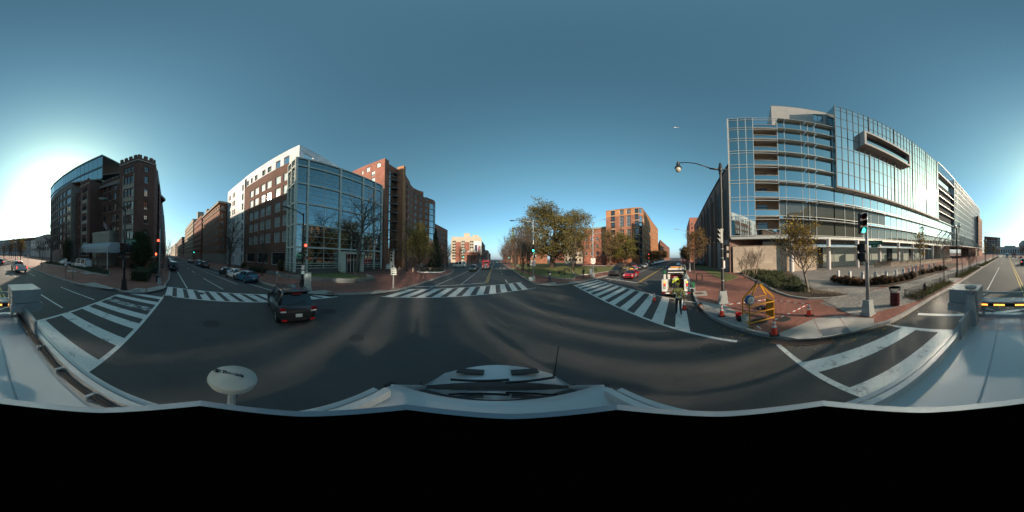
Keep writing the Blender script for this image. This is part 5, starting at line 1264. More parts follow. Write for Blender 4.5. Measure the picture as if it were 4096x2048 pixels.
for i, (s, t, sc) in enumerate(((60, 3, .8), (75, 3.2, .9), (95, 3.2, 1), (120, 3.4, 1.1), (150, 3.5, 1.2))): dup(t_oak, (*T(s, t), .15), s, sc, f'{ORD[i]} russet tree beyond the one beside the ladder truck', 'russet trees on the right of the cross street')
for i, (s, t, sc) in enumerate(((84, -15.2, .75), (97, -15.6, .85), (112, -15.2, .9), (130, -15.2, 1), (150, -15.4, 1.1), (175, -15.5, 1.2), (205, -14, 1.2))): dup(t_oak, (*T(s, t), .15), s*2, sc, f'{ORD[i]} russet street tree in the row past the orange condominium', 'russet trees past the orange condominium')
for (px, py), lab in (((322, 1072), 'bare tree in the hotel bed before the left end of the white canopy'), ((296, 1064), 'bare tree in the hotel bed before the brick wing left of the canopy')): dup(t_mid, g3(px, py), px, .6, lab)
for i, (u, v, sc) in enumerate(((-60, -14, 1.35), (-74, -16, 1.4), (-90, -17, 1.6))): dup(t_gk2, (*M(u, v), .15), u+2.0, sc, f'{ORD[i]} bare tree with some yellow leaves past the curved office')
# conifer and evergreens
cf = MB(); rng = random.Random(8)
tk = MB().tube([(0, 0, 0), (0, 0, 12.5)], [.2, .03], 7)
for i in range(5200):
    z = 1.2+11.4*rng.random()**1.25; r = (1-(z-1)/12)*2.9*(.35+.65*math.sqrt(rng.random())); a = rng.uniform(0, 6.28); r *= .8+.25*math.sin(a*3+z*2.1)
    cf.leaf((r*math.cos(a), r*math.sin(a), z-r*.12), .3*rng.uniform(.6, 1.3), rng)
o = thing('conifer', 'pointed dark green conifer at the far corner of the wavy condominium', 'tree', (*M(46, -17.6), .15)); part('trunk', tk, BARKD, o); part('crown', cf, LF_PIN, o)
def bush(name, label, loc, rx, ry, h, n, lm, ls, rz=0, seed=1, group=None, cat='shrub', core=True, box=False):
    rng = random.Random(seed); o = thing(name, label, cat, loc, rz, group); f = MB()
    if core: part('shade_core', MB().ell((0, 0, h*.45), (rx*.8, ry*.8, h*.42), 9, 6) if not box else MB().box((0, 0, h*.45), (rx*1.75, ry*1.7, h*.86)), mat('shrub shadow', (.02, .024, .01), .95), o)  # solid dark core, coloured as the shade between the leaves
    for i in range(n):
        if box:
            s = rng.random(); x, y, z = rng.uniform(-rx, rx), rng.uniform(-ry, ry), rng.uniform(.03, h)
            k = rng.choice((0, 1, 2, 2))
            if k == 0: x = math.copysign(rx, x)*rng.uniform(.9, 1.03)
            elif k == 1: y = math.copysign(ry, y)*rng.uniform(.88, 1.05)
            else: z = h*rng.uniform(.88, 1.03)
        else:
            a = rng.uniform(0, 6.28); e = math.asin(rng.uniform(-.35, 1)); q = rng.uniform(.78, 1.06)+.1*math.sin(a*4+e*5)
            x, y, z = rx*q*math.cos(a)*math.cos(e), ry*q*math.sin(a)*math.cos(e), h*.42+h*.58*q*math.sin(e)
        f.leaf((x, y, max(.02, z)), ls*rng.uniform(.6, 1.4), rng)
    part('foliage', f, lm, o); return o
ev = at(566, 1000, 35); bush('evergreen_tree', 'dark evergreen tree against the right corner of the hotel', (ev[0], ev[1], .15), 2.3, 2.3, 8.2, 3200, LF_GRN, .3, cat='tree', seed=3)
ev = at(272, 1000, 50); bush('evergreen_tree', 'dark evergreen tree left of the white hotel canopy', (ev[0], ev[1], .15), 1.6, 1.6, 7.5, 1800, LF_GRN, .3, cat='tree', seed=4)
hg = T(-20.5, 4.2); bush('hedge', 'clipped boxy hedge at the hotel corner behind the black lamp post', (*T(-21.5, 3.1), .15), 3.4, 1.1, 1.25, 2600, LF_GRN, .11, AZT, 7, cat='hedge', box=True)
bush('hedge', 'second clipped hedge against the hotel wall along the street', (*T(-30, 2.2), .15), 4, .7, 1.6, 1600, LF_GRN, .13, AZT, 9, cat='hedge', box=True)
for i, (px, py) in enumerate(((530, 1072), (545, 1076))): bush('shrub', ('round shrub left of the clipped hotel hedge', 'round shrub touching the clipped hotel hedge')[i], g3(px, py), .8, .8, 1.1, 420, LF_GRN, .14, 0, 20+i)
# ground-cover beds at the hotel
def bed(name, label, P, h, n, lm, ls, seed=2, kerb=True, z0=SW_Z, curb=CONC2):
    rng = random.Random(seed); root = thing(name, label, 'planting bed', (*P[0], 0))
    o = off(P[0]); part('soil', MB().prism(P, .1, z0+.16), SOIL, root, o)
    if kerb:
        for a, b in zip(P, P[1:]+P[:1]): part('edging', MB().bar((*a, z0+.1), (*b, z0+.1), .16, .22), curb, root, o)
    xs, ys = [p[0] for p in P], [p[1] for p in P]; f = MB(); c = 0; tries = 0
    def inside(x, y):
        r = False
        for i in range(len(P)):
            a, b = P[i], P[i-1]
            if (a[1] > y) != (b[1] > y) and x < (b[0]-a[0])*(y-a[1])/(b[1]-a[1])+a[0]: r = not r
        return r
    while c < n and tries < n*12:
        tries += 1; x, y = rng.uniform(min(xs), max(xs)), rng.uniform(min(ys), max(ys))
        if not inside(x, y): continue
        c += 1; f.leaf((x, y, z0+.16+h*rng.random()*(.6+.4*math.sin(x*2.1)*math.sin(y*1.7))), ls*rng.uniform(.6, 1.4), rng)
    part('ground_cover', f, lm, root, o, kind='stuff'); return root
bed('planting_bed', 'raised bed of dark ground cover with a rounded tip by the hotel drive', smooth_poly([G(275, 1070, .15), G(330, 1085, .15), G(390, 1098, .15), G(430, 1104, .15), G(438, 1096, .15), G(425, 1085, .15), G(380, 1074, .15), G(330, 1066, .15), G(275, 1062, .15)], 2), .4, 3200, LF_GRN, .16)
bed('planting_bed', 'narrow bed of dark ground cover in front of the white car at the hotel', [G(160, 1054, .15), G(245, 1066, .15), G(262, 1070, .15), G(266, 1060, .15), G(200, 1050, .15)], .4, 1500, LF_GRN, .17, 5)
# -- right corner planting
def clump_poly(P, n, seed):
    rng = random.Random(seed); xs, ys = [p[0] for p in P], [p[1] for p in P]; out = []
    while len(out) < n:
        x, y = rng.uniform(min(xs), max(xs)), rng.uniform(min(ys), max(ys)); r = False
        for i in range(len(P)):
            a, b = P[i], P[i-1]
            if (a[1] > y) != (b[1] > y) and x < (b[0]-a[0])*(y-a[1])/(b[1]-a[1])+a[0]: r = not r
        if r: out.append((x, y))
    return out
jun = [G(x, y, .15) for x, y in ((2945, 1094), (3000, 1108), (3060, 1135), (3110, 1155), (3165, 1168), (3215, 1170), (3222, 1150), (3190, 1125), (3160, 1105), (3100, 1092), (3010, 1086))]
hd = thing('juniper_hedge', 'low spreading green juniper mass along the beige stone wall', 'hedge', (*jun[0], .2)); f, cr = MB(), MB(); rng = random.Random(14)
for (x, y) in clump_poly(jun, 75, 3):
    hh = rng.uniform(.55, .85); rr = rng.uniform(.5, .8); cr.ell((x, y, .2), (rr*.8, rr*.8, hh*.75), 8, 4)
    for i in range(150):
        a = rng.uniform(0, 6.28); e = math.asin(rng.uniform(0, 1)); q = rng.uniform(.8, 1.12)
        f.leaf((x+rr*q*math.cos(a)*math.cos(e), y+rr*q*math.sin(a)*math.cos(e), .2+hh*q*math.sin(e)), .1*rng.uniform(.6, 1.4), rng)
part('shade_core', cr, mat('shrub shadow', (.02, .024, .01), .95), hd, off(jun[0])[:2]+(-.2,), kind='stuff'); part('foliage', f, LF_HDG, hd, off(jun[0])[:2]+(-.2,), kind='stuff')  # dark mounds paint the shade inside the juniper foliage
# red nandina shrubs in front of the white bollards
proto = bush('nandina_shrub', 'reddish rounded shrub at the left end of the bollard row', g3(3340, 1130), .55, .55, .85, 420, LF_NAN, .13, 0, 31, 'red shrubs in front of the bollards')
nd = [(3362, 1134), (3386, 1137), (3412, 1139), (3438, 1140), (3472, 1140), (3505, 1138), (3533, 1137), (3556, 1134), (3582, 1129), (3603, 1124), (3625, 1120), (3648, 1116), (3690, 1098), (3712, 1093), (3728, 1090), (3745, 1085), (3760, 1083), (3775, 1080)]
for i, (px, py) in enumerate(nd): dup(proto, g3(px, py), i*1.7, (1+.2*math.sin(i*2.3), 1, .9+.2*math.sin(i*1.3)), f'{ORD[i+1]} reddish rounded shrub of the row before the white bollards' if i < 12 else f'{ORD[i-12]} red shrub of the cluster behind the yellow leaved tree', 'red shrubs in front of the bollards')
# dry ornamental grass behind the shrubs and at the bed's edge
f = MB(); rng = random.Random(77)
for (px, py, n, s) in [(3330+i*22, 1126-max(0, i-8)*2.2, 26, .35) for i in range(16)]+[(3260, 1178, 60, .9), (3320, 1182, 60, .8), (3365, 1180, 40, .6), (3160, 1100, 60, .7), (3145, 1105, 50, .6)]:
    c = G(px, py, .15)
    for i in range(n):
        x, y = c[0]+rng.gauss(0, s*.5), c[1]+rng.gauss(0, s*.5); hh = rng.uniform(.3, .75); dx, dy = rng.gauss(0, .16), rng.gauss(0, .16); w_ = .012
        f.face([(x-w_, y, .18), (x+w_, y, .18), (x+dx*.5+w_*.7, y+dy*.5, .18+hh*.7), (x+dx*.5-w_*.7, y+dy*.5, .18+hh*.7)]); f.face([(x+dx*.5-w_*.7, y+dy*.5, .18+hh*.7), (x+dx*.5+w_*.7, y+dy*.5, .18+hh*.7), (x+dx, y+dy, .18+hh)])
go = part('ornamental_grass', f, LF_GRS, kind='stuff'); go['label'] = 'tufts of dry tan grass around the planting beds'
# liriope strip along the kerb
f = MB(); st = [(-9.3, -16.5), (-20, -34), (-38, -56), (-60, -84), (-90, -120)]
for a, b in st:
    for i in range(int(520*min(1, 18/abs(a)) * (abs(b-a)/8))):
        u, v = rng.uniform(b, a), rng.uniform(5.55, 6.75); x, y = M(u, v); hh = rng.uniform(.15, .38); dx, dy = rng.gauss(0, .14), rng.gauss(0, .14); w_ = .02 if a > -30 else .05
        f.face([(x-w_, y-w_, .17), (x+w_, y+w_, .17), (x+dx*.6+w_*.6, y+dy*.6, .17+hh), (x+dx*.6-w_*.6, y+dy*.6, .17+hh)]); f.face([(x+dx*.6-w_*.6, y+dy*.6, .17+hh), (x+dx*.6+w_*.6, y+dy*.6, .17+hh), (x+dx*1.3, y+dy*1.3, .17+hh*.8)])
go = part('liriope_grass', f, LF_LIR, kind='stuff'); go['label'] = 'green liriope grass in the kerb planting strip'
for a, b in st: part('planting_bed', MB().prism([M(a+.3, 5.38), M(b, 5.4), M(b, 6.9), M(a+.3, 6.9)], .1, Z2+.02), SOIL, kind='structure')
# ivy draped wall behind the forecourt
iv = M(-34, 24); io = thing('ivy_wall', 'low pale wall draped with brown ivy behind the forecourt', 'wall', (*iv, .15))
iwp = [M(-26, 27.5), M(-30, 26.2), M(-40, 24.6), M(-52, 23.3), M(-62, 22)]; mm = MB(); f = MB()
for a, b in zip(iwp, iwp[1:]): mm.bar((*a, .75), (*b, .75), .4, 1.3)
for a, b in zip(iwp, iwp[1:]):
    for i in range(900):
        p = lerp(a, b, rng.random()); z = 1.5-abs(rng.gauss(0, .45)); f.leaf((p[0]+rng.gauss(0, .25)-.15, p[1]+rng.gauss(0, .25), max(.2, z+.1)), .13*rng.uniform(.6, 1.4), rng)
part('wall_body', mm, STONE, io, (-iv[0], -iv[1], -.15)); part('ivy', f, LF_IVY, io, (-iv[0], -iv[1], -.15), kind='stuff')
# shrubs by the brown brick building and on the condominium drive
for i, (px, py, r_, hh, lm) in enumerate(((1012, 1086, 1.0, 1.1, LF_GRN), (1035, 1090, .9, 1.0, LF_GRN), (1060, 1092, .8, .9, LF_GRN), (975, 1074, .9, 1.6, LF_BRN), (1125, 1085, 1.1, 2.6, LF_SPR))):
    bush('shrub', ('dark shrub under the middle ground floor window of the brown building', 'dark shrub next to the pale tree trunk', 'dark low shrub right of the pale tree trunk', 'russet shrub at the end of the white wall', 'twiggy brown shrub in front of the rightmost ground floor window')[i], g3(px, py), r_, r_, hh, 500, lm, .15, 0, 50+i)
bed('planting_bed', 'round planted island with a white kerb on the condominium drive', smooth_poly([M(36, -12.6), M(41, -12.9), M(44, -15), M(43, -18), M(38, -19), M(34, -17), M(36, -12.6)], 2), .7, 1200, LF_GRN, .2, 6, curb=WHITEPAINT)
for i, (u, v) in enumerate(((24, -11.6), (29, -12.2), (35, -12.4))): pass
# fallen leaves
f = MB()
for i in range(900):
    k = rng.random()
    if k < .35: p = rng.choice(ne_kerb[18:46]); x, y = p[0]+rng.gauss(-.25, .25), p[1]+rng.gauss(0, .3); z = .012 if True else 0
    elif k < .6: q = rng.choice(bed1); x, y = q[0]+rng.gauss(0, 1.4), q[1]+rng.gauss(0, 1.4); z = .235
    elif k < .8: x, y = M(rng.uniform(26, 62), rng.gauss(6.2, .6)); z = .2
    else: x, y = M(rng.uniform(14, 30), rng.gauss(-11.3, .8)); z = .17
    a = rng.uniform(0, 6.28); s = rng.uniform(.03, .07); ca, sa = math.cos(a)*s, math.sin(a)*s
    f.face([(x-ca, y-sa, z), (x+sa*.7, y-ca*.7, z+.01), (x+ca, y+sa, z+.004), (x-sa*.7, y+ca*.7, z+.012)])
go = part('fallen_leaves', f, LF_OCH, kind='stuff'); go['label'] = 'ochre leaves fallen along kerbs and beds'

# ================================================================ VEHICLES
TYRE = mat('tyre', (.016, .016, .016), .85)
RIMS = mat('alloy rim', (.35, .36, .37), .35, .8)
def paint(name, c, metal=.0): return mat(name, c, .32, metal, coat=.8, var=.06, vscale=2)
P_BLK = paint('black car paint', (.014, .015, .016)); P_WHT = paint('white car paint', (.66, .66, .65)); P_BLU = paint('blue car paint', (.02, .115, .19))
P_RED = paint('red car paint', (.40, .012, .022)); P_PNK = paint('pink car paint', (.62, .045, .13)); P_GRY = paint('dark grey car paint', (.035, .038, .042))
P_SIL = paint('silver car paint', (.42, .43, .44), .3); P_MAR = paint('maroon car paint', (.10, .012, .014)); P_GRN = paint('dark green car paint', (.02, .035, .03)); P_OLV = paint('pale green car paint', (.42, .48, .22))
TRIM = mat('black trim', (.012, .012, .012), .6)
L_RED = mat('red lamp glass', (.28, .008, .01), .15, coat=.5); L_CLR = mat('clear lamp glass', (.5, .52, .52), .1, coat=.6)
L_BRK = mat('lit brake lamp', (.5, .02, .02), .3, emit=((1, .06, .03), 2.2)); L_AMB = mat('lit amber lamp', (.6, .25, .02), .3, emit=((1, .36, .06), 3.0)); L_HEAD = mat('lit headlamp', (.7, .7, .6), .3, emit=((1, .93, .75), 3.5))
PLATE = mat('licence plate', (.42, .48, .46), .5)
PROF = {  # stations: x/L, bottom z, shoulder z, roof z, half width, roof half width, flag (g side glass, w windscreen slope, p pillar, '' body)
 'suv': [(0, .42, .80, .80, .80, .6, ''), (.02, .34, 1.02, 1.04, .86, .66, ''), (.05, .30, 1.08, 1.12, .89, .66, 'w'), (.115, .26, 1.08, 1.63, .905, .64, 'p'), (.15, .24, 1.06, 1.69, .91, .65, 'g'), (.29, .24, 1.04, 1.72, .91, .66, 'p'), (.31, .24, 1.04, 1.72, .91, .66, 'g'), (.45, .24, 1.03, 1.71, .91, .66, 'p'), (.47, .24, 1.03, 1.71, .91, .66, 'g'), (.57, .24, 1.02, 1.66, .91, .65, 'w'), (.71, .25, 1.02, 1.06, .90, .7, ''), (.80, .26, 1.0, 1.04, .89, .7, ''), (.93, .28, .92, .95, .87, .66, ''), (.985, .32, .76, .80, .80, .6, ''), (1, .42, .66, .68, .72, .5, '')],
 'sedan': [(0, .42, .70, .72, .74, .55, ''), (.02, .32, .92, .95, .83, .62, ''), (.06, .26, .97, 1.0, .87, .62, ''), (.16, .22, .97, 1.02, .89, .58, 'w'), (.30, .2, .95, 1.40, .90, .55, 'p'), (.32, .2, .94, 1.42, .90, .56, 'g'), (.46, .2, .92, 1.46, .90, .57, 'p'), (.48, .2, .92, 1.46, .90, .57, 'g'), (.58, .2, .91, 1.42, .90, .56, 'w'), (.73, .2, .90, .95, .89, .66, ''), (.84, .22, .86, .90, .88, .64, ''), (.95, .24, .76, .79, .84, .58, ''), (.99, .3, .62, .64, .76, .5, ''), (1, .38, .52, .54, .68, .4, '')],
 'hatch': [(0, .42, .78, .80, .74, .55, ''), (.02, .3, .98, 1.0, .80, .58, ''), (.05, .25, 1.02, 1.10, .83, .58, 'w'), (.14, .22, 1.0, 1.40, .845, .56, 'p'), (.18, .2, .98, 1.45, .85, .56, 'g'), (.34, .2, .95, 1.50, .855, .58, 'p'), (.36, .2, .95, 1.50, .855, .58, 'g'), (.52, .2, .92, 1.48, .855, .58, 'p'), (.54, .2, .92, 1.47, .855, .58, 'g'), (.62, .2, .90, 1.38, .85, .56, 'w'), (.83, .22, .90, .95, .84, .62, ''), (.92, .24, .82, .86, .82, .58, ''), (.985, .3, .66, .68, .74, .5, ''), (1, .4, .54, .56, .66, .4, '')],
 'van': [(0, .5, 1.1, 1.9, .84, .72, 'w'), (.015, .36, 1.15, 2.06, .92, .80, 'p'), (.05, .3, 1.15, 2.14, .95, .82, 'g'), (.3, .3, 1.15, 2.16, .95, .82, 'p'), (.33, .3, 1.15, 2.16, .95, .82, 'g'), (.56, .3, 1.15, 2.14, .95, .82, 'p'), (.6, .3, 1.13, 2.12, .95, .82, 'g'), (.70, .3, 1.12, 2.02, .95, .78, 'w'), (.82, .3, 1.1, 1.16, .93, .7, ''), (.92, .32, 1.0, 1.05, .9, .66, ''), (.985, .36, .78, .82, .84, .6, ''), (1, .45, .66, .68, .78, .5, '')],
 'pickup': [(.40, .42, 1.10, 1.12, .95, .7, ''), (.405, .42, 1.12, 1.30, .96, .68, 'w'), (.43, .42, 1.14, 1.84, .96, .66, 'p'), (.45, .42, 1.14, 1.88, .96, .67, 'g'), (.53, .42, 1.14, 1.90, .96, .68, 'p'), (.55, .42, 1.14, 1.90, .96, .68, 'g'), (.63, .42, 1.14, 1.86, .96, .67, 'w'), (.75, .42, 1.16, 1.22, .96, .78, ''), (.85, .42, 1.15, 1.20, .96, .78, ''), (.97, .42, 1.08, 1.12, .94, .74, ''), (.995, .48, .9, .92, .9, .7, ''), (1, .55, .8, .82, .86, .6, '')]}
def carbody(kind, L, ws=1, hs=1):
    """(body, side glass + windscreens) meshes, nose towards +x, centred on the wheels' midpoint"""
    st = PROF[kind]; body, gl = MB(), MB(); rings = []
    for (f, zb, zs, zr, hw, hr, fl) in st:
        x = (f-.5)*L; hw *= ws; hr *= ws; zb *= hs; zs *= hs; zr *= hs
        gh = zr-zs > .16
        half = [(0, zb), (hw*.84, zb), (hw*.97, zb+.14), (hw, zb+(zs-zb)*.55), (hw*.97, zs-.03 if not gh else zs), (hr*1.0 if gh else hw*.86, zr-.07 if gh else zs+.01), (hr*.82 if gh else hw*.55, zr-.005), (0, zr+.025 if gh else zr+.012)]
        rings.append([(x, y, z) for y, z in half])
    for i in range(len(rings)-1):
        a, b, fl = rings[i], rings[i+1], st[i][6]
        for j in range(7):
            g = (fl == 'g' and j == 4) or (fl == 'w' and j in (4, 5, 6))
            t = gl if g else body
            q = [a[j], b[j], b[j+1], a[j+1]]
            if g and fl == 'g':   # leave a painted rim round the side window
                c = [sum(p[k] for p in q)/4 for k in range(3)]; q2 = [tuple(p[k]+(c[k]-p[k])*.1 for k in range(3)) for p in q]
                for e in range(4):
                    f = [q[e], q[(e+1) % 4], q2[(e+1) % 4], q2[e]]; body.face(f); body.face([(p[0], -p[1], p[2]) for p in f][::-1])
                q = q2
            t.face(q); t.face([(p[0], -p[1], p[2]) for p in q][::-1])
    for e, rev in ((0, False), (-1, True)):
        r = rings[e]; f = r+[(x, -y, z) for x, y, z in r[-2:0:-1]]
        body.face(f if rev else f[::-1])
    return body, gl
CARM = {}
def weld(me):
    import bmesh
    bm = bmesh.new(); bm.from_mesh(me); bmesh.ops.remove_doubles(bm, verts=bm.verts, dist=.001); bmesh.ops.recalc_face_normals(bm, faces=bm.faces); bm.to_mesh(me); bm.free()
    me.polygons.foreach_set('use_smooth', [True]*len(me.polygons)); me.set_sharp_from_angle(angle=R(32)); return me
def wheelmeshes(r, w=.22):
    k = ('wheel', r, w)
    if k not in CARM:
        rot = Matrix.Rotation(R(90), 3, 'X')
        t = MB().lathe([(r*.64, -w/2), (r*.93, -w/2), (r, -w*.32), (r, w*.32), (r*.93, w/2), (r*.64, w/2), (r*.62, w*.3), (r*.62, -w*.3), (r*.64, -w/2)], 20, rot=rot)
        m = MB().lathe([(.0, w*.28), (r*.16, w*.32), (r*.17, w*.2), (r*.5, w*.22), (r*.6, w*.42), (r*.66, w*.44)], 20, rot=Matrix.Rotation(R(-90), 3, 'X'))
        m.lathe([(.0, w*.28), (r*.16, w*.32), (r*.17, w*.2), (r*.5, w*.22), (r*.6, w*.42), (r*.66, w*.44)], 20, rot=rot)
        sp = MB()
        for i in range(5):
            a = 6.283*i/5
            sp.bar((0, -w*.4, 0), (r*.62*math.cos(a), -w*.42, r*.62*math.sin(a)), .04, .11*r/.33)
        CARM[k] = (t.mesh('tyre', TYRE, True), m.mesh('rim', TRIM, True), sp.mesh('spoke', RIMS))
        CARM[k][0].set_sharp_from_angle(angle=R(40))
    return CARM[k]
def car(name, label, cat, kind, L, pm, loc, az, ws=1, hs=1, r=.33, group=None, bl=False, hl=False, fax=.80, rax=.18, rails=False, sign=False, detail=True, plate=True):
    """az: heading (nose) as an angle of rotation about z"""
    o = thing(name, label, cat, loc, az, group); key = (kind, L, ws, hs)
    if key not in CARM:
        b, g = carbody(kind, L, ws, hs); CARM[key] = (b, g)
    b, g = CARM[key]
    bo = put('body', weld(b.mesh('body', pm)), o); put('window_glass', weld(g.mesh('window_glass', CARGLASS)), bo)
    st = PROF[kind]; hw = .91*ws if kind in ('suv', 'sedan') else .855*ws if kind == 'hatch' else .95*ws
    tm, rm, sm = wheelmeshes(r)
    for fx in (fax, rax):
        x = (fx-.5)*L
        for s in (-1, 1):
            w = put('wheel', tm, o, (x, s*(hw-.1), r), math.pi if s > 0 else 0); put('rim', rm, w); put('spoke', sm, w)
            n = 12; arch = MB()
            for i in range(n):
                a0, a1 = math.pi*i/n, math.pi*(i+1)/n
                P = lambda a, q: (x+q*math.cos(a), s*(hw+.006), max(.22, r+q*math.sin(a)))
                f = [P(a0, 0), P(a0, r*1.16), P(a1, r*1.16), P(a1, 0)]
                arch.face(f if s < 0 else f[::-1])
            part('wheel_arch', arch, TRIM, o)
    if detail:
        zl = {'suv': .92, 'sedan': .80, 'hatch': .86, 'van': 1.05, 'pickup': .95}[kind]*hs; xr = -.5*L; xf = .5*L
        if kind != 'pickup':
            for s in (-1, 1):
                part('tail_light', MB().box((xr+.10, s*(hw*.82), zl), (.22, .26, .16)), L_BRK if bl else L_RED, o)
        for s in (-1, 1):
            part('headlight', MB().box((xf-.16*L/4.5, s*(hw*.72), zl-.16), (.26, .30, .13), 0, rot=Matrix.Rotation(s*-.35, 3, 'Z')), L_HEAD if hl else L_CLR, o)
            part('mirror', MB().box(((.60 if kind != 'pickup' else .64)*L-.5*L+.12, s*(hw+.07), 1.0*hs if kind not in ('van', 'pickup') else 1.2), (.1, .17, .13)), pm, o)
        part('bumper', MB().box((xr+.03, 0, .44), (.12, hw*1.55, .16)), TRIM, o); part('grille', MB().box((xf-.02, 0, .5 if kind != 'pickup' else .86), (.06, hw*1.1, .22 if kind != 'pickup' else .4)), TRIM, o)
        if plate: part('licence_plate', MB().box((xr-.035, 0, .62 if kind != 'van' else .7), (.012, .31, .16)), PLATE, o)
    if rails:
        for s in (-1, 1): part('roof_rail', MB().tube([(-.36*L, s*.60*ws, 1.70*hs), (-.33*L, s*.60*ws, 1.77*hs), (.02*L, s*.60*ws, 1.78*hs), (.05*L, s*.6*ws, 1.72*hs)], .022, 6), TRIM, o)
    if sign: part('roof_sign', MB().box((.0, 0, 1.6*hs), (.18, .62, .16), 0, tx=.7, ty=.85), mat('taxi sign', (.5, .38, .05), .5), o)
    return o
def pickup_bed(o, L, pm, ws=1, bl=False):
    w = .96*ws; x0, x1 = -.5*L, -.1*L
    part('bed_floor', MB().box(((x0+x1)/2, 0, .62), (x1-x0, w*1.86, .1)), TRIM, o)
    for s in (-1, 1): part('bed_side', MB().box(((x0+x1)/2, s*(w-.05), .82), (x1-x0, .10, .66)), pm, o)
    part('tailgate', MB().box((x0+.03, 0, .84), (.07, w*1.78, .6)), pm, o)
    for s in (-1, 1): part('tail_light', MB().box((x0-.012, s*(w-.08), .92), (.05, .15, .34)), L_BRK if bl else L_RED, o)
    part('rear_bumper', MB().box((x0-.08, 0, .48), (.16, w*1.8, .18)), CHROME, o)
    if bl: part('high_brake_light', MB().box((-.1*L+.02, 0, 1.84), (.05, .35, .05)), L_BRK, o)
H = lambda p, z=0: (p[0], p[1], z)
toT, toTs, toM, toMe = AZT, AZT+math.pi, AZM, AZM+math.pi       # headings: up the cross street, down it, west, east
# near black wagon, turning left
fr_, fl_ = G(1110, 1299), G(1245, 1281)
bc = ((fr_[0]+fl_[0])/2, (fr_[1]+fl_[1])/2); wd = math.atan2(fl_[1]-fr_[1], fl_[0]-fr_[0]); hd_ = wd+math.pi/2
hd_ = math.atan2(G(1075, 1243)[1]-fr_[1], G(1075, 1243)[0]-fr_[0])*.5+.5*hd_ if abs(math.atan2(G(1075, 1243)[1]-fr_[1], G(1075, 1243)[0]-fr_[0])-hd_) < 1 else hd_
hd_ = R(183)
cc = (bc[0]+math.cos(hd_)*1.75, bc[1]+math.sin(hd_)*1.75)
fo = car('station_wagon', 'black wagon with roof rails crossing the junction, nearest car', 'car', 'suv', 4.6, P_BLK, H(cc), hd_, 1.0, 1.0, .36, rails=True)
LF = 4.6
for s in (-1, 1):
    part('reversing_light', MB().box((-LF/2+.035, s*.72, .82), (.1, .26, .07)), L_CLR, fo); part('reflector', MB().box((-LF/2-.035, s*.66, .40), (.04, .22, .08)), mat('lit red reflector', (.5, .012, .012), .3), fo)
part('spoiler', MB().box((-LF*.385, 0, 1.69), (.34, 1.24, .05), 0, rot=Matrix.Rotation(-.1, 3, 'Y')), P_BLK, fo); part('rear_wiper', MB().bar((-LF*.448, .05, 1.17), (-LF*.440, -.42, 1.22), .02, .03), TRIM, fo)
part('exhaust', MB().tube([(-LF/2-.03, -.58, .3), (-LF/2+.2, -.58, .3)], .04, 8), CHROME, fo); part('high_brake_light', MB().box((-LF*.425, 0, 1.60), (.05, .5, .035)), mat('lit red reflector', (.5, .012, .012), .3), fo)
part('side_cladding', MB().box((0, .9, .32), (2.2, .05, .16)).box((0, -.9, .32), (2.2, .05, .16)), TRIM, fo, kind='stuff')
# parked along the cross street on the left
for px, py, kind, L, pm, lab, nm, cat in ((1000, 1131, 'hatch', 4.0, P_BLU, 'blue hatchback parked nearest the parking meter', 'hatchback', 'car'), (945, 1117, 'sedan', 4.6, P_WHT, 'white sedan with a small green door emblem parked behind the blue hatchback', 'sedan', 'car'), (893, 1106, 'sedan', 4.7, P_BLK, 'black sedan parked in front of the white sedan', 'sedan', 'car')):
    p = G(px, py); sv = p[0]*math.sin(AT)+p[1]*math.cos(AT)
    o = car(nm, lab, cat, kind, L, pm, H(T(sv-1.2, -10.0)), toTs)
    if 'emblem' in lab: part('emblem', MB().lathe([(.0, 0), (.22, 0), (.22, .006), (0, .006)], 14, rot=Matrix.Rotation(R(90), 3, 'X')), mat('door emblem green', (.03, .22, .06), .5), o, loc=(.1, -.925, .62))
for s, kind, L, pm, lab, nm in ((-42, 'suv', 4.8, P_MAR, 'maroon wagon parked before the brown brick office', 'station_wagon'), (-48.5, 'suv', 4.6, P_SIL, 'silver wagon parked behind the maroon wagon', 'station_wagon'), (-66, 'sedan', 4.6, P_MAR, 'dark red sedan parked far down the right kerb of the street', 'sedan')):
    car(nm, lab, 'car', kind, L, pm, H(T(s, -10.0)), toTs)
car('sedan', 'silver sedan standing across the side street entrance', 'car', 'sedan', 4.6, P_SIL, H(T(-72, -15)), toT+1.3)
jp = car('jeep', 'boxy dark jeep with a spare wheel on its back at the left kerb', 'car', 'suv', 4.3, P_GRY, H(T(-34.5, -1.6+.1)), toTs, 1, 1.08, .39)
tm, rm, sm = wheelmeshes(.36); w = put('spare_wheel', tm, jp, (-2.28, 0, 1.0), R(90)); put('rim', rm, w); put('spoke', sm, w)
for i, (s, kind, pm) in enumerate(((-42, 'suv', P_BLK), (-49, 'sedan', P_SIL), (-56, 'suv', P_GRY), (-63, 'suv', P_WHT), (-71, 'sedan', P_BLK), (-90, 'suv', P_SIL), (-98, 'suv', P_GRY))):
    car('parked_car', ('black wagon directly ahead of the boxy jeep', 'silver car second ahead of the boxy jeep', 'grey wagon third ahead of the boxy jeep', 'white wagon fourth ahead of the boxy jeep', 'black car far ahead in the jeep\'s parking lane', 'silver wagon past the far crosswalk at the left kerb', 'grey wagon farthest along the left kerb')[i], 'car', kind, 4.6, pm, H(T(s, -1.3)), toTs, detail=i < 4, group='cars along the left kerb of the street')
for i, (s, t, kind, pm) in enumerate(((-105, -4, 'suv', P_WHT), (-118, -7, 'sedan', P_BLK), (-135, -4, 'van', P_WHT), (-150, -7.5, 'suv', P_GRY), (-165, -4, 'sedan', P_SIL))):
    car('distant_car', ('white wagon', 'black car', 'white van', 'grey wagon', 'silver car')[i]+' in the distant traffic down the street', 'car', kind, 4.8, pm, H(T(s, t)), toTs, detail=False, group='distant traffic down the street')
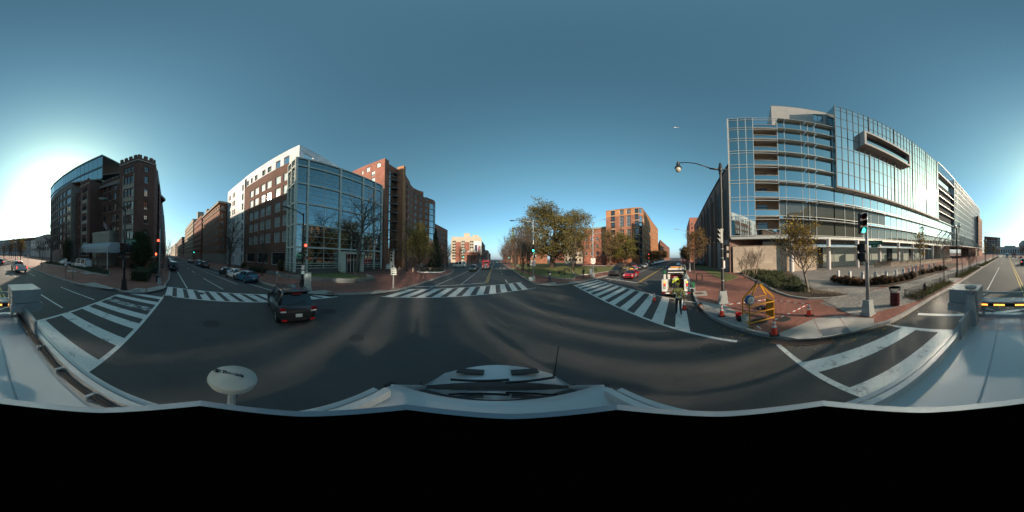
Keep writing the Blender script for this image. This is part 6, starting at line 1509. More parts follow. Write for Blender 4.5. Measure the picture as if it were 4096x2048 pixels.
# avenue westwards
car('dark_suv', 'dark green boxy wagon waiting at the west stop line beside the red truck', 'car', 'suv', 4.7, P_GRN, H(M(45.5, -6.0)), toMe, 1.02, 1.08, .38)
car('white_van', 'white van crossing the avenue behind the dark green wagon', 'van', 'van', 5.6, P_WHT, H(M(66, -14.5)), AZM+R(95), hs=1.15)
car('white_van', 'white delivery van parked beside the wavy condominium', 'van', 'van', 4.6, P_WHT, H(M(36.5, -27)), AZM+.35, .95, .9)
for i, (u, v, kind, pm) in enumerate(((60, -26, 'suv', P_GRY), (62, -30, 'sedan', P_WHT), (58.5, -23, 'sedan', P_BLK))): car('distant_car', ('grey wagon', 'white sedan', 'black sedan')[i]+' in the side street behind the bare trees', 'car', kind, 4.6, pm, H(M(u, v)), AZM+1.4, detail=False, group='cars in the side street left of the avenue')
for i, (u, v, kind, pm) in enumerate(((150, 2, 'suv', P_WHT), (175, -3, 'suv', P_GRY), (205, 2, 'sedan', P_BLK), (240, -4, 'van', P_WHT))): car('distant_car', ('white wagon', 'grey wagon', 'black car', 'white van')[i]+' far off on the avenue beyond the dump truck', 'car', kind, 4.8, pm, H(M(u, v)), toMe if v < 0 else toM, detail=False, hl=False, group='far cars on the avenue')
def dump_truck(label, loc, az):
    o = thing('dump_truck', label, 'truck', loc, az)
    red = P_RED; part('chassis', MB().box((0, 0, .75), (7.4, .9, .3)), TRIM, o)
    part('hood', MB().box((3.0, 0, 1.45), (1.7, 1.6, 1.1), ty=.86, tx=.95), red, o); cb_ = part('cab', MB().box((1.5, 0, 1.75), (1.5, 2.2, 1.9), ty=.9, tx=.9), red, o)
    part('windscreen', MB().box((2.24, 0, 2.2), (.05, 1.8, .75)), CARGLASS, cb_)
    for s in (-1, 1): part('side_window', MB().box((1.5, s*1.06, 2.2), (.9, .05, .65)), CARGLASS, cb_); part('fender', MB().box((2.9, s*.95, 1.0), (1.3, .5, .5), tx=.6), red, o); part('headlight', MB().box((3.55, s*.95, 1.12), (.1, .28, .2)), L_CLR, o); part('mirror', MB().box((2.2, s*1.45, 2.1), (.1, .2, .5)), CHROME, o); part('exhaust_stack', MB().tube([(.6, s*1.0, 1), (.6, s*1.0, 3.3)], .07, 8), CHROME, o)
    part('grille', MB().box((3.87, 0, 1.45), (.06, 1.0, .9)), CHROME, o); part('bumper', MB().box((3.95, 0, .7), (.15, 2.3, .35)), CHROME, o)
    part('dump_body', MB().box((-1.6, 0, 2.1), (4.6, 2.5, 1.6), tx=1.04, ty=1.02).box((.9, 0, 3.05), (1.4, 2.5, .12)), red, o, kind=None)
    part('licence_plate', MB().box((4.04, 0, .75), (.01, .3, .15)), PLATE, o)
    tm, rm, sm = wheelmeshes(.52, .35)
    for x in (2.9, -1.2, -2.6):
        for s in (-1, 1): w = put('wheel', tm, o, (x, s*1.05, .52)); put('rim', rm, w)
    return o
dump_truck('red dump truck waiting at the west stop line by the yellow line', H(M(56, -3.0)), toMe)
dump_truck('red truck far off on the avenue behind the survey van', H(M(-105, -4.5)), toM+math.pi*0)
car('white_box_van', 'pale van far off beside the distant red truck', 'van', 'van', 5.6, P_SIL, H(M(-112, -.2)), toM, hs=1.2); car('distant_car', 'dark red car far off to the right of the distant red truck', 'car', 'sedan', 4.6, P_MAR, H(M(-95, -8)), toMe, bl=True)
# avenue eastwards, left in the photo
pu = G(75, 1083); pt_ = car('pickup_truck', 'white pickup truck with lit brake lights driving away', 'truck', 'pickup', 5.6, P_WHT, H(M(-28.6, -6.3)), toMe, .98, 1, .40); pickup_bed(pt_, 5.6, P_WHT, .98, True); part('licence_plate', MB().box((-2.9, 0, .6), (.012, .31, .16)), PLATE, pt_)
car('dark_suv', 'dark wagon ahead of the white pickup truck', 'car', 'suv', 4.8, P_GRY, H(M(-45, -4.6)), toMe, bl=True)
car('sedan', 'white sedan parked on the hotel driveway left of the white van', 'car', 'sedan', 4.7, P_WHT, H(M(-39, -21.4)), toMe)
vn = car('passenger_van', 'white passenger van parked in front of the white hotel canopy', 'van', 'van', 5.6, P_WHT, H(M(-29.5, -20.3)), toMe, hs=1.0)
# cross street northwards
pk_ = car('pickup_truck', 'dark grey pickup truck parked along the park lawn', 'truck', 'pickup', 5.8, P_GRY, H(T(30.8, -11.9)), toTs, 1, 1, .42); pickup_bed(pk_, 5.8, P_GRY)
tx = car('taxi', 'red taxi with a grey door and roof sign at the north stop line', 'taxi', 'hatch', 4.5, P_RED, H(T(26.6, -7.9)), toTs, 1.03, 1.03, .33, sign=True)
for s in (-1, 1): part('door', MB().face([(0, 0, 0)]*3) or MB().box((.35, s*.885, .62), (1.0, .03, .52)), mat('taxi grey door', (.22, .22, .23), .4), tx, label='grey front door')
for i, (s, kind, L, pm, lab, cat) in enumerate(((37.5, 'sedan', 4.4, P_OLV, 'pale green car half hidden behind the red taxi', 'car'), (42, 'hatch', 4.3, P_PNK, 'bright pink car parked behind the pale green car', 'car'), (48.5, 'sedan', 4.6, P_GRY, 'dark grey sedan parked between the pink car and the silver wagon', 'car'), (56, 'suv', 4.7, P_SIL, 'silver wagon at the far corner of the park', 'car'))):
    car('parked_car', lab, cat, kind, L, pm, H(T(s, -11.9 if i else -10.9)), toTs)
for i, (x, y, kind, pm) in enumerate(((2478, 1063, 'suv', P_GRY), (2525, 1064, 'suv', P_BLK))):
    p = G(x, y); k = 72/math.hypot(*p); car('parked_car', ('grey wagon parked across the park under the olive tree', 'black wagon parked across the park before the orange condominium')[i], 'car', kind, 4.7, pm, H((p[0]*k, p[1]*k), .0), AZT+math.pi/2)
cols_ = (P_SIL, P_GRY, P_BLK, P_SIL, P_WHT, P_GRY, P_SIL, P_BLK, P_WHT, P_GRY, P_BLK, P_SIL)
for i in range(12): car('parked_car', f'{ORD[i]} parked car from the crossing in the long row past the orange condominium', 'car', ('suv', 'sedan', 'hatch')[i % 3], 4.5, cols_[i], H(T(78+i*6.2, -12.2)), toTs, detail=i < 3, group='cars parked past the orange condominium')
for i, (s, t, kind, pm, lab) in enumerate(((27.5, .15, 'suv', P_WHT, 'white wagon parked directly ahead of the utility truck'), (34, .15, 'sedan', P_SIL, 'silver car second ahead of the utility truck'), (41, .15, 'suv', P_MAR, 'dark red wagon third ahead of the utility truck'), (48, .15, 'suv', P_BLK, 'black wagon fourth ahead of the utility truck'), (57, .1, 'sedan', P_GRY, 'grey car farther along the right kerb of the cross street'))):
    car('parked_car', lab, 'car', kind, 4.7, pm, H(T(s, t)), toT)
car('parked_car', 'dark car parked off the road beside the louvred side building', 'car', 'suv', 4.5, P_GRY, H(T(62, 8), .15), toT+1.2)

# ---------------------------------------------------------------- utility truck
UT = T(13.3, -.25); ut = thing('utility_truck', 'white utility truck with open rear, ladder and amber lamps at the kerb', 'truck', UT, toT)
UW = mat('truck white', (.60, .60, .58), .45, var=.12, vscale=4)
def up(name, mb, m, parent=None, **k): return part(name, mb, m, parent or ut, **k)
for s in (-1, 1):
    cbx = up('side_bin', MB().box((2.0, s*.92, 1.0), (4.0, .46, 1.15)), UW)
    for i, (zz, m) in enumerate(((1.34, L_AMB), (1.12, mat('lit red lamp', (.5, .03, .03), .3, emit=((1, .05, .04), .9))), (.90, L_CLR))):
        part(('amber_lamp', 'red_lamp', 'reversing_lamp')[i], MB().lathe([(0, 0), (.085, 0), (.075, .03), (0, .04)], 14, rot=Matrix.Rotation(R(-90), 3, 'Y')), m, cbx, loc=(-.002, s*.92, zz))
        part('lamp_ring', MB().lathe([(.085, 0), (.11, 0), (.11, .025), (.085, .025)], 14, rot=Matrix.Rotation(R(-90), 3, 'Y')), TRIM, cbx, loc=(-.002, s*.92, zz))
    part('bin_door', MB().box((1.0, s*1.155, 1.05), (1.6, .02, .9)).box((2.9, s*1.155, 1.05), (1.6, .02, .9)), UW, cbx, kind='stuff')
    up('rack_post', MB().bar((.3, s*.75, 1.5), (.3, s*.75, 2.15), .07, .07), TRIM)
up('bed_floor', MB().box((2.0, 0, .62), (4.0, 1.4, .1)), mat('worn steel deck', (.16, .12, .09), .8, var=.3))
bp_ = up('rear_bumper', MB().box((-.18, 0, .5), (.36, 2.3, .14)), TRIM)
for i in range(7): part('reflective_tape', MB().box((-.363, -.99+.33*i, .5), (.006, .31, .09)), L_RED if i % 2 == 0 else WHITEPAINT, bp_)
up('bulkhead', MB().box((4.1, 0, 1.3), (.12, 1.9, 1.2)), TRIM); 
up('light_bar_rack', MB().box((.6, 0, 2.2), (.5, 1.75, .22)), TRIM); up('rack_strip', MB().box((.34, 0, 2.13), (.02, 1.3, .05)), WHITEPAINT)
chv = up('chevron_board', MB().box((1.1, 0, 1.72), (.06, 1.4, .28)), TRIM)
for i in range(6): part('chevron', MB().bar((1.065, -.6+.22*i, 1.62), (1.065, -.48+.22*i, 1.82), .01, .05).bar((1.065, -.36+.22*i, 1.62), (1.065, -.48+.22*i, 1.82), .01, .05), L_RED, chv)
cbm, cgm = carbody('pickup', 5.8); 
up('cab', MB().box((5.2, 0, 1.35), (1.9, 2.0, 1.7), tx=.86, ty=.86), UW); up('hood', MB().box((6.7, 0, 1.05), (1.3, 1.9, .75), tx=.9, ty=.92), UW)
up('rear_window', MB().box((4.27, 0, 1.75), (.03, 1.4, .5)), CARGLASS); up('beacon_bar', MB().box((5.0, 0, 2.3), (.3, 1.3, .16)), mat('amber plastic', (.5, .22, .04), .3))
up('tool_clutter', MB().box((2.6, .25, .95), (.7, .5, .5)).box((3.3, -.3, 1.0), (.6, .5, .7)).tube([(1.7+.35*math.cos(a*.5), -.25+.35*math.sin(a*.5), .75+.012*a) for a in range(40)], .03, 5).box((2.0, .35, .8), (.4, .3, .25)), mat('dark gear', (.05, .05, .055), .8, var=.4, vscale=9), kind='stuff')
up('red_machine', MB().box((1.9, -.3, 1.15), (.8, .55, .5), tx=.8).tube([(1.5, -.3, 1.2), (2.3, -.3, 1.2)], .2, 10), mat('dark red machine', (.2, .03, .03), .6), kind='stuff')
tm, rm, sm = wheelmeshes(.40, .26)
for x in (1.5, 6.4):
    for s in (-1, 1): w = put('wheel', tm, ut, (x, s*.92, .40)); put('rim', rm, w)
up('licence_plate', MB().box((-.368, -.75, .42), (.01, .3, .15)), PLATE)
up('vise_shelf', MB().box((.5, -1.42, .75), (.5, .5, .05)), GREYPAINT)
# ladder: its own thing, leaning along the right side
lad = thing('ladder', 'aluminium ladder lying along the right side of the utility truck', 'ladder', T(13.3, .55), toT)
l0, l1 = Vector((.5, 0, 1.55)), Vector((5.2, .05, 2.55))
for s in (-1, 1): part('rail', MB().bar(l0+Vector((0, s*.2, 0)), l1+Vector((0, s*.2, 0)), .04, .09), mat('ladder green', (.35, .42, .30), .5), lad)
for i in range(16):
    p = l0.lerp(l1, (i+.5)/16); part('rung', MB().bar(p+Vector((0, -.2, 0)), p+Vector((0, .2, 0)), .035, .035), CHROME, lad)

# ---------------------------------------------------------------- the survey van under the camera
VA = math.pi/2-R(-5); vo = thing('survey_van', 'white survey van carrying the camera, roof and bonnet seen from above', 'van', (0, 0, 0), VA)
VW = mat('van white', (.37, .385, .39), .38, var=.05, vscale=1.5, coat=.3)
def vp(name, mb, m, parent=None, **k): return part(name, mb, m, parent or vo, **k)
ZR = 2.08
# body shell: sections along x (nose +x), y half widths, z
S_ = [(-3.12, .55, .98, 1.2, ZR-.06, .84), (-3.05, .42, 1.0, 1.2, ZR, .86), (-1.2, .42, 1.0, 1.2, ZR+.0, .86), (.55, .42, 1.0, 1.2, ZR, .86), (1.02, .42, 1.0, 1.2, ZR-.03, .83), (1.15, .42, 1.0, 1.2, ZR-.09, .82)]
vb = MB(); rings = [[(x, 0, zb), (x, hw*.9, zb), (x, hw, zb+.2), (x, hw, zm), (x, hw*.985, zm+.25), (x, hr, zr-.06), (x, hr*.96, zr), (x, 0, zr)] for x, zb, hw, zm, zr, hr in S_]
for a, b in zip(rings, rings[1:]):
    for j in range(7): vb.face([a[j], b[j], b[j+1], a[j+1]]); q = [(p[0], -p[1], p[2]) for p in (a[j], b[j], b[j+1], a[j+1])]; vb.face(q[::-1])
r = rings[0]; vb.face([(p[0], -p[1], p[2]) for p in r[::-1]][:-1]+r[:-1]) if False else vb.face((r+[(p[0], -p[1], p[2]) for p in r[-2:0:-1]])[::-1])
put('body', weld(vb.mesh('body', VW)), vo)
# windscreen, pillars, cowl, bonnet
def arc(x0, bow, hw, z, n=10, zb=0): return [(x0-bow*(t*t), t*hw, z-zb*t*t) for t in [(-1+2*i/n) for i in range(n+1)]]
top, low_, cowl, hb_, hf_, nose = arc(1.16, .04, .80, ZR-.09, zb=.05), arc(1.98, .16, .88, 1.36, zb=.05), arc(2.20, .26, .92, 1.30, zb=.06), arc(2.24, .28, .92, 1.27, zb=.10), arc(2.95, .30, .88, 1.12, zb=.12), arc(3.12, .3, .86, .75, zb=.05)
ws_ = MB(); cw = MB(); bn = MB()
for i in range(10):
    ws_.face([top[i], low_[i], low_[i+1], top[i+1]]); cw.face([low_[i], cowl[i], cowl[i+1], low_[i+1]]); bn.face([hb_[i], hf_[i], hf_[i+1], hb_[i+1]]); bn.face([hf_[i], nose[i], nose[i+1], hf_[i+1]])
put('windscreen', weld(ws_.mesh('windscreen', CARGLASS)), vo); vp('cowl', cw, TRIM); put('bonnet', weld(bn.mesh('bonnet', VW)), vo)
fl2 = MB()
for i in range(10): fl2.face([nose[i], (nose[i][0], nose[i][1], .4), (nose[i+1][0], nose[i+1][1], .4), nose[i+1]])
vp('front_bumper', fl2, TRIM)
for s in (-1, 1):
    e = 10 if s > 0 else 0
    vp('pillar', MB().bar(top[e], low_[e], .09, .08), VW)
    sd = MB(); pts_ = [(1.0, s*1.0, .42), (1.0, s*.99, 1.3), low_[e], cowl[e], hf_[e], nose[e], (nose[e][0], nose[e][1], .42)]
    sd.face(pts_); vp('wing', sd, VW)
    vp('side_window', MB().face([(1.05, s*.985, 1.3), (1.9, s*.95, 1.33), (1.2, s*.83, ZR-.16), (1.0, s*.86, ZR-.14)]) or MB().bar((1.1, s*.97, 1.3), (1.9, s*.93, 1.33), .02, .06), CARGLASS)
    mr = vp('mirror', MB().box((1.62, s*1.17, 1.24), (.14, .20, .26)), TRIM); part('mirror_glass', MB().box((1.545, s*1.17, 1.24), (.01, .16, .21)), CHROME, mr)
    vp('scoop', MB().box((2.56, s*.42, 1.215), (.20, .42, .02), 0, rot=Matrix.Rotation(.2, 3, 'Y')), TRIM, label='dark bonnet vent')
vp('wiper', MB().bar((2.06, .6, 1.40), (2.12, -.15, 1.42), .03, .03), TRIM); vp('wiper', MB().bar((2.06, -.1, 1.41), (2.1, -.75, 1.38), .03, .03), TRIM)
vp('aerial', MB().tube([(2.30, -.80, 1.2), (2.30, -.82, 1.26), (2.22, -.86, 1.95)], [.02, .012, .005], 6), TRIM)
tm, rm, sm = wheelmeshes(.38, .24)
for x in (2.2, -2.0):
    for s in (-1, 1): w = put('wheel', tm, vo, (x, s*.9, .38)); put('rim', rm, w)
# roof panels, gutters and raised side boards
for i, (y0, y1) in enumerate(((-.55, -.20), (-.18, .18), (.20, .55))): vp('roof_panel', MB().box((-1.75, (y0+y1)/2, ZR+.008), (2.55, y1-y0, .012)), VW)
for s in (-1, 1):
    vp('roof_rail', MB().box((-1.05, s*.70, ZR+.05), (3.9, .055, .10)), VW); vp('gutter', MB().box((-1.05, s*.81, ZR+.0), (3.9, .05, .05)), VW)
    vp('side_board', MB().prism([(-3.1, s*.66-.02), (-2.06, s*.66-.02), (-2.06, s*.66+.02), (-3.1, s*.66+.02)], ZR, ZR+.30), GREYPAINT)
vp('rear_rim', MB().box((-3.08, 0, ZR+.03), (.1, 1.5, .06)), VW)
# camera mount: flared five lobed housing on a post
ND = 5; hz = CAMH-.16
def lobes(rv, rm_, n=20):
    out = []
    for i in range(ND*n):
        a = 2*math.pi*i/(ND*n); f = abs(((i % n)/n)*2-1); c = math.cos(math.pi/5*(1-f))
        out.append((a, (rm_+(rv-rm_)*f**1.5)))
    return out
mm = MB(); a0 = VA*0
def ring(k, z, rot0): return [(k*r*math.sin(rot0+a), k*r*math.cos(rot0+a), z) for a, r in lobes(.752, .672)]
D_ = .16; rot0 = R(0)+math.pi
k0 = ring(D_, CAMH-D_, rot0); k1 = ring(D_*1.11, CAMH-D_-.006, rot0); k2 = ring(D_*1.0, CAMH-D_-.12, rot0)
n = len(k0)
rim, pl_ = MB(), MB()
for i in range(n):
    j = (i+1) % n; rim.face([k0[i], k0[j], k1[j], k1[i]][::-1]); rim.face([k1[i], k1[j], k2[j], k2[i]][::-1])
pl_.face([(p[0], p[1], p[2]) for p in k0][::-1]); rim.face([p for p in k2])
cm = thing('camera_mount', 'black five lobed camera mount with blue grey rim on the van roof', 'camera mount', (0, 0, ZR))
part('rim', rim, mat('mount rim', (.16, .21, .25), .6), cm, loc=(0, 0, -ZR)); part('cover', pl_, mat('matt black cover', (.0006, .0006, .0006), 1, spec=0), cm, loc=(0, 0, -ZR))
part('mast', MB().tube([(0, 0, 0), (0, 0, CAMH-D_-.125-ZR)], .07, 12).box((0, 0, .03), (.4, .4, .06)), BLACK, cm)
# round antenna on the left of the roof
def disc(name, label, loc, r, h, stem, m):
    o = thing(name, label, 'antenna', loc, VA)
    part('antenna_dome', MB().lathe([(r*.9, h-.05), (r, h-.02), (r*.97, h), (r*.7, h+.018), (0, h+.03)], 32), m, o, smooth=True, angle=50)
    part('stem', MB().tube([(0, 0, 0), (0, 0, h-.05)], stem, 10), GALV, o); return o
q = at(930, 1508, .78); CREAMP = mat('cream plastic', (.33, .325, .29), .45)
an = disc('round_antenna', 'large cream disc antenna with a maker\'s name left of the van roof', (q[0], q[1], q[2]-.45), .122, .45, .02, CREAMP)
tx_ = text('Trimble', .036, mat('print black', (.01, .01, .01), .6), an, (.0, 0, .476), 0); tx_.rotation_euler = (0, 0, math.atan2(q[1], q[0])-math.pi/2-VA-.35)
part('logo', MB().tube([(.016*math.cos(a), .016*math.sin(a), 0) for a in [i*.5236 for i in range(13)]], .003, 4).lathe([(0, -.003), (.009, -.003), (.009, .003), (0, .003)], 10), mat('print black', (.01, .01, .01), .6), an, loc=(math.cos(tx_.rotation_euler[2]+math.pi)*.085, math.sin(tx_.rotation_euler[2]+math.pi)*.085, .475))
part('bracket', MB().bar((0, 0, .0), (-.0, -.3, -.02), .04, .03), GALV, an)
tb = [q[2]]; part('cable', MB().tube([(.0, .12, .40), (.02, .16, .34), (.02, .1, .2), (0, .02, .05)], .008, 6), RUBBER, an)
q2 = at(3883, 1143, 2.75); disc('round_antenna', 'small cream disc antenna on a tapered grey stand', (q2[0], q2[1], q2[2]-.16), .10, .16, .018, CREAMP)
tag(part('antenna_stand', MB().box((0, 0, .28), (.26, .26, .6), VA, tx=.45, ty=.45), GREYPAINT, loc=(q2[0], q2[1], q2[2]-.16-.58)), 'tapered grey stand under the small disc antenna', 'stand')
# equipment boxes on posts at the rear corners
for px, lab in ((93, 'grey equipment box on a post at the left rear of the van roof'), (3868, 'grey equipment box on a post at the right rear of the van roof')):
    b = at(px, 1172, 3.1); o = thing('equipment_box', lab, 'box', (b[0], b[1], ZR), VA)
    part('upper_box', MB().box((0, 0, .49), (.55, .52, .24)), GREYPAINT, o); part('lower_box', MB().box((.05, .0, .28), (.5, .56, .16)), GREYPAINT, o); part('post', MB().box((.2, .12 if px > 1000 else -.12, .03), (.05, .05, .34)), GREYPAINT, o); part('bracket', MB().bar((-.1, 0, .22), (-.1, -.5 if px < 1000 else .5, .1), .06, .05), GREYPAINT, o)
# amber light bar on its shelf behind the roof
lb = thing('light_bar', 'lit amber warning light bar on a shelf behind the van roof', 'light bar', (math.cos(VA)*-3.15, math.sin(VA)*-3.15, 2.3), VA)
part('shelf', MB().box((0, 0, .10), (.3, 1.3, .03)), GREYPAINT, lb); part('housing', MB().box((.06, 0, .045), (.14, 1.28, .07)), TRIM, lb)
for gq in (-.52, -.2, .2, .52):
    for i in range(8): part('lamp', MB().box((.134, gq+(i-3.5)*.026, .045), (.01, .02, .03)), L_AMB, lb)
for s in (-1, 1): part('corner_lamp', MB().box((.06, s*.66, .05), (.15, .05, .06)), L_AMB, lb)
part('rear_frame', MB().bar((-.35, -.7, .17), (-.35, .7, .17), .04, .04).bar((-.35, -.7, .17), (0, -.62, .10), .04, .04).bar((-.35, .7, .17), (0, .62, .10), .04, .04).bar((-.35, -.4, .17), (-.15, -.6, .12), .03, .03), GREYPAINT, lb)
for s in (-1, 1): part('bracket', MB().bar((0, s*.5, .09), (.12, s*.5, -.22), .05, .06), GREYPAINT, lb)
# black cable bundle clipped along the left rail
cp_ = [(-3.05, .45, ZR+.32), (-2.95, .52, ZR+.26), (-2.8, .58, ZR+.12), (-2.3, .60, ZR+.06), (-1.8, .63, ZR+.05), (-1.2, .62, ZR+.045), (-.7, .63, ZR+.05), (-.2, .60, ZR+.05)]
cbd = thing('cable_bundle', 'bundle of black cables clipped along the left side of the van roof', 'cables', (0, 0, ZR), VA)
for k in range(5): part('cable', MB().tube(smooth_poly3 := [(x+.01*math.sin(k+i), y+.018*math.cos(k*1.3), z-ZR+.018*math.sin(k*1.3)+.012*math.sin(i*2+k)) for i, (x, y, z) in enumerate(cp_)], .013, 6), RUBBER, cbd, smooth=True)
for x in (-2.25, -1.75, -1.25, -.8, -.4): part('clip', MB().box((x, .62, .045), (.022, .085, .07)), GALV, cbd)

# ================================================================ STREET FURNITURE
def face_rz(dx, dy): return math.atan2(dy, dx)+math.pi/2      # local -y looks along (dx, dy)
SIGB = mat('signal housing black', (.02, .02, .02), .55); SIGG = mat('signal housing grey', (.30, .30, .28), .6)
LENS = {'r0': mat('dark red lens', (.09, .008, .008), .2), 'y0': mat('dark amber lens', (.07, .03, .006), .2), 'g0': mat('dark green lens', (.01, .04, .03), .2),
        'r1': mat('lit red lens', (.6, .03, .02), .3, emit=((1, .08, .04), 3.5)), 'g1': mat('lit green lens', (.02, .5, .4), .3, emit=((.05, 1, .75), 4.5)), 'h1': mat('lit red hand', (.6, .05, .02), .3, emit=((1, .13, .05), 3.5)), 'd': mat('dark lens', (.02, .02, .022), .3)}
SGREEN = mat('street sign green', (.008, .13, .075), .4); SWHITE = mat('sign white', (.68, .68, .66), .4); SBLACK = mat('sign black', (.012, .012, .012), .5); SRED = mat('sign red', (.45, .02, .02), .4)
def signal(root, loc, rz, lit='g', hm=SIGB, s=1.0, name='signal_head'):
    h = part(name, MB().box((0, .09, 0), (.34*s, .2, 1.06*s)), hm, root, loc, rz)
    for i, c in enumerate('ryg'):
        z = (.34-.34*i)*s
        part('lens', MB().lathe([(0, .02), (.08*s, .012), (.135*s, 0)], 16, rot=Matrix.Rotation(R(90), 3, 'X')), LENS[c+('1' if c == lit else '0')], h, (0, -.012, z))
        v = MB(); n = 9
        for k in range(n):
            a0, a1 = R(-35)+R(250)*k/n, R(-35)+R(250)*(k+1)/n; q = .155*s
            p0, p1 = (q*math.cos(a0), q*math.sin(a0)), (q*math.cos(a1), q*math.sin(a1)); dl = lambda a: -.24*(.55+.45*math.sin(a))
            v.face([(p0[0], 0, p0[1]), (p1[0], 0, p1[1]), (p1[0], dl(a1), p1[1]), (p0[0], dl(a0), p0[1])])
        part('visor', v, hm, h, (0, 0, z))
    return h
def pedsignal(root, loc, rz, lit=True, hm=SIGB, two=False):
    for k in range(2 if two else 1):
        h = part('pedestrian_signal', MB().box((0, .08, 0), (.40, .2, .40)), hm, root, (loc[0], loc[1], loc[2]-.44*k), rz)
        part('visor', MB().box((0, -.08, .2), (.42, .16, .02)).box((-.2, -.08, .05), (.02, .16, .3)).box((.2, -.08, .05), (.02, .16, .3)), hm, h)
        if lit and k == 0: part('hand_symbol', MB().box((0, -.03, -.03), (.15, .012, .14)).box((-.055, -.03, .09), (.028, .012, .12)).box((-.018, -.03, .1), (.028, .012, .14)).box((.018, -.03, .1), (.028, .012, .14)).box((.055, -.03, .09), (.028, .012, .12)).box((.1, -.03, 0), (.03, .012, .1)), LENS['h1'], h)
        else: part('lens', MB().box((0, -.022, 0), (.32, .01, .32)), LENS['d'], h)
def sign(root, loc, rz, w, h_, m, lines, tm, name='sign_plate', border=None):
    o = part(name, MB().box((0, 0, 0), (w, .015, h_)), m, root, loc, rz)
    if border:
        for sx in (-1, 1): part('border', MB().box((sx*(w/2-.02), -.009, 0), (.014, .004, h_-.03)), border, o)
        for sz in (-1, 1): part('border', MB().box((0, -.0095, sz*(h_/2-.02)), (w-.03, .004, .014)), border, o)
    for (t, sz, dx, dz) in lines: text(t, sz, tm, o, (dx, -.012, dz), 0, xs=.8)
    return o
def cobra(root, z, tip, m, ang_up=.35, lampm=None):
    """street lamp arm from the pole top to the lamp at tip (local)"""
    L = math.hypot(tip[0], tip[1]); d = Vector((tip[0]/L, tip[1]/L, 0)); z0_ = z-.25
    pts = [Vector((0, 0, z0_)), d*(L*.35)+Vector((0, 0, z0_+(tip[2]-z0_)*.62)), d*(L*.7)+Vector((0, 0, z0_+(tip[2]-z0_)*.93)), Vector(tip)]
    a = part('lamp_arm', MB().tube(pts, [.055, .05, .04, .035], 8), m, root, smooth=True)
    hd = MB().ell((.28, 0, 0), (.40, .17, .085), 12, 6)
    lo = part('lamp_head', hd, lampm or GREYPAINT, root, tip, math.atan2(d.y, d.x), smooth=True)
    part('lens', MB().ell((.36, 0, -.06), (.24, .12, .06), 10, 5), mat('lamp lens', (.5, .5, .48), .2), lo, smooth=True)
def base_ped(root, m, w=.46, h=.8): return part('pedestal', MB().box((0, 0, h/2), (w, w, h), 0, tx=.72, ty=.72).box((0, 0, .04), (w*1.18, w*1.18, .08)), m, root, rz=.4)
def lamp_loc(px, py, d, L): q = at(px, py, d); return (q[0]-L[0], q[1]-L[1], q[2]-L[2])
def zat(px, py, d): return at(px, py, d)[2]-SW_Z
# 1 black lamp post at the hotel corner
L = g3(496, 1158); o = thing('signal_post', 'tall black lamp post with signals at the hotel corner', 'signal post', L); d = math.hypot(*L[:2])
base_ped(o, BLACK, .42, .95); zt = zat(509, 832, d); part('post', MB().tube([(0, 0, .8), (0, 0, zt)], [.1, .075], 12), BLACK, o, smooth=True)
cobra(o, zt, lamp_loc(425, 795, d-.5, L), BLACK)
signal(o, (.22, -.1, zat(517, 997, d)), face_rz(.9, .35), 'x', SIGB); pedsignal(o, (.25, .1, zat(515, 1030, d)), face_rz(.5, -.8), False, SIGB)
sign(o, (-.42, .28, zat(487, 962, d)), face_rz(.75, .66)+.12, 1.0, .24, SGREEN, (('Massachusetts Ave', .13, 0, .0),), SWHITE); sign(o, (-.42, .28, zat(487, 975, d)), face_rz(.75, .66)+.12, .34, .18, SGREEN, (('900', .13, 0, 0),), SWHITE)
# 2 grey post with lit red signal
L = g3(637, 1137); o = thing('signal_post', 'grey signal post with a lit red light and red hand at the hotel side', 'signal post', L); d = math.hypot(*L[:2])
base_ped(o, GALV, .4, .7); part('post', MB().tube([(0, 0, .6), (0, 0, zat(641, 916, d))], [.08, .06], 10), GALV, o, smooth=True)
signal(o, (.05, -.18, zat(640, 975, d)), face_rz(.84, .54), 'r', SIGB); pedsignal(o, (.1, -.42, zat(626, 1017, d)), face_rz(.84, .54), True, SIGB)
L2 = (*T(-19.5, .5), SW_Z); o = thing('meter_sign', 'small black and white parking sign on a thin post behind the red signal', 'sign', L2); part('post', MB().tube([(0, 0, 0), (0, 0, 1.9)], .03, 8), BLACK, o); sign(o, (0, 0, 1.75), face_rz(.85, .5), .34, .46, SBLACK, (('P', .3, 0, 0),), SWHITE)
def waste_bin(label, L, m, s=1.0):
    o = thing('trash_can', label, 'trash can', L)
    part('liner', MB().lathe([(.22*s, .06), (.24*s, .86*s)], 20), SBLACK, o)
    b = part('body', MB().lathe([(.27*s, .03), (.27*s, .08), (.275*s, .86*s), (.285*s, .88*s)], 26), m, o)
    for i in range(30):
        a = 6.283*i/30; part('slat', MB().box((.284*s*math.cos(a), .284*s*math.sin(a), .47*s), (.012, .034*s, .82*s), a), m, b)
    part('band', MB().lathe([(.292*s, .86*s), (.30*s, .875*s), (.30*s, .935*s), (.292*s, .95*s)], 26), mat('pale band', (.35, .34, .33), .5), o)
    rg = part('rim', MB().lathe([(.37*s, 1.14*s), (.385*s, 1.15*s), (.37*s, 1.165*s), (.355*s, 1.15*s), (.37*s, 1.14*s)], 26), BLACK, o)
    for i in range(26):
        a = 6.283*i/26; part('rim_bar', MB().bar((.29*s*math.cos(a), .29*s*math.sin(a), .94*s), (.37*s*math.cos(a), .37*s*math.sin(a), 1.15*s), .012, .022), BLACK, rg)
    return o
waste_bin('black slatted trash can by the red signal post at the hotel side', (*T(-18.6, .9), SW_Z), BLACK, .9)
waste_bin('maroon slatted trash can on the grey pavers at the right kerb', g3(3580, 1221), mat('maroon paint', (.075, .010, .014), .4))
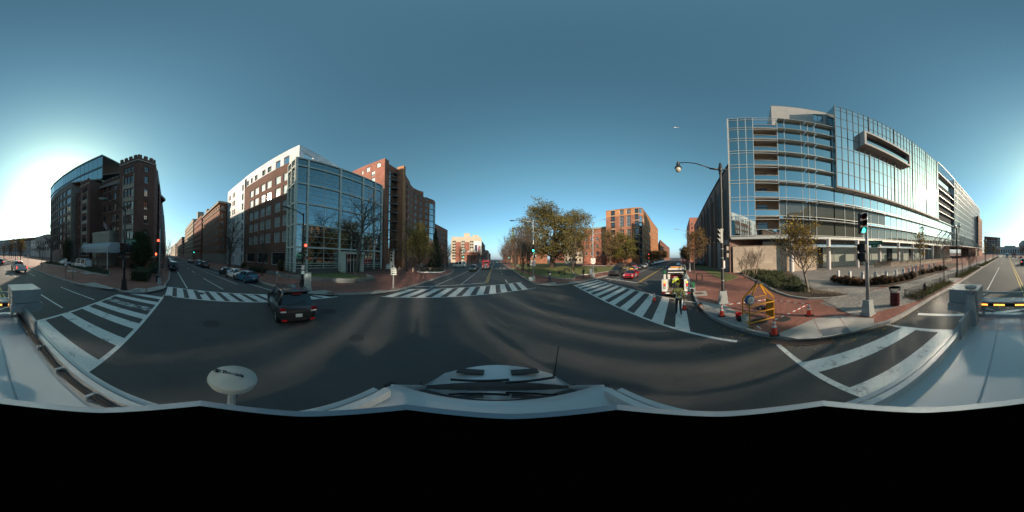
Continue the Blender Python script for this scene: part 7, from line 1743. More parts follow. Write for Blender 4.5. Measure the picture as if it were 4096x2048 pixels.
# 3 black lamp post at the glass corner, and the controller cabinet
L = g3(1208, 1155); o = thing('signal_post', 'black lamp post with red signal in front of the glass atrium corner', 'signal post', L); d = math.hypot(*L[:2])
base_ped(o, BLACK, .42, .95); zt = zat(1219, 853, d); part('post', MB().tube([(0, 0, .8), (0, 0, zt)], [.1, .075], 12), BLACK, o, smooth=True)
cobra(o, zt, lamp_loc(1152, 831, d-1.0, L), BLACK, lampm=BLACK)
signal(o, (.0, .3, zat(1228, 995, d)), face_rz(.9, -.5), 'r', SIGG); pedsignal(o, (.05, .3, zat(1227, 1034, d)), face_rz(.6, .8), False, SIGB)
sign(o, (.1, -.36, zat(1202, 1021, d)), face_rz(.96, -.28), .62, .26, SGREEN, (('10 St', .17, 0, .01),), SWHITE); sign(o, (.1, -.36, zat(1203, 1032, d)), face_rz(.96, -.28), .36, .14, SGREEN, (('1000', .1, 0, 0),), SWHITE)
sign(o, (.12, .02, zat(1211, 1069, d)), face_rz(.96, -.28), .34, .46, SWHITE, (('NO', .11, 0, .11), ('STANDING', .055, 0, 0), ('ANYTIME', .055, 0, -.1)), SRED, border=SRED); sign(o, (.12, .02, zat(1211, 1089, d)), face_rz(.96, -.28), .34, .36, SWHITE, (('P', .16, 0, .06), ('2 HR', .08, 0, -.1)), SGREEN, border=SGREEN)
L = g3(1230, 1160); o = thing('signal_cabinet', 'grey graffiti smudged signal cabinet at the foot of the black lamp post', 'cabinet', L, face_rz(.95, -.3))
part('cabinet', MB().box((0, 0, .92), (.66, .5, 1.4)), mat('cabinet grey', (.36, .37, .35), .6, var=.3, vscale=2.5), o); part('plinth', MB().box((0, 0, .11), (.86, .7, .22)), CONC, o); part('lid', MB().box((0, 0, 1.65), (.7, .54, .06)), GREYPAINT, o); part('door', MB().box((0, -.257, .92), (.56, .02, 1.26)), mat('cabinet grey', (.36, .37, .35), .6), o); part('handle', MB().box((.2, -.28, .95), (.03, .03, .14)), BLACK, o)
# parking meter, hydrant by the brown building
L = g3(1108, 1133); o = thing('parking_meter', 'white and green parking meter on a thin post near the blue hatchback', 'parking meter', L); part('post', MB().tube([(0, 0, 0), (0, 0, 1.05)], .03, 8), GALV, o); part('head', MB().box((0, 0, 1.2), (.17, .2, .32), 0, tx=.8).ell((0, 0, 1.36), (.08, .09, .07), 10, 5), SWHITE, o); part('panel', MB().box((.092, 0, 1.16), (.01, .16, .12)), SGREEN, o)
# 4 ONE WAY post
L = g3(1573, 1153); o = thing('signal_post', 'short grey signal post carrying the one way sign', 'signal post', L); d = math.hypot(*L[:2])
part('post', MB().tube([(0, 0, 0), (0, 0, zat(1576, 1000, d))], [.07, .06], 10).box((0, 0, .03), (.34, .34, .06)), GALV, o, smooth=False)
signal(o, (-.06, -.28, zat(1570, 1026, d)), face_rz(.5, -.86), 'x', SIGG); pedsignal(o, (-.06, -.22, zat(1568, 1056, d)), face_rz(.86, .5), False, SIGG)
ow_ = sign(o, (.09, -.09, zat(1577, 1086, d)), face_rz(.66, -.75), .60, .74, SWHITE, (('ONE', .23, 0, .22), ('WAY', .23, 0, .0)), SBLACK, border=SBLACK)
am = MB().box((.06, -.012, -.22), (.28, .008, .07)); am.face([(-.24, -.014, -.22), (-.06, -.014, -.33), (-.06, -.014, -.11)]); part('arrow', am, SBLACK, ow_)
# 5 post at the park corner
L = g3(2133, 1122); o = thing('signal_post', 'grey lamp post with lit green signal and no U turn sign', 'signal post', L); d = math.hypot(*L[:2])
base_ped(o, GALV, .46, .75); zt = zat(2123, 882, d); part('post', MB().tube([(0, 0, .6), (0, 0, zt)], [.1, .065], 12), GALV, o, smooth=True)
cobra(o, zt, lamp_loc(2056, 882, d, L), GALV); signal(o, (-.02, -.2, zat(2130, 993, d)), face_rz(-.1, -1), 'g', SIGB); pedsignal(o, (.25, -.12, zat(2139, 1026, d)), face_rz(-.8, -.6), False, SIGG)
sign(o, (.22, -.15, zat(2140, 1012, d)), face_rz(.1, -1), .62, .26, SGREEN, (('10 St', .17, 0, .0),), SWHITE)
def nosign(root, loc, rz, kind):
    s = part('sign_plate', MB().box((0, 0, 0), (.78, .015, .78)), SWHITE, root, loc, rz); n = 28; rg = MB()
    for i in range(n):
        a0, a1 = 6.283*i/n, 6.283*(i+1)/n; c = lambda a, q: (q*math.cos(a), -.012, q*math.sin(a)); rg.face([c(a0, .28), c(a1, .28), c(a1, .345), c(a0, .345)])
    part('red_ring', rg, SRED, s); part('red_bar', MB().bar((-.2, -.013, .2), (.2, -.013, -.2), .006, .06), SRED, s)
    pts = [(.12, 0, -.18), (.12, 0, .08), (.08, 0, .15), (0, 0, .17), (-.08, 0, .15), (-.12, 0, .08), (-.12, 0, -.04)] if kind == 'u' else [(.08, 0, -.18), (.08, 0, .05), (.03, 0, .11), (-.06, 0, .12)]
    am = MB()
    for a, b in zip(pts, pts[1:]): am.bar((a[0], -.010, a[2]), (b[0], -.010, b[2]), .004, .06)
    e = pts[-1]; am.face([(e[0]-.09, -.012, e[2]+.02), (e[0], -.012, e[2]-.13), (e[0]+.09, -.012, e[2]+.02)] if kind == 'u' else [(e[0]+.02, -.012, e[2]+.09), (e[0]-.13, -.012, e[2]), (e[0]+.02, -.012, e[2]-.09)])
    part('arrow', am, SBLACK, s)
nosign(o, (-.03, -.12, zat(2129, 1052, d)), face_rz(-.1, -1), 'u')
tag(part('metal_plate', MB().box((0, 0, .32), (.55, .03, .62), 0, rot=Matrix.Rotation(-.5, 3, 'X')), GREYPAINT, loc=(L[0]-.45, L[1]-.5, SW_Z)), 'loose grey metal plate leaning on the foot of the park corner post', 'plate')
# 6 lamp post on the park's other side with no left turn sign, and the notice stand
L = g3(2373, 1109); o = thing('lamp_post', 'grey lamp post with a no left turn sign beside the grey pickup', 'lamp post', L); d = math.hypot(*L[:2])
base_ped(o, GALV, .46, .75); zt = zat(2366, 890, d); part('post', MB().tube([(0, 0, .6), (0, 0, zt)], [.1, .065], 12), GALV, o, smooth=True)
cobra(o, zt, lamp_loc(2417, 877, d+.4, L), GALV); nosign(o, (-.05, -.1, zat(2369, 1042, d)), face_rz(-.55, -.85), 'l'); sign(o, (-.05, -.1, zat(2369, 1051, d)), face_rz(-.55, -.85), .6, .4, SWHITE, (), SBLACK, border=SBLACK)
q = g3(2364, 1108); o = thing('notice_stand', 'black framed notice stand at the foot of the lamp post by the park', 'notice stand', q, face_rz(-.55, -.85)); part('board', MB().box((0, 0, .95), (.55, .06, 1.3)), SBLACK, o); part('leg', MB().box((-.24, 0, .15), (.05, .05, .3)), SBLACK, o); part('leg', MB().box((.24, 0, .15), (.05, .05, .3)), SBLACK, o); part('poster', MB().box((0, -.034, .95), (.45, .01, 1.1)), mat('notice blue', (.09, .12, .14), .5), o)
# 7 farther posts
for (s, t, tip, lab, red) in ((66, -14.6, (3.2, 1.6), 'grey lamp post at the far corner in front of the orange condominium', 0), (68.5, -12.6, None, 'signal post with red light at the far crosswalk past the park', 1), (37.5, 2.6, (-2.6, 1.6), 'dark lamp post above the russet tree on the right of the cross street', 0)):
    L = (*T(s, t), SW_Z); o = thing('lamp_post' if not red else 'signal_post', lab, 'lamp post' if not red else 'signal post', L); zt = 9.3 if not red else 6
    base_ped(o, GALV, .42, .7); part('post', MB().tube([(0, 0, .6), (0, 0, zt)], [.09, .06], 10), GALV, o)
    if tip: cobra(o, zt, (tip[0], tip[1], zt+.3), GALV)
    else: signal(o, (-.1, -.2, 4.6), face_rz(-.8, -.5), 'r', SIGB); signal(o, (-.1, -.2, 3.0), face_rz(-.8, -.5), 'r', SIGB, .8); nosign(o, (-.1, -.2, 1.9), face_rz(-.8, -.5), 'l')
for (u, v, lit, lab) in ((58, 8.0, 'x', 'dark signal post at the far crossing on the park side'), (62, -12, 'g', 'signal post at the far crossing left of the dump truck'), (84, 7.2, 'g', 'second signal post beyond the far crossing on the park side')):
    L = (*M(u, v), SW_Z); o = thing('signal_post', lab, 'signal post', L); part('post', MB().tube([(0, 0, 0), (0, 0, 5.2)], .08, 8), BLACK, o); signal(o, (0, -.2, 4.4), face_rz(0, -1), lit, SIGB)
L = (*M(64, -13.5), SW_Z); o = thing('direction_sign', 'white route sign on a tall dark post behind the dark green wagon', 'sign', L); part('post', MB().tube([(0, 0, 0), (0, 0, 8)], .09, 8), BLACK, o); sign(o, (1.3, -.1, 6.6), face_rz(.1, -1), 1.5, 1.3, SWHITE, (), SBLACK, border=SBLACK)
for (s, t, lit, lab) in ((-70, -12, 'g', 'signal post with green light at the next crossing, right side of the street'), (-74, -3.2+2.6, 'g', 'signal post at the next crossing, left side of the street')):
    L = (*T(s, t), SW_Z); o = thing('signal_post', lab, 'signal post', L); part('post', MB().tube([(0, 0, 0), (0, 0, 5.4)], .08, 8), BLACK, o); signal(o, (.2, 0, 4.6), face_rz(.85, .5), lit, SIGB)
# 8 tall black ornate lamp post at the right corner
L = g3(2893, 1214); o = thing('ornate_lamp_post', 'tall black ornate lamp post on a grey pedestal at the right corner', 'lamp post', L); d = math.hypot(*L[:2])
base_ped(o, GREYPAINT, .62, .92); zt = zat(2876, 655, d)
part('post', MB().lathe([(.13, .9), (.15, .95), (.115, 1.05), (.105, 4.5), (.085, zt-1.0), (.10, zt-.95), (.13, zt-.85), (.10, zt-.75)], 14), BLACK, o, smooth=True, angle=45)
part('finial', MB().lathe([(.10, zt-.75), (.14, zt-.65), (.15, zt-.4), (.11, zt-.3), (.12, zt-.2), (.085, zt-.1), (.09, zt-.03), (.06, zt+.06), (0, zt+.1)], 12), BLACK, o, smooth=True, angle=50)
tip = lamp_loc(2712, 652, d-.2, L); dv = Vector((tip[0], tip[1], 0)).normalized(); zs_ = zt-.55
ar = part('lamp_arm', MB().tube([Vector((0, 0, zs_))+dv*.1, Vector((0, 0, zs_+.06))+dv*.75], [.085, .06], 10).tube([Vector((0, 0, zs_+.05))+dv*.6, dv*(Vector((tip[0], tip[1], 0)).length*.58)+Vector((0, 0, zs_+(tip[2]-zs_)*.86)), dv*(Vector((tip[0], tip[1], 0)).length*.78)+Vector((0, 0, tip[2]+.02)), Vector(tip)], [.05, .04, .035, .035], 8), BLACK, o, smooth=True)
part('back_scroll', MB().tube([Vector((0, 0, zs_)), Vector((0, 0, zs_))-dv*.3, Vector((0, 0, zs_+.18))-dv*.36], [.06, .05, .07], 8), BLACK, o, smooth=True)
ln = part('lantern', MB().lathe([(.0, .14), (.07, .12), (.05, .02), (.13, -.05), (.11, -.22), (.17, -.32), (.24, -.42), (.245, -.48), (.2, -.5)], 16), BLACK, o, tip, smooth=True, angle=40)
part('globe', MB().lathe([(.195, -.48), (.2, -.58), (.16, -.74), (.08, -.83), (0, -.86)], 16), mat('lantern glass', (.45, .43, .35), .12, coat=.6), ln, smooth=True)
zc = zat(2911, 992, d); 
for k in range(2): 
    h = part('pedestrian_signal', MB().box((0, .1, 0), (.40, .22, .38)), SIGB, o, (.10, -.34, zc-.46*k), face_rz(-.2, -1)); part('lens', MB().box((0, -.012, 0), (.32, .01, .3)), mat('pale ped lens', (.3, .27, .24), .35), h); part('visor', MB().box((0, -.1, .19), (.42, .18, .02)), SIGB, h)
PB('bracket', BLACK, o, (0, 0, 0)).bar((0, 0, zc+.25), (.1, -.3, zc+.25), .04, .05).bar((0, 0, zc-.7), (.1, -.3, zc-.7), .04, .05); signal(o, (-.22, .12, zat(2878, 945, d)), face_rz(-.86, .5), 'x', SIGG, .9)
for z in (1.6, 2.4, 3.1, 3.7, 5.0): part('clamp', MB().lathe([(.118, z), (.124, z+.01), (.124, z+.05), (.118, z+.06)], 12), GALV, o)
sign(o, (-.02, -.13, zat(2882, 1058, d)), face_rz(-.5, -.86), .16, .5, SWHITE, (), SBLACK, border=SRED)
# 9 signal post with the Massachusetts sign
L = g3(3472, 1257); o = thing('signal_post', 'leaning grey signal post with green light and Massachusetts street sign', 'signal post', L); d = math.hypot(*L[:2])
base_ped(o, GREYPAINT, .52, .82); zt = zat(3449, 854, d); part('post', MB().tube([(0, 0, .75), (0, 0, zt)], [.105, .07], 12), GALV, o, smooth=True)
signal(o, (-.12, .28, zat(3430, 898, d)), face_rz(-.93, -.1), 'g', SIGB); pedsignal(o, (-.14, .36, zat(3425, 995, d)), face_rz(-.5, .86), False, SIGB, True)
PB('bracket', GALV, o, (0, 0, 0)).bar((0, 0, zat(3440, 1030, d)), (-.1, .3, zat(3440, 1030, d)), .05, .05).bar((0, 0, zat(3445, 875, d)), (-.05, .25, zat(3445, 875, d)), .05, .05)
rzs = face_rz(-.82, .50)
ms = sign(o, (-.02, -.47, zat(3491, 969, d)), rzs, .86, .21, SGREEN, (('Massachusetts', .135, -.06, .0), ('Ave', .05, .37, .045), ('NW', .05, .37, -.045)), SWHITE); sign(o, (-.02, -.47, zat(3491, 983, d)), rzs, .34, .15, SGREEN, (('900', .12, 0, 0),), SWHITE)
# 10 double globe lamps along the right kerb, single globes on the far left
GLOBE = mat('globe lamp glass', (.60, .56, .46), .25, coat=.5)
def globe_lamp(label, L, n=2, hh=6.6, group=None):
    o = thing('globe_lamp', label, 'street lamp', L, AZM, group)
    part('post', MB().lathe([(.24, 0), (.24, .12), (.17, .2), (.14, .6), (.11, .75), (.095, hh*.7), (.08, hh-.3), (.11, hh-.2), (.09, hh)], 12), BLACK, o, smooth=True, angle=40)
    for i in range(n):
        y = 0 if n == 1 else (-.3, .3)[i]; x = 0
        if n > 1: part('bracket', MB().tube([(0, 0, hh-.9), (0, y*.7, hh-.8), (0, y, hh-.35), (0, y, hh-.1)], .035, 7), BLACK, o)
        g_ = part('globe', MB().lathe([(.09, hh-.05), (.19, hh+.1), (.21, hh+.24), (.15, hh+.42), (.05, hh+.5), (.02, hh+.6), (0, hh+.62)], 14), GLOBE, o, (x, y, 0), smooth=True); part('collar', MB().lathe([(.07, hh-.12), (.12, hh-.06), (.1, hh)], 12), BLACK, g_)
    return o
gl0 = globe_lamp('double globe street lamp nearest, in the kerb strip on the right', g3(3829, 1107))
for u, lab in ((-49, 'second double globe lamp along the right kerb'), (-78, 'third double globe lamp along the right kerb'), (-106, 'fourth double globe lamp along the right kerb'), (-135, 'farthest double globe lamp along the right kerb')): dup(gl0, (*M(u, 6.6), SW_Z), AZM, 1, lab)
gs = globe_lamp('single globe street lamp behind the white pickup', (*M(-57, -11.5), SW_Z), 1, 6.8)
for u, lab in ((-88, 'second globe lamp on the far left, beyond the first'), (-118, 'third globe lamp on the far left'), (-150, 'farthest globe lamp on the far left')): dup(gs, (*M(u, -11.5), SW_Z), AZM, 1, lab)
# curb signs on thin posts at the hotel
for (px, py, lab, zt) in ((262, 1109, 'red and white curb sign on a dark post in front of the hotel drive', 2.5), (112, 1062, 'pale curb sign on a thin post left of the white pickup\'s kerb tree', 3.0)):
    L = g3(px, py); o = thing('curb_sign', lab, 'sign', L); part('post', MB().tube([(0, 0, 0), (0, 0, zt)], .03, 8), BLACK, o); sign(o, (.0, .04, zt-.25), face_rz(.35, .93), .32, .46, SWHITE, (('NO', .1, 0, .1), ('PARKING', .06, 0, 0)), SRED, border=SRED); sign(o, (0, .04, zt-.75), face_rz(.35, .93), .32, .46, SWHITE, (('P', .18, 0, 0),), SRED, border=SRED)
# bollards of the forecourt
bp = [(3354, 1102), (3400, 1107), (3451, 1110), (3502, 1110), (3545, 1107), (3584, 1100), (3614, 1094), (3636, 1089), (3651, 1084), (3663, 1077), (3690, 1073), (3718, 1070), (3735, 1062)]
bz = MB().box((0, 0, .45), (.32, .32, .9), 0, tx=.96, ty=.96).mesh('bollard', mat('white stone', (.58, .57, .56), .7, var=.1)); bt = MB().box((0, 0, .93), (.30, .30, .05), 0, tx=.8, ty=.8).mesh('cap', mat('white stone', (.6, .6, .6), .7))
ordn = ('first', 'second', 'third', 'fourth', 'fifth', 'sixth', 'seventh', 'eighth', 'ninth', 'tenth', 'eleventh', 'twelfth', 'last')
for i, (px, py) in enumerate(bp):
    q = G(px, py+6, SW_Z); o = put('bollard', bz, None, (q[0], q[1], SW_Z), .3+i*.05); tag(o, f'{ordn[i]} white stone bollard from the left along the forecourt', 'bollard', 'white stone bollards'); put('cap', bt, o)
for i, (px, py) in enumerate(((1597, 1080), (1653, 1084), (1720, 1087))):
    q = g3(px, py); o = thing('bollard', ('pale stone bollard behind the one way sign', 'pale stone bollard left of the condominium tree', 'pale stone bollard by the round planted island')[i], 'bollard', q); part('shaft', MB().lathe([(.26, 0), (.26, .1), (.2, .15), (.19, .85), (.22, .9)], 14), TAN, o); part('cap', MB().lathe([(.21, .9), (.17, 1.0), (0, 1.05)], 14), TAN, o)
# low iron fence round the planting strip, and the hydrant
fo_ = M(-9.6, 5.6); fn_ = thing('planter_fence', 'low black iron fence round the kerb planting strip', 'fence', (*fo_, SW_Z))
fp = [M(-9.55, 5.45), M(-9.55, 6.95), M(-16, 7.0), M(-24, 7.05), M(-32, 7.1), M(-42, 7.1)]
for a, b in zip(fp, fp[1:]):
    L_ = dist(a, b); a_, b_ = (a[0]-fo_[0], a[1]-fo_[1]), (b[0]-fo_[0], b[1]-fo_[1])
    for z in (.1, .5): part('rail', MB().bar((*a_, z), (*b_, z), .025, .03), BLACK, fn_)
    n = int(L_/.13); pk_m = MB()
    for i in range(n+1):
        p = lerp(a_, b_, i/n); pk_m.bar((*p, .02), (*p, .52), .014, .014)
    part('picket', pk_m, BLACK, fn_, kind='stuff')
    for i in range(max(1, int(L_/2.2))+1):
        p = lerp(a_, b_, i/max(1, int(L_/2.2))); part('post', MB().box((*p, .3), (.05, .05, .6)), BLACK, fn_)
L = g3(3700, 1172); o = thing('fire_hydrant', 'dark fire hydrant inside the low iron fence', 'fire hydrant', L)
HY = mat('hydrant paint', (.02, .018, .018), .45); part('barrel', MB().lathe([(.17, 0), (.17, .05), (.12, .08), (.12, .55), (.16, .57), (.16, .62), (.13, .64)], 14), HY, o, smooth=True, angle=35); part('bonnet', MB().lathe([(.13, .64), (.12, .74), (.06, .81), (.035, .82), (.035, .88), (0, .88)], 12), HY, o, smooth=True, angle=35)
for a in (0, 2.1, 4.2): part('nozzle', MB().tube([(0, 0, .48), (.2*math.cos(a), .2*math.sin(a), .48)], .055, 10), HY, o)
# bicycle rack, bench
L = (*T(22.5, 2.9), SW_Z); o = thing('bike_rack', 'dark metal rack beside the ladder on the right sidewalk', 'bike rack', L, AZT); 
for k in range(3): part('hoop', MB().tube([(k*.35, -.4, 0), (k*.35, -.4, .75), (k*.35, -.25, .88), (k*.35, .25, .88), (k*.35, .4, .75), (k*.35, .4, 0)], .025, 7), BLACK, o)
for i, (u, v) in enumerate(((31, 13.5), (38, 18), (34.5, 24))):
    L = (*M(u, v), SW_Z+.02); o = thing('park_bench', ('low dark bench on the park lawn near the dog', 'second dark bench deeper in the park', 'dark bench in the park behind the slender tree')[i], 'bench', L, AZM+.5)
    for k in range(4): part('slat', MB().box((0, -.15+k*.11, .45), (1.7, .09, .03)), BLACK, o)
    for k in range(3): part('back_slat', MB().box((0, .25, .58+k*.12), (1.7, .03, .08)), BLACK, o)
    for s in (-1, 1): part('leg', MB().box((s*.7, .03, .22), (.06, .45, .44)), BLACK, o)
# ---------------------------------------------------------------- manhole job
CONEO = mat('cone orange', (.62, .045, .022), .45, var=.06, vscale=5); CONEOF = mat('faded cone orange', (.55, .14, .05), .5, var=.2, vscale=6); REFL = mat('cone reflective band', (.68, .68, .66), .4)
def cone(label, L, rz=0, fallen=False, m=None):
    o = thing('traffic_cone', label, 'traffic cone', L, rz, 'orange traffic cones'); m = m or CONEO
    part('base', MB().box((0, 0, .02), (.37, .37, .035), .3, tx=.95, ty=.95), RUBBER, o)
    rr = lambda z: .135-(z-.035)*.155
    part('body', MB().lathe([(rr(.035), .035), (rr(.68), .68), (rr(.71)*.9, .71), (0, .712)], 20), m, o, smooth=True, angle=40)
    for za, zb in ((.34, .45), (.50, .63)): part('reflective_band', MB().lathe([(rr(za)+.001, za), (rr(za)+.003, za+.005), (rr(zb)+.003, zb-.005), (rr(zb)+.001, zb)], 20), REFL, o, smooth=True, angle=40)
    if fallen: o.rotation_euler = (0, R(84), rz); o.location = (L[0], L[1], L[2]+.17)
    return o
CN = [g3(3097, 1338), g3(3236, 1262), g3(2887, 1265), g3(3070, 1240)]
for L, lab in zip(CN, ('orange cone at the kerb edge, nearest the camera', 'orange cone right of the yellow guard frame', 'orange cone left of the red bucket', 'orange cone behind the yellow guard frame')): cone(lab, L, L[0])
cone('orange cone behind the standing worker', H(G(2737, 1239)), 1); cone('orange cone in the road left of the utility truck', H(G(2617, 1205)), 2); fc = G(2800, 1238); tp = G(2822, 1262, .15); cone('faded orange cone lying on its side against the kerb', H(fc, .05), math.atan2(tp[1]-fc[1], tp[0]-fc[0]), True, CONEOF)
def cbar(label, A, B):
    a, b = Vector((A[0], A[1], A[2]+.66)), Vector((B[0], B[1], B[2]+.66)); o = thing('barrier_bar', label, 'barrier bar', a, 0); d = b-a; n = max(8, int(d.length/.2))
    for i in range(n): part('stripe', MB().tube([d*(i/n), d*((i+1)/n)], .019, 8, cap=False), SRED if i % 2 else SWHITE, o)
cbar('red and white bar from the nearest cone to the right hand cone', CN[0], CN[1]); cbar('red and white bar from the left hand cone to the cone behind the guard frame', CN[2], CN[3]); cbar('red and white bar from the cone behind the guard frame to the right hand cone', CN[3], CN[1])
YEL = mat('yellow frame paint', (.43, .20, .015), .45, var=.15, vscale=5)
p0, p1 = G(2999, 1306, SW_Z), G(3097, 1279, SW_Z); wx, wy = p1[0]-p0[0], p1[1]-p0[1]; wl_ = math.hypot(wx, wy); nx, ny = -wy/wl_, wx/wl_
if nx*p0[0]+ny*p0[1] < 0: nx, ny = -nx, -ny
dp = .6; p2, p3 = (p1[0]+nx*dp, p1[1]+ny*dp), (p0[0]+nx*dp, p0[1]+ny*dp)
go_ = ((p0[0]+p2[0])/2, (p0[1]+p2[1])/2, SW_Z); gf = thing('manhole_guard', 'yellow tripod guard frame standing over the open manhole', 'guard frame', go_)
loc_ = lambda p, z: (p[0]-go_[0], p[1]-go_[1], z)
C4 = [p0, p1, p2, p3]; ap = loc_(go_, 2.0)
for p in C4: part('leg', MB().bar(loc_(p, 0), loc_(p, 1.22), .05, .06), YEL, gf)
for a, b in ((p0, p1), (p1, p2), (p3, p0)):
    for z in (.16, .62, 1.0): part('rail', MB().bar(loc_(a, z), loc_(b, z), .04, .05), YEL, gf)
part('rail', MB().bar(loc_(p2, 1.2), loc_(p3, 1.2), .03, .03), YEL, gf)
part('side_panel', MB().bar(loc_(lerp(p1, p2, .05), .58), loc_(lerp(p1, p2, .95), .58), .012, .8), YEL, gf)
for p in C4: part('apex_leg', MB().bar(loc_(p, 1.2), tuple(Vector(loc_(p, 1.2)).lerp(Vector(ap), .95)), .04, .08), YEL, gf)
part('apex_cap', MB().box((0, 0, 2.0), (.28, .28, .14), .4, tx=.55, ty=.55), SBLACK, gf)
rl = Vector(loc_(p0, 1.30))-Vector((nx, ny, 0))*.05; wr = thing('winch_reel', 'blue cable reel hung on the yellow guard frame', 'reel', (go_[0]+rl.x, go_[1]+rl.y, SW_Z+rl.z), math.atan2(p0[1], p0[0])+.5)
ry = Matrix.Rotation(R(90), 3, 'Y'); part('drum', MB().lathe([(.2, -.1), (.215, -.08), (.215, .08), (.2, .1)], 20, rot=ry), mat('reel blue', (.01, .09, .22), .4), wr, smooth=True, angle=40); part('hub_plate', MB().lathe([(.17, 0), (.17, .02), (.05, .04), (0, .04)], 16, rot=Matrix.Rotation(R(-90), 3, 'Y')), mat('reel plate', (.45, .46, .47), .4, .4), wr, loc=(-.1, 0, 0)); part('handle', MB().tube([(-.12, 0, 0), (-.2, 0, 0), (-.2, .02, .14)], .012, 6), BLACK, wr)
# open manhole with cast iron ring, its lid lying by it
mh = (go_[0], go_[1], Z2); o = thing('manhole', 'open dark manhole under the yellow guard frame', 'manhole', mh); part('ring', MB().lathe([(.36, .0), (.36, .014), (.46, .016), (.47, 0)], 26), mat('cast iron', (.075, .07, .065), .6, .2), o); part('shaft', MB().lathe([(0, .003), (.362, .004)], 26), DARKHOLE, o)  # shaft is a flat disc, painted near black for the darkness below
def lid(label, L, r, grid=6, m=None, name='manhole_cover'):
    o = thing(name, label, 'manhole cover', L); m = m or mat('cast iron', (.075, .07, .065), .6, .2)
    part('frame', MB().lathe([(r, 0), (r, .006), (r*1.12, .007), (r*1.13, 0)], 28), m, o); part('disc', MB().lathe([(0, .004), (r*.98, .004), (r*.98, 0)], 28), mat('lid shadow', (.038, .037, .036), .8), o); b = MB()
    for i in range(-grid, grid+1):
        for j in range(-grid, grid+1):
            x, y = i*r/grid*.95, j*r/grid*.95
            if math.hypot(x, y) < r*.9: b.box((x, y, .0075), (r/grid*.6, r/grid*.6, .007))
    part('tread', b, m, o, kind='stuff'); return o
lid('round grated lid in the brick paving right of the guard frame', (*G(3130, 1276, SW_Z), Z2), .36, 8, name='manhole_cover')
lid('manhole cover with square tread in the road in front of the right kerb', (*G(2845, 1392), .002), .37, 6)
lid('small ringed manhole cover in the middle of the junction', (*G(1426, 1352), .002), .30, 5)
lid('large pale manhole cover in the road by the left crosswalk', (*G(846, 1295), .002), .42, 7, mat('worn lid', (.055, .053, .05), .8)); lid('manhole cover among the bars of the crosswalk behind the black wagon', (*G(800, 1174), .008), .36, 5); lid('ringed lid in the shade right of the black wagon', (*G(1312, 1245), .002), .45, 6, mat('worn lid', (.055, .053, .05), .8)); lid('drain lid at the corner of the two crosswalks by the hotel', (*G(671, 1187), .008), .33, 5)
lid('brown round lid set in the pale concrete square', (*G(2797, 1174, SW_Z), Z2+.012), .34, 6, mat('rusty lid', (.14, .075, .05), .8))
lid('brown oval lid on the ramp by the signal cabinet', (*G(1320, 1173, SW_Z), Z2+.012), .3, 5, mat('rusty lid', (.14, .075, .05), .8))
for i, (px, py) in enumerate(((3645, 1155), (3636, 1174))): lid(('pale round lid behind the maroon trash can', 'pale round lid beside the iron fence')[i], (*G(px, py, SW_Z), Z2+.014), .27, 4, mat('pale lid', (.38, .34, .26), .8))
def bucket(label, L, m, h=.37, r=.15, lm=None):
    o = thing('bucket', label, 'bucket', L); part('pail', MB().lathe([(r*.82, 0), (r*.98, h-.04), (r*1.06, h-.04), (r*1.06, h), (r*.96, h), (r*.78, .05), (0, .05)], 20), m, o, smooth=True, angle=40); part('handle', MB().tube([(r*math.cos(a), .02, h-.02-.12*math.sin(a)) for a in [i*.3927 for i in range(9)]], .006, 5), GALV, o); return o
bucket('bright red bucket beside the guard frame', g3(2954, 1279), mat('red plastic', (.55, .018, .018), .4)); bucket('dirty white bucket in front of the guard frame', g3(2980, 1293), mat('white plastic', (.50, .50, .47), .5, var=.3, vscale=7), .42, .17)
q = g3(2958, 1284); tag(part('tool_bag', MB().ell((0, 0, .13), (.17, .14, .15), 10, 6), SBLACK, loc=q, smooth=True), 'black tool bag between the red and white buckets', 'bag')
TB = T(13.45, -1.16); bucket('green bucket on the left rear bin of the utility truck', (*T(13.7, -1.2), 1.98), mat('green plastic', (.012, .11, .055), .45), .3, .16); bucket('white bucket under the green one on the utility truck bin', (*T(13.7, -1.2), 1.58), mat('white plastic', (.50, .50, .47), .5, var=.3, vscale=7), .40, .15); bucket('white pail next to it on the utility truck bin', (*T(13.75, -.86), 1.58), mat('white plastic', (.50, .50, .47), .5, var=.3, vscale=7), .38, .14); bucket('green and white bucket hung at the right side of the utility truck', (*T(13.8, 1.2), .78), mat('green plastic', (.012, .11, .055), .45), .45, .17)
q = g3(3000, 1318); rp = MB().tube([(.20*(1+.12*math.sin(a*.37))*math.cos(a), .18*(1+.1*math.sin(a*.53))*math.sin(a), .015+.004*math.sin(a*1.7)+.002*a/3) for a in [i*.35 for i in range(110)]], .008, 5).tube([(.2, 0, .02), (.45, .25, .015), (.4, .6, .012), (.7, .75, .012)], .006, 5)
tag(part('rope_coil', rp, mat('tan rope', (.22, .17, .11), .9), loc=q), 'tan rope coil in front of the guard frame', 'rope')
q = g3(3050, 1235); tg = thing('work_gear', 'heap of dark boots, straps and hoses behind the guard frame', 'work gear', q)
for i, (x, y, z, a, b, c) in enumerate(((0, 0, .1, .2, .12, .1), (.25, .1, .08, .15, .1, .08), (-.2, .15, .09, .16, .1, .09), (.1, -.2, .07, .14, .1, .07))): part('gear_piece', MB().ell((x, y, z), (a, b, c), 9, 5), mat('dark gear', (.05, .05, .055), .8, var=.4, vscale=9), tg, smooth=True)
part('hose', MB().tube([(.3*math.cos(a*.4)*.8, .3*math.sin(a*.4), .03+.003*a) for a in range(34)], .02, 6), RUBBER, tg)
for i, (px, py) in enumerate(((3032, 1308), (3038, 1312))): 
    q = g3(px, py); tag(part('paper_strip', MB().box((0, 0, .006), (.24, .05, .006), .3+i*.2), SWHITE, loc=(q[0], q[1], Z2)), ('white strip of paper on the bricks under the guard frame, farther one', 'white strip of paper on the bricks under the guard frame, nearer one')[i], 'paper')
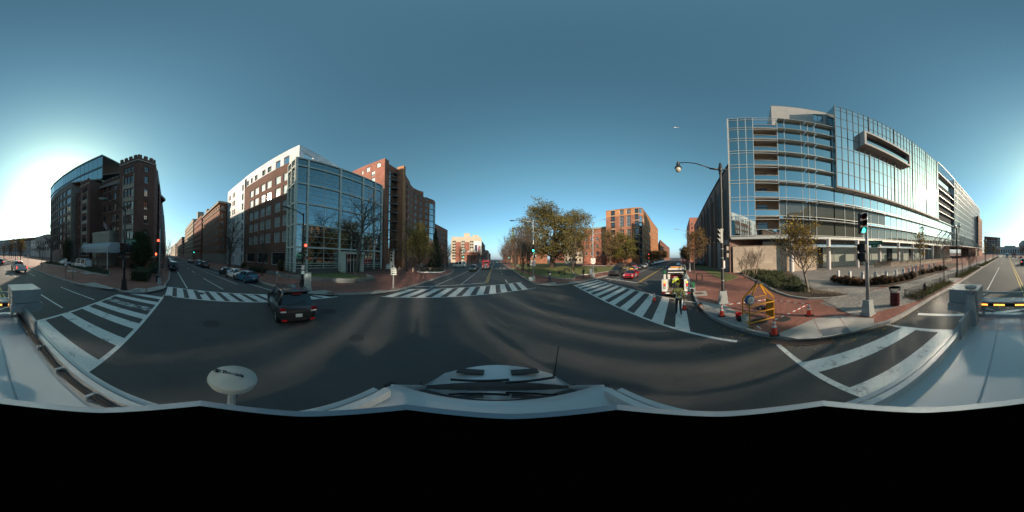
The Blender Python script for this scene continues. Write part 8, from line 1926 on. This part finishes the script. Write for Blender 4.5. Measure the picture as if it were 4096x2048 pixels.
q = G(2725, 1200); tag(part('wooden_beam', MB().box((0, 0, .06), (1.1, .12, .12), AZT+math.pi/2), mat('weathered wood', (.16, .13, .10), .9, var=.3), loc=H(q)), 'weathered wooden beam on the road under the truck bumper', 'beam')

# ================================================================ PEOPLE
SKIN = mat('skin', (.33, .19, .13), .6); DENIM = mat('dark denim', (.022, .028, .042), .9, var=.2, vscale=12); BOOT = mat('boot leather', (.035, .024, .016), .7); DKJ = mat('dark jacket', (.022, .023, .026), .85, var=.2, vscale=8); HIVIS = mat('hi vis yellow green', (.40, .48, .035), .75, var=.12, vscale=9); HIVISD = mat('faded hi vis yellow', (.72, .46, .13), .8, var=.18, vscale=9); GLOVE = mat('work glove', (.10, .085, .06), .85); HAT = mat('hard hat yellow', (.50, .30, .035), .35); HAIR = mat('dark hair', (.02, .015, .012), .8)
def person(label, loc, rz, J, top, legs, shoe=BOOT, hand=SKIN, sleeve=None, s=1.0, lod=False, group=None, hat=None, cat='person', hair=HAIR, skin=SKIN):
    """J: joints in metres, local, facing +y"""
    D = dict(pel=(0, 0, .95), chest=(0, .01, 1.28), neck=(0, 0, 1.47), head=(0, .03, 1.60), crown=(0, .03, 1.70), shL=(-.19, 0, 1.40), elL=(-.25, -.03, 1.12), wrL=(-.25, .05, .88), shR=(.19, 0, 1.40), elR=(.25, -.03, 1.12), wrR=(.25, .05, .88), hipL=(-.095, 0, .92), knL=(-.10, .03, .50), anL=(-.11, -.02, .09), toL=(-.12, .16, .045), hipR=(.095, 0, .92), knR=(.10, .03, .50), anR=(.11, -.02, .09), toR=(.12, .16, .045)); D.update(J)
    rad = dict(pel=.145, chest=.185, neck=.062, head=.092, crown=.075, shL=.088, elL=.064, wrL=.042, shR=.088, elR=.064, wrR=.042, hipL=.105, knL=.068, anL=.048, toL=.042, hipR=.105, knR=.068, anR=.048, toR=.042)
    names = list(D); V = [Vector(D[n])*s for n in names]; rr = [rad[n]*s for n in names]; idx = {n: i for i, n in enumerate(names)}
    E = [('pel', 'chest'), ('chest', 'neck'), ('neck', 'head'), ('head', 'crown'), ('chest', 'shL'), ('shL', 'elL'), ('elL', 'wrL'), ('chest', 'shR'), ('shR', 'elR'), ('elR', 'wrR'), ('pel', 'hipL'), ('hipL', 'knL'), ('knL', 'anL'), ('anL', 'toL'), ('pel', 'hipR'), ('hipR', 'knR'), ('knR', 'anR'), ('anR', 'toR')]
    MT = {'head': 3, 'crown': 3, 'neck': 0}; ed = [(idx[a], idx[b]) for a, b in E]; em = [0, 0, 3, 3, 0, 4, 4, 0, 4, 4, 1, 1, 1, 2, 1, 1, 1, 2]
    for sd in 'LR':
        w, e = V[idx['wr'+sd]], V[idx['el'+sd]]; d = (w-e).normalized(); p = w+d*.075*s; V.append(p); rr.append(.036*s); k = len(V)-1; ed.append((idx['wr'+sd], k)); em.append(5)
        sidev = d.orthogonal().normalized()
        if not lod:
            for f in range(4):
                o_ = sidev*((f-1.5)*.021*s); L1 = (.075, .085, .08, .062)[f]*s
                V.append(p+d*L1*.5+o_*1.2+Vector((0, .012, 0))*s); rr.append(.0115*s); ed.append((k, len(V)-1)); em.append(5)
                V.append(p+d*L1+o_*1.2+Vector((0, .03, -.004))*s); rr.append(.009*s); ed.append((len(V)-2, len(V)-1)); em.append(5)
            V.append(w+d*.05*s+sidev*.05*s); rr.append(.012*s); ed.append((k, len(V)-1)); em.append(5)
    # nose on the face
    h_, c_ = V[idx['head']], V[idx['crown']]; upv = (c_-h_).normalized(); fw = Vector((0, 1, 0)); fw = (fw-upv*fw.dot(upv)).normalized()
    me = bpy.data.meshes.new('person'); me.from_pydata([tuple(v) for v in V], ed, [])
    ob = bpy.data.objects.new('person', me); COL.objects.link(ob)
    sk = ob.modifiers.new('s', 'SKIN'); sk.use_smooth_shade = True
    sv = me.skin_vertices[0].data
    for i, q in enumerate(rr): sv[i].radius = (q, q*(.78 if i == idx['chest'] or i == idx['pel'] else 1))
    sv[idx['pel']].use_root = True
    if len(rr) > 0:
        ss = ob.modifiers.new('d', 'SUBSURF'); ss.levels = 1 if lod else 2; ss.render_levels = ss.levels
    dg = bpy.context.evaluated_depsgraph_get(); dg.update(); m2 = bpy.data.meshes.new_from_object(ob.evaluated_get(dg)); bpy.data.objects.remove(ob)
    m2.materials.clear()
    for m in (top, legs, shoe, skin, sleeve or top, hand): m2.materials.append(m)
    for p in m2.polygons:
        c = p.center; best = 1e9; bi = 0
        for (a, b), k in zip(ed, em):
            A, B = V[a], V[b]; ab = B-A; t = max(0, min(1, (c-A).dot(ab)/max(1e-9, ab.length_squared))); q = (c-(A+ab*t)).length-(rr[a]+(rr[b]-rr[a])*t)
            if q < best: best = q; bi = k
        p.material_index = bi; p.use_smooth = True
    o = put('person', m2, None, loc, rz); tag(o, label, cat, group)
    hc = h_.lerp(c_, .45)
    rot = Vector((0, 0, 1)).rotation_difference(upv).to_matrix()
    if hat:
        ht = MB().lathe([(.125*s, -.01*s), (.118*s, .03*s), (.10*s, .085*s), (.055*s, .125*s), (0, .135*s)], 16, c=tuple(h_+upv*.07*s), rot=rot); ht.lathe([(.118*s, -.004*s), (.155*s, -.012*s), (.155*s, -.002*s), (.118*s, .004*s)], 16, c=tuple(h_+upv*.07*s+fw*.02*s), rot=rot)
        part('hard_hat', ht, hat, o, smooth=True, angle=40)
    else:
        hr = MB().ell(tuple(hc-fw*.018*s+upv*.02*s), (.102*s, .105*s, .10*s), 12, 8); part('hair', hr, hair, o, smooth=True)
    if not lod:
        part('nose', MB().ell(tuple(h_+fw*.098*s+upv*.01*s), (.014*s, .02*s, .022*s), 8, 5), skin, o, smooth=True)
        for sx in (-1, 1): part('eye', MB().ell(tuple(h_+fw*.088*s+upv*.035*s+Vector((sx*.034*s, 0, 0))), (.014*s, .01*s, .008*s), 8, 4), SBLACK, o)
    return o
WPOS = G(2716, 1259); face_truck = AZT-math.pi/2
def bands(o, segs, m, r):
    for a, b, q in segs: part('reflective_strip', MB().tube([a, b], q, 12, cap=False), m, o)
STRIP = mat('reflective strip', (.55, .53, .47), .4)
w1 = person('worker in yellow hard hat and faded vest seen from behind at the truck bumper', (WPOS[0], WPOS[1], 0), face_truck+.15, dict(pel=(0, 0, .97), chest=(-.01, .10, 1.28), neck=(-.02, .17, 1.47), head=(-.03, .23, 1.585), crown=(-.03, .255, 1.685), shL=(-.225, .11, 1.40), elL=(-.30, .28, 1.17), wrL=(-.36, .50, 1.10), shR=(.205, .11, 1.40), elR=(.30, .10, 1.14), wrR=(.31, .24, .93), knL=(-.09, .18, .52), anL=(-.12, .10, .10), toL=(-.13, .28, .05), knR=(.08, .02, .52), anR=(.10, -.12, .10), toR=(.11, .06, .05)), HIVISD, DENIM, BOOT, GLOVE, sleeve=HIVISD, hat=HAT, s=1.07)
ST2 = MB().tube([(-.17, .0, 1.06), (-.05, -.10, 1.25), (.13, -.03, 1.48)], .02, 6).tube([(.17, .0, 1.06), (.05, -.10, 1.25), (-.15, -.03, 1.48)], .02, 6)
part('harness', ST2, SBLACK, w1); part('reflective_strip', MB().lathe([(.185, 1.045), (.19, 1.05), (.19, 1.10), (.185, 1.105)], 16, c=(0, .045, 0)), STRIP, w1, label='pale waist strip')
for sx in (-1, 1): part('reflective_strip', MB().tube([(sx*.13, -.055, 1.1), (sx*.14, -.045, 1.3), (sx*.13, .04, 1.49)], .026, 6), STRIP, w1)
part('reflective_strip', MB().tube([(-.27, .22, 1.25), (-.295, .26, 1.20)], .066, 10, cap=False), STRIP, w1); part('reflective_strip', MB().tube([(.262, .105, 1.26), (.285, .103, 1.2)], .066, 10, cap=False), STRIP, w1)
part('tool_belt', MB().lathe([(.165, .97), (.172, .98), (.172, 1.03), (.165, 1.04)], 16, c=(0, .01, 0)), SBLACK, w1)
q = T(14.15, -.42); w2 = person('worker in bright yellow green jacket bending over inside the truck bed', (q[0], q[1], .30), face_truck-.5, dict(pel=(0, -.12, .93), chest=(.06, .20, 1.20), neck=(.12, .42, 1.20), head=(.16, .53, 1.16), crown=(.19, .62, 1.13), shL=(-.13, .30, 1.24), elL=(-.14, .44, .97), wrL=(-.06, .52, .70), shR=(.26, .26, 1.18), elR=(.30, .44, .92), wrR=(.26, .50, .66), knL=(-.11, .05, .70), anL=(-.12, -.02, .42), toL=(-.12, .16, .38), knR=(.1, .05, .70), anR=(.11, -.02, .42), toR=(.12, .16, .38), hipL=(-.1, -.10, .90), hipR=(.1, -.10, .90)), HIVIS, DENIM, BOOT, SKIN, hat=HAT, s=1.02)
part('reflective_strip', MB().lathe([(.185, -.02), (.19, 0), (.185, .03)], 14, c=(.03, .06, 1.12), rot=Matrix.Rotation(-1.0, 3, 'X')), STRIP, w2)
for sx in (-1, 1): part('reflective_strip', MB().tube([(sx*.1+.0, -.08, 1.16), (sx*.11+.06, .18, 1.375), (sx*.1+.1, .36, 1.36)], .022, 6), STRIP, w2)
q = g3(2199, 1127); p1_ = person('pedestrian in a dark jacket and grey trousers on the corner holding papers', q, math.atan2(-q[1], -q[0])-math.pi/2-.5, dict(elL=(-.24, .02, 1.13), wrL=(-.13, .20, 1.06), elR=(.24, .02, 1.13), wrR=(.10, .22, 1.05)), DKJ, mat('grey trousers', (.05, .055, .065), .9), SBLACK, s=1.0)
tag(part('paper', MB().box((0, 0, 0), (.22, .15, .006), 0, rot=Matrix.Rotation(.5, 3, 'X')), SWHITE, loc=(q[0]-.03, q[1]-.32, 1.27)), 'white papers in the hands of the corner pedestrian', 'paper')
q = g3(2334, 1113); person('person in a grey coat and dark trousers walking a dog by the park', q, 1.9, dict(knL=(-.1, .16, .52), anL=(-.1, .22, .1), toL=(-.1, .4, .05), anR=(.1, -.28, .12), knR=(.1, .0, .5), toR=(.1, -.1, .05), wrL=(-.25, .2, .95)), mat('grey coat', (.05, .055, .06), .9), DENIM, SBLACK, s=1.0)
q = g3(621, 1108); person('person in dark clothes walking on the sidewalk beside the hotel hedge', q, face_truck+math.pi, dict(knL=(-.1, .14, .52), anL=(-.1, .2, .1), toL=(-.1, .38, .05), anR=(.1, -.25, .12), toR=(.1, -.07, .05)), DKJ, DENIM, SBLACK, s=1.0)
for i, (u, v, m_) in enumerate(((55, 7.3, DKJ), (57, 7.9, mat('brown coat', (.09, .05, .03), .9)), (50, 6.9, mat('pale top', (.5, .45, .42), .8)))):
    person(('person in black on the park side of the avenue by the far crossing', 'person in brown coat by the far crossing', 'person in a pale top under the row of bare trees')[i], (*M(u, v), SW_Z), i*1.2, {}, m_, DENIM, SBLACK, lod=True)
# dog
def quadruped(label, loc, rz, m, s=1.0):
    V = [(0, -.26, .50), (0, 0, .49), (0, .22, .50), (0, .36, .62), (0, .44, .70), (0, .58, .67), (-.07, .22, .36), (-.07, .20, .18), (-.07, .21, .03), (.07, .22, .36), (.07, .26, .18), (.07, .27, .03), (-.075, -.24, .38), (-.075, -.17, .27), (-.075, -.30, .17), (-.075, -.27, .03), (.075, -.24, .38), (.075, -.2, .27), (.075, -.34, .16), (.075, -.32, .03), (0, -.42, .56), (0, -.52, .66), (-.05, .42, .78), (.05, .42, .78)]
    Rr = [.11, .115, .13, .08, .075, .045, .05, .032, .03, .05, .032, .03, .065, .045, .028, .03, .065, .045, .028, .03, .03, .02, .022, .022]
    E = [(0, 1), (1, 2), (2, 3), (3, 4), (4, 5), (2, 6), (6, 7), (7, 8), (2, 9), (9, 10), (10, 11), (0, 12), (12, 13), (13, 14), (14, 15), (0, 16), (16, 17), (17, 18), (18, 19), (0, 20), (20, 21), (4, 22), (4, 23)]
    me = bpy.data.meshes.new('dog'); me.from_pydata([tuple(c*s for c in v) for v in V], E, []); ob = bpy.data.objects.new('dog', me); COL.objects.link(ob); ob.modifiers.new('s', 'SKIN')
    for i, q in enumerate(Rr): me.skin_vertices[0].data[i].radius = (q*s, q*s)
    me.skin_vertices[0].data[1].use_root = True; ob.modifiers.new('d', 'SUBSURF').levels = 1
    dg = bpy.context.evaluated_depsgraph_get(); dg.update(); m2 = bpy.data.meshes.new_from_object(ob.evaluated_get(dg)); bpy.data.objects.remove(ob); m2.materials.clear(); m2.materials.append(m); m2.polygons.foreach_set('use_smooth', [True]*len(m2.polygons))
    return tag(put('dog', m2, None, loc, rz), label, 'dog')
q = G(2296, 1108, .17); quadruped('shaggy tan dog standing at the edge of the park lawn', (q[0], q[1], .17), .6, mat('tan fur', (.30, .23, .16), .95, var=.3, vscale=10, bump=.8, bscale=40), 1.25)
# motorcyclist far behind
L = M(-72, -2.6); mo = thing('motorcycle', 'motorcycle riding toward the camera far behind the van', 'motorcycle', L, toM); tm, rm, sm = wheelmeshes(.31, .13)
for x in (-.7, .7): w = put('wheel', tm, mo, (x, 0, .31)); put('rim', rm, w)
part('frame', MB().tube([(-.7, 0, .45), (0, 0, .7), (.4, 0, .9), (.7, 0, .31)], .06, 7), BLACK, mo); part('tank', MB().ell((.15, 0, .85), (.3, .15, .14), 10, 6), P_MAR, mo, smooth=True); part('handlebar', MB().bar((.42, -.35, 1.05), (.42, .35, 1.05), .03, .03), BLACK, mo); part('headlight', MB().ell((.6, 0, .9), (.08, .1, .1), 8, 5), L_HEAD, mo)
person('motorcyclist in dark clothes far behind the van', (*L, 0), toM-math.pi/2, dict(pel=(0, -.2, .85), chest=(0, -.02, 1.18), neck=(0, .05, 1.35), head=(0, .08, 1.47), crown=(0, .08, 1.57), shL=(-.19, 0, 1.28), elL=(-.3, .2, 1.1), wrL=(-.3, .4, 1.05), shR=(.19, 0, 1.28), elR=(.3, .2, 1.1), wrR=(.3, .4, 1.05), hipL=(-.1, -.2, .82), knL=(-.2, .2, .7), anL=(-.2, .0, .35), toL=(-.2, .16, .3), hipR=(.1, -.2, .82), knR=(.2, .2, .7), anR=(.2, 0, .35), toR=(.2, .16, .3)), DKJ, DENIM, SBLACK, lod=True, hat=SBLACK)
# helicopter
q = at(2700, 510, 260); he = thing('helicopter', 'small white helicopter high in the sky', 'helicopter', q, math.pi+.15-R(60))
HS = 1.0; part('fuselage', MB().ell((.6, 0, 0), (2.6, .95, 1.1), 14, 8), SWHITE, he, smooth=True); part('tail_boom', MB().tube([(-1.5, 0, .3), (-6.6, 0, .6)], [.45, .15], 8), SWHITE, he); part('tail_fin', MB().prism([(-6.9, -.04), (-6.1, -.04), (-6.1, .04), (-6.9, .04)], -.1, 1.5), SRED, he); part('tail_rotor', MB().box((-6.7, .15, .7), (.1, .04, 1.5)), BLACK, he)
part('mast', MB().tube([(.3, 0, .9), (.3, 0, 1.7)], .12, 8), BLACK, he)
for a in (.4, .4+math.pi/2): part('rotor_blade', MB().bar((.3-4.6*math.cos(a), -4.6*math.sin(a), 1.7), (.3+4.6*math.cos(a), 4.6*math.sin(a), 1.75), .2, .04), BLACK, he)
for s in (-1, 1): part('skid', MB().tube([(-1, s*.9, -1.5), (2, s*.9, -1.5), (2.4, s*.9, -1.3)], .06, 6).bar((0, s*.9, -1.5), (0, s*.5, -.8), .06, .06).bar((1.4, s*.9, -1.5), (1.4, s*.5, -.8), .06, .06), BLACK, he)
part('cabin_glass', MB().ell((1.9, 0, .15), (1.35, .85, .75), 12, 7), CARGLASS, he, smooth=True)

# lettering becomes mesh, so every word is an ordinary part
dg = bpy.context.evaluated_depsgraph_get(); dg.update()
for o, nm in TEXTS:
    m = bpy.data.meshes.new_from_object(o.evaluated_get(dg)); t = bpy.data.objects.new(nm, m); COL.objects.link(t); t.parent = o.parent
    t.location = o.location; t.rotation_euler = o.rotation_euler; t.scale = o.scale; bpy.data.objects.remove(o)
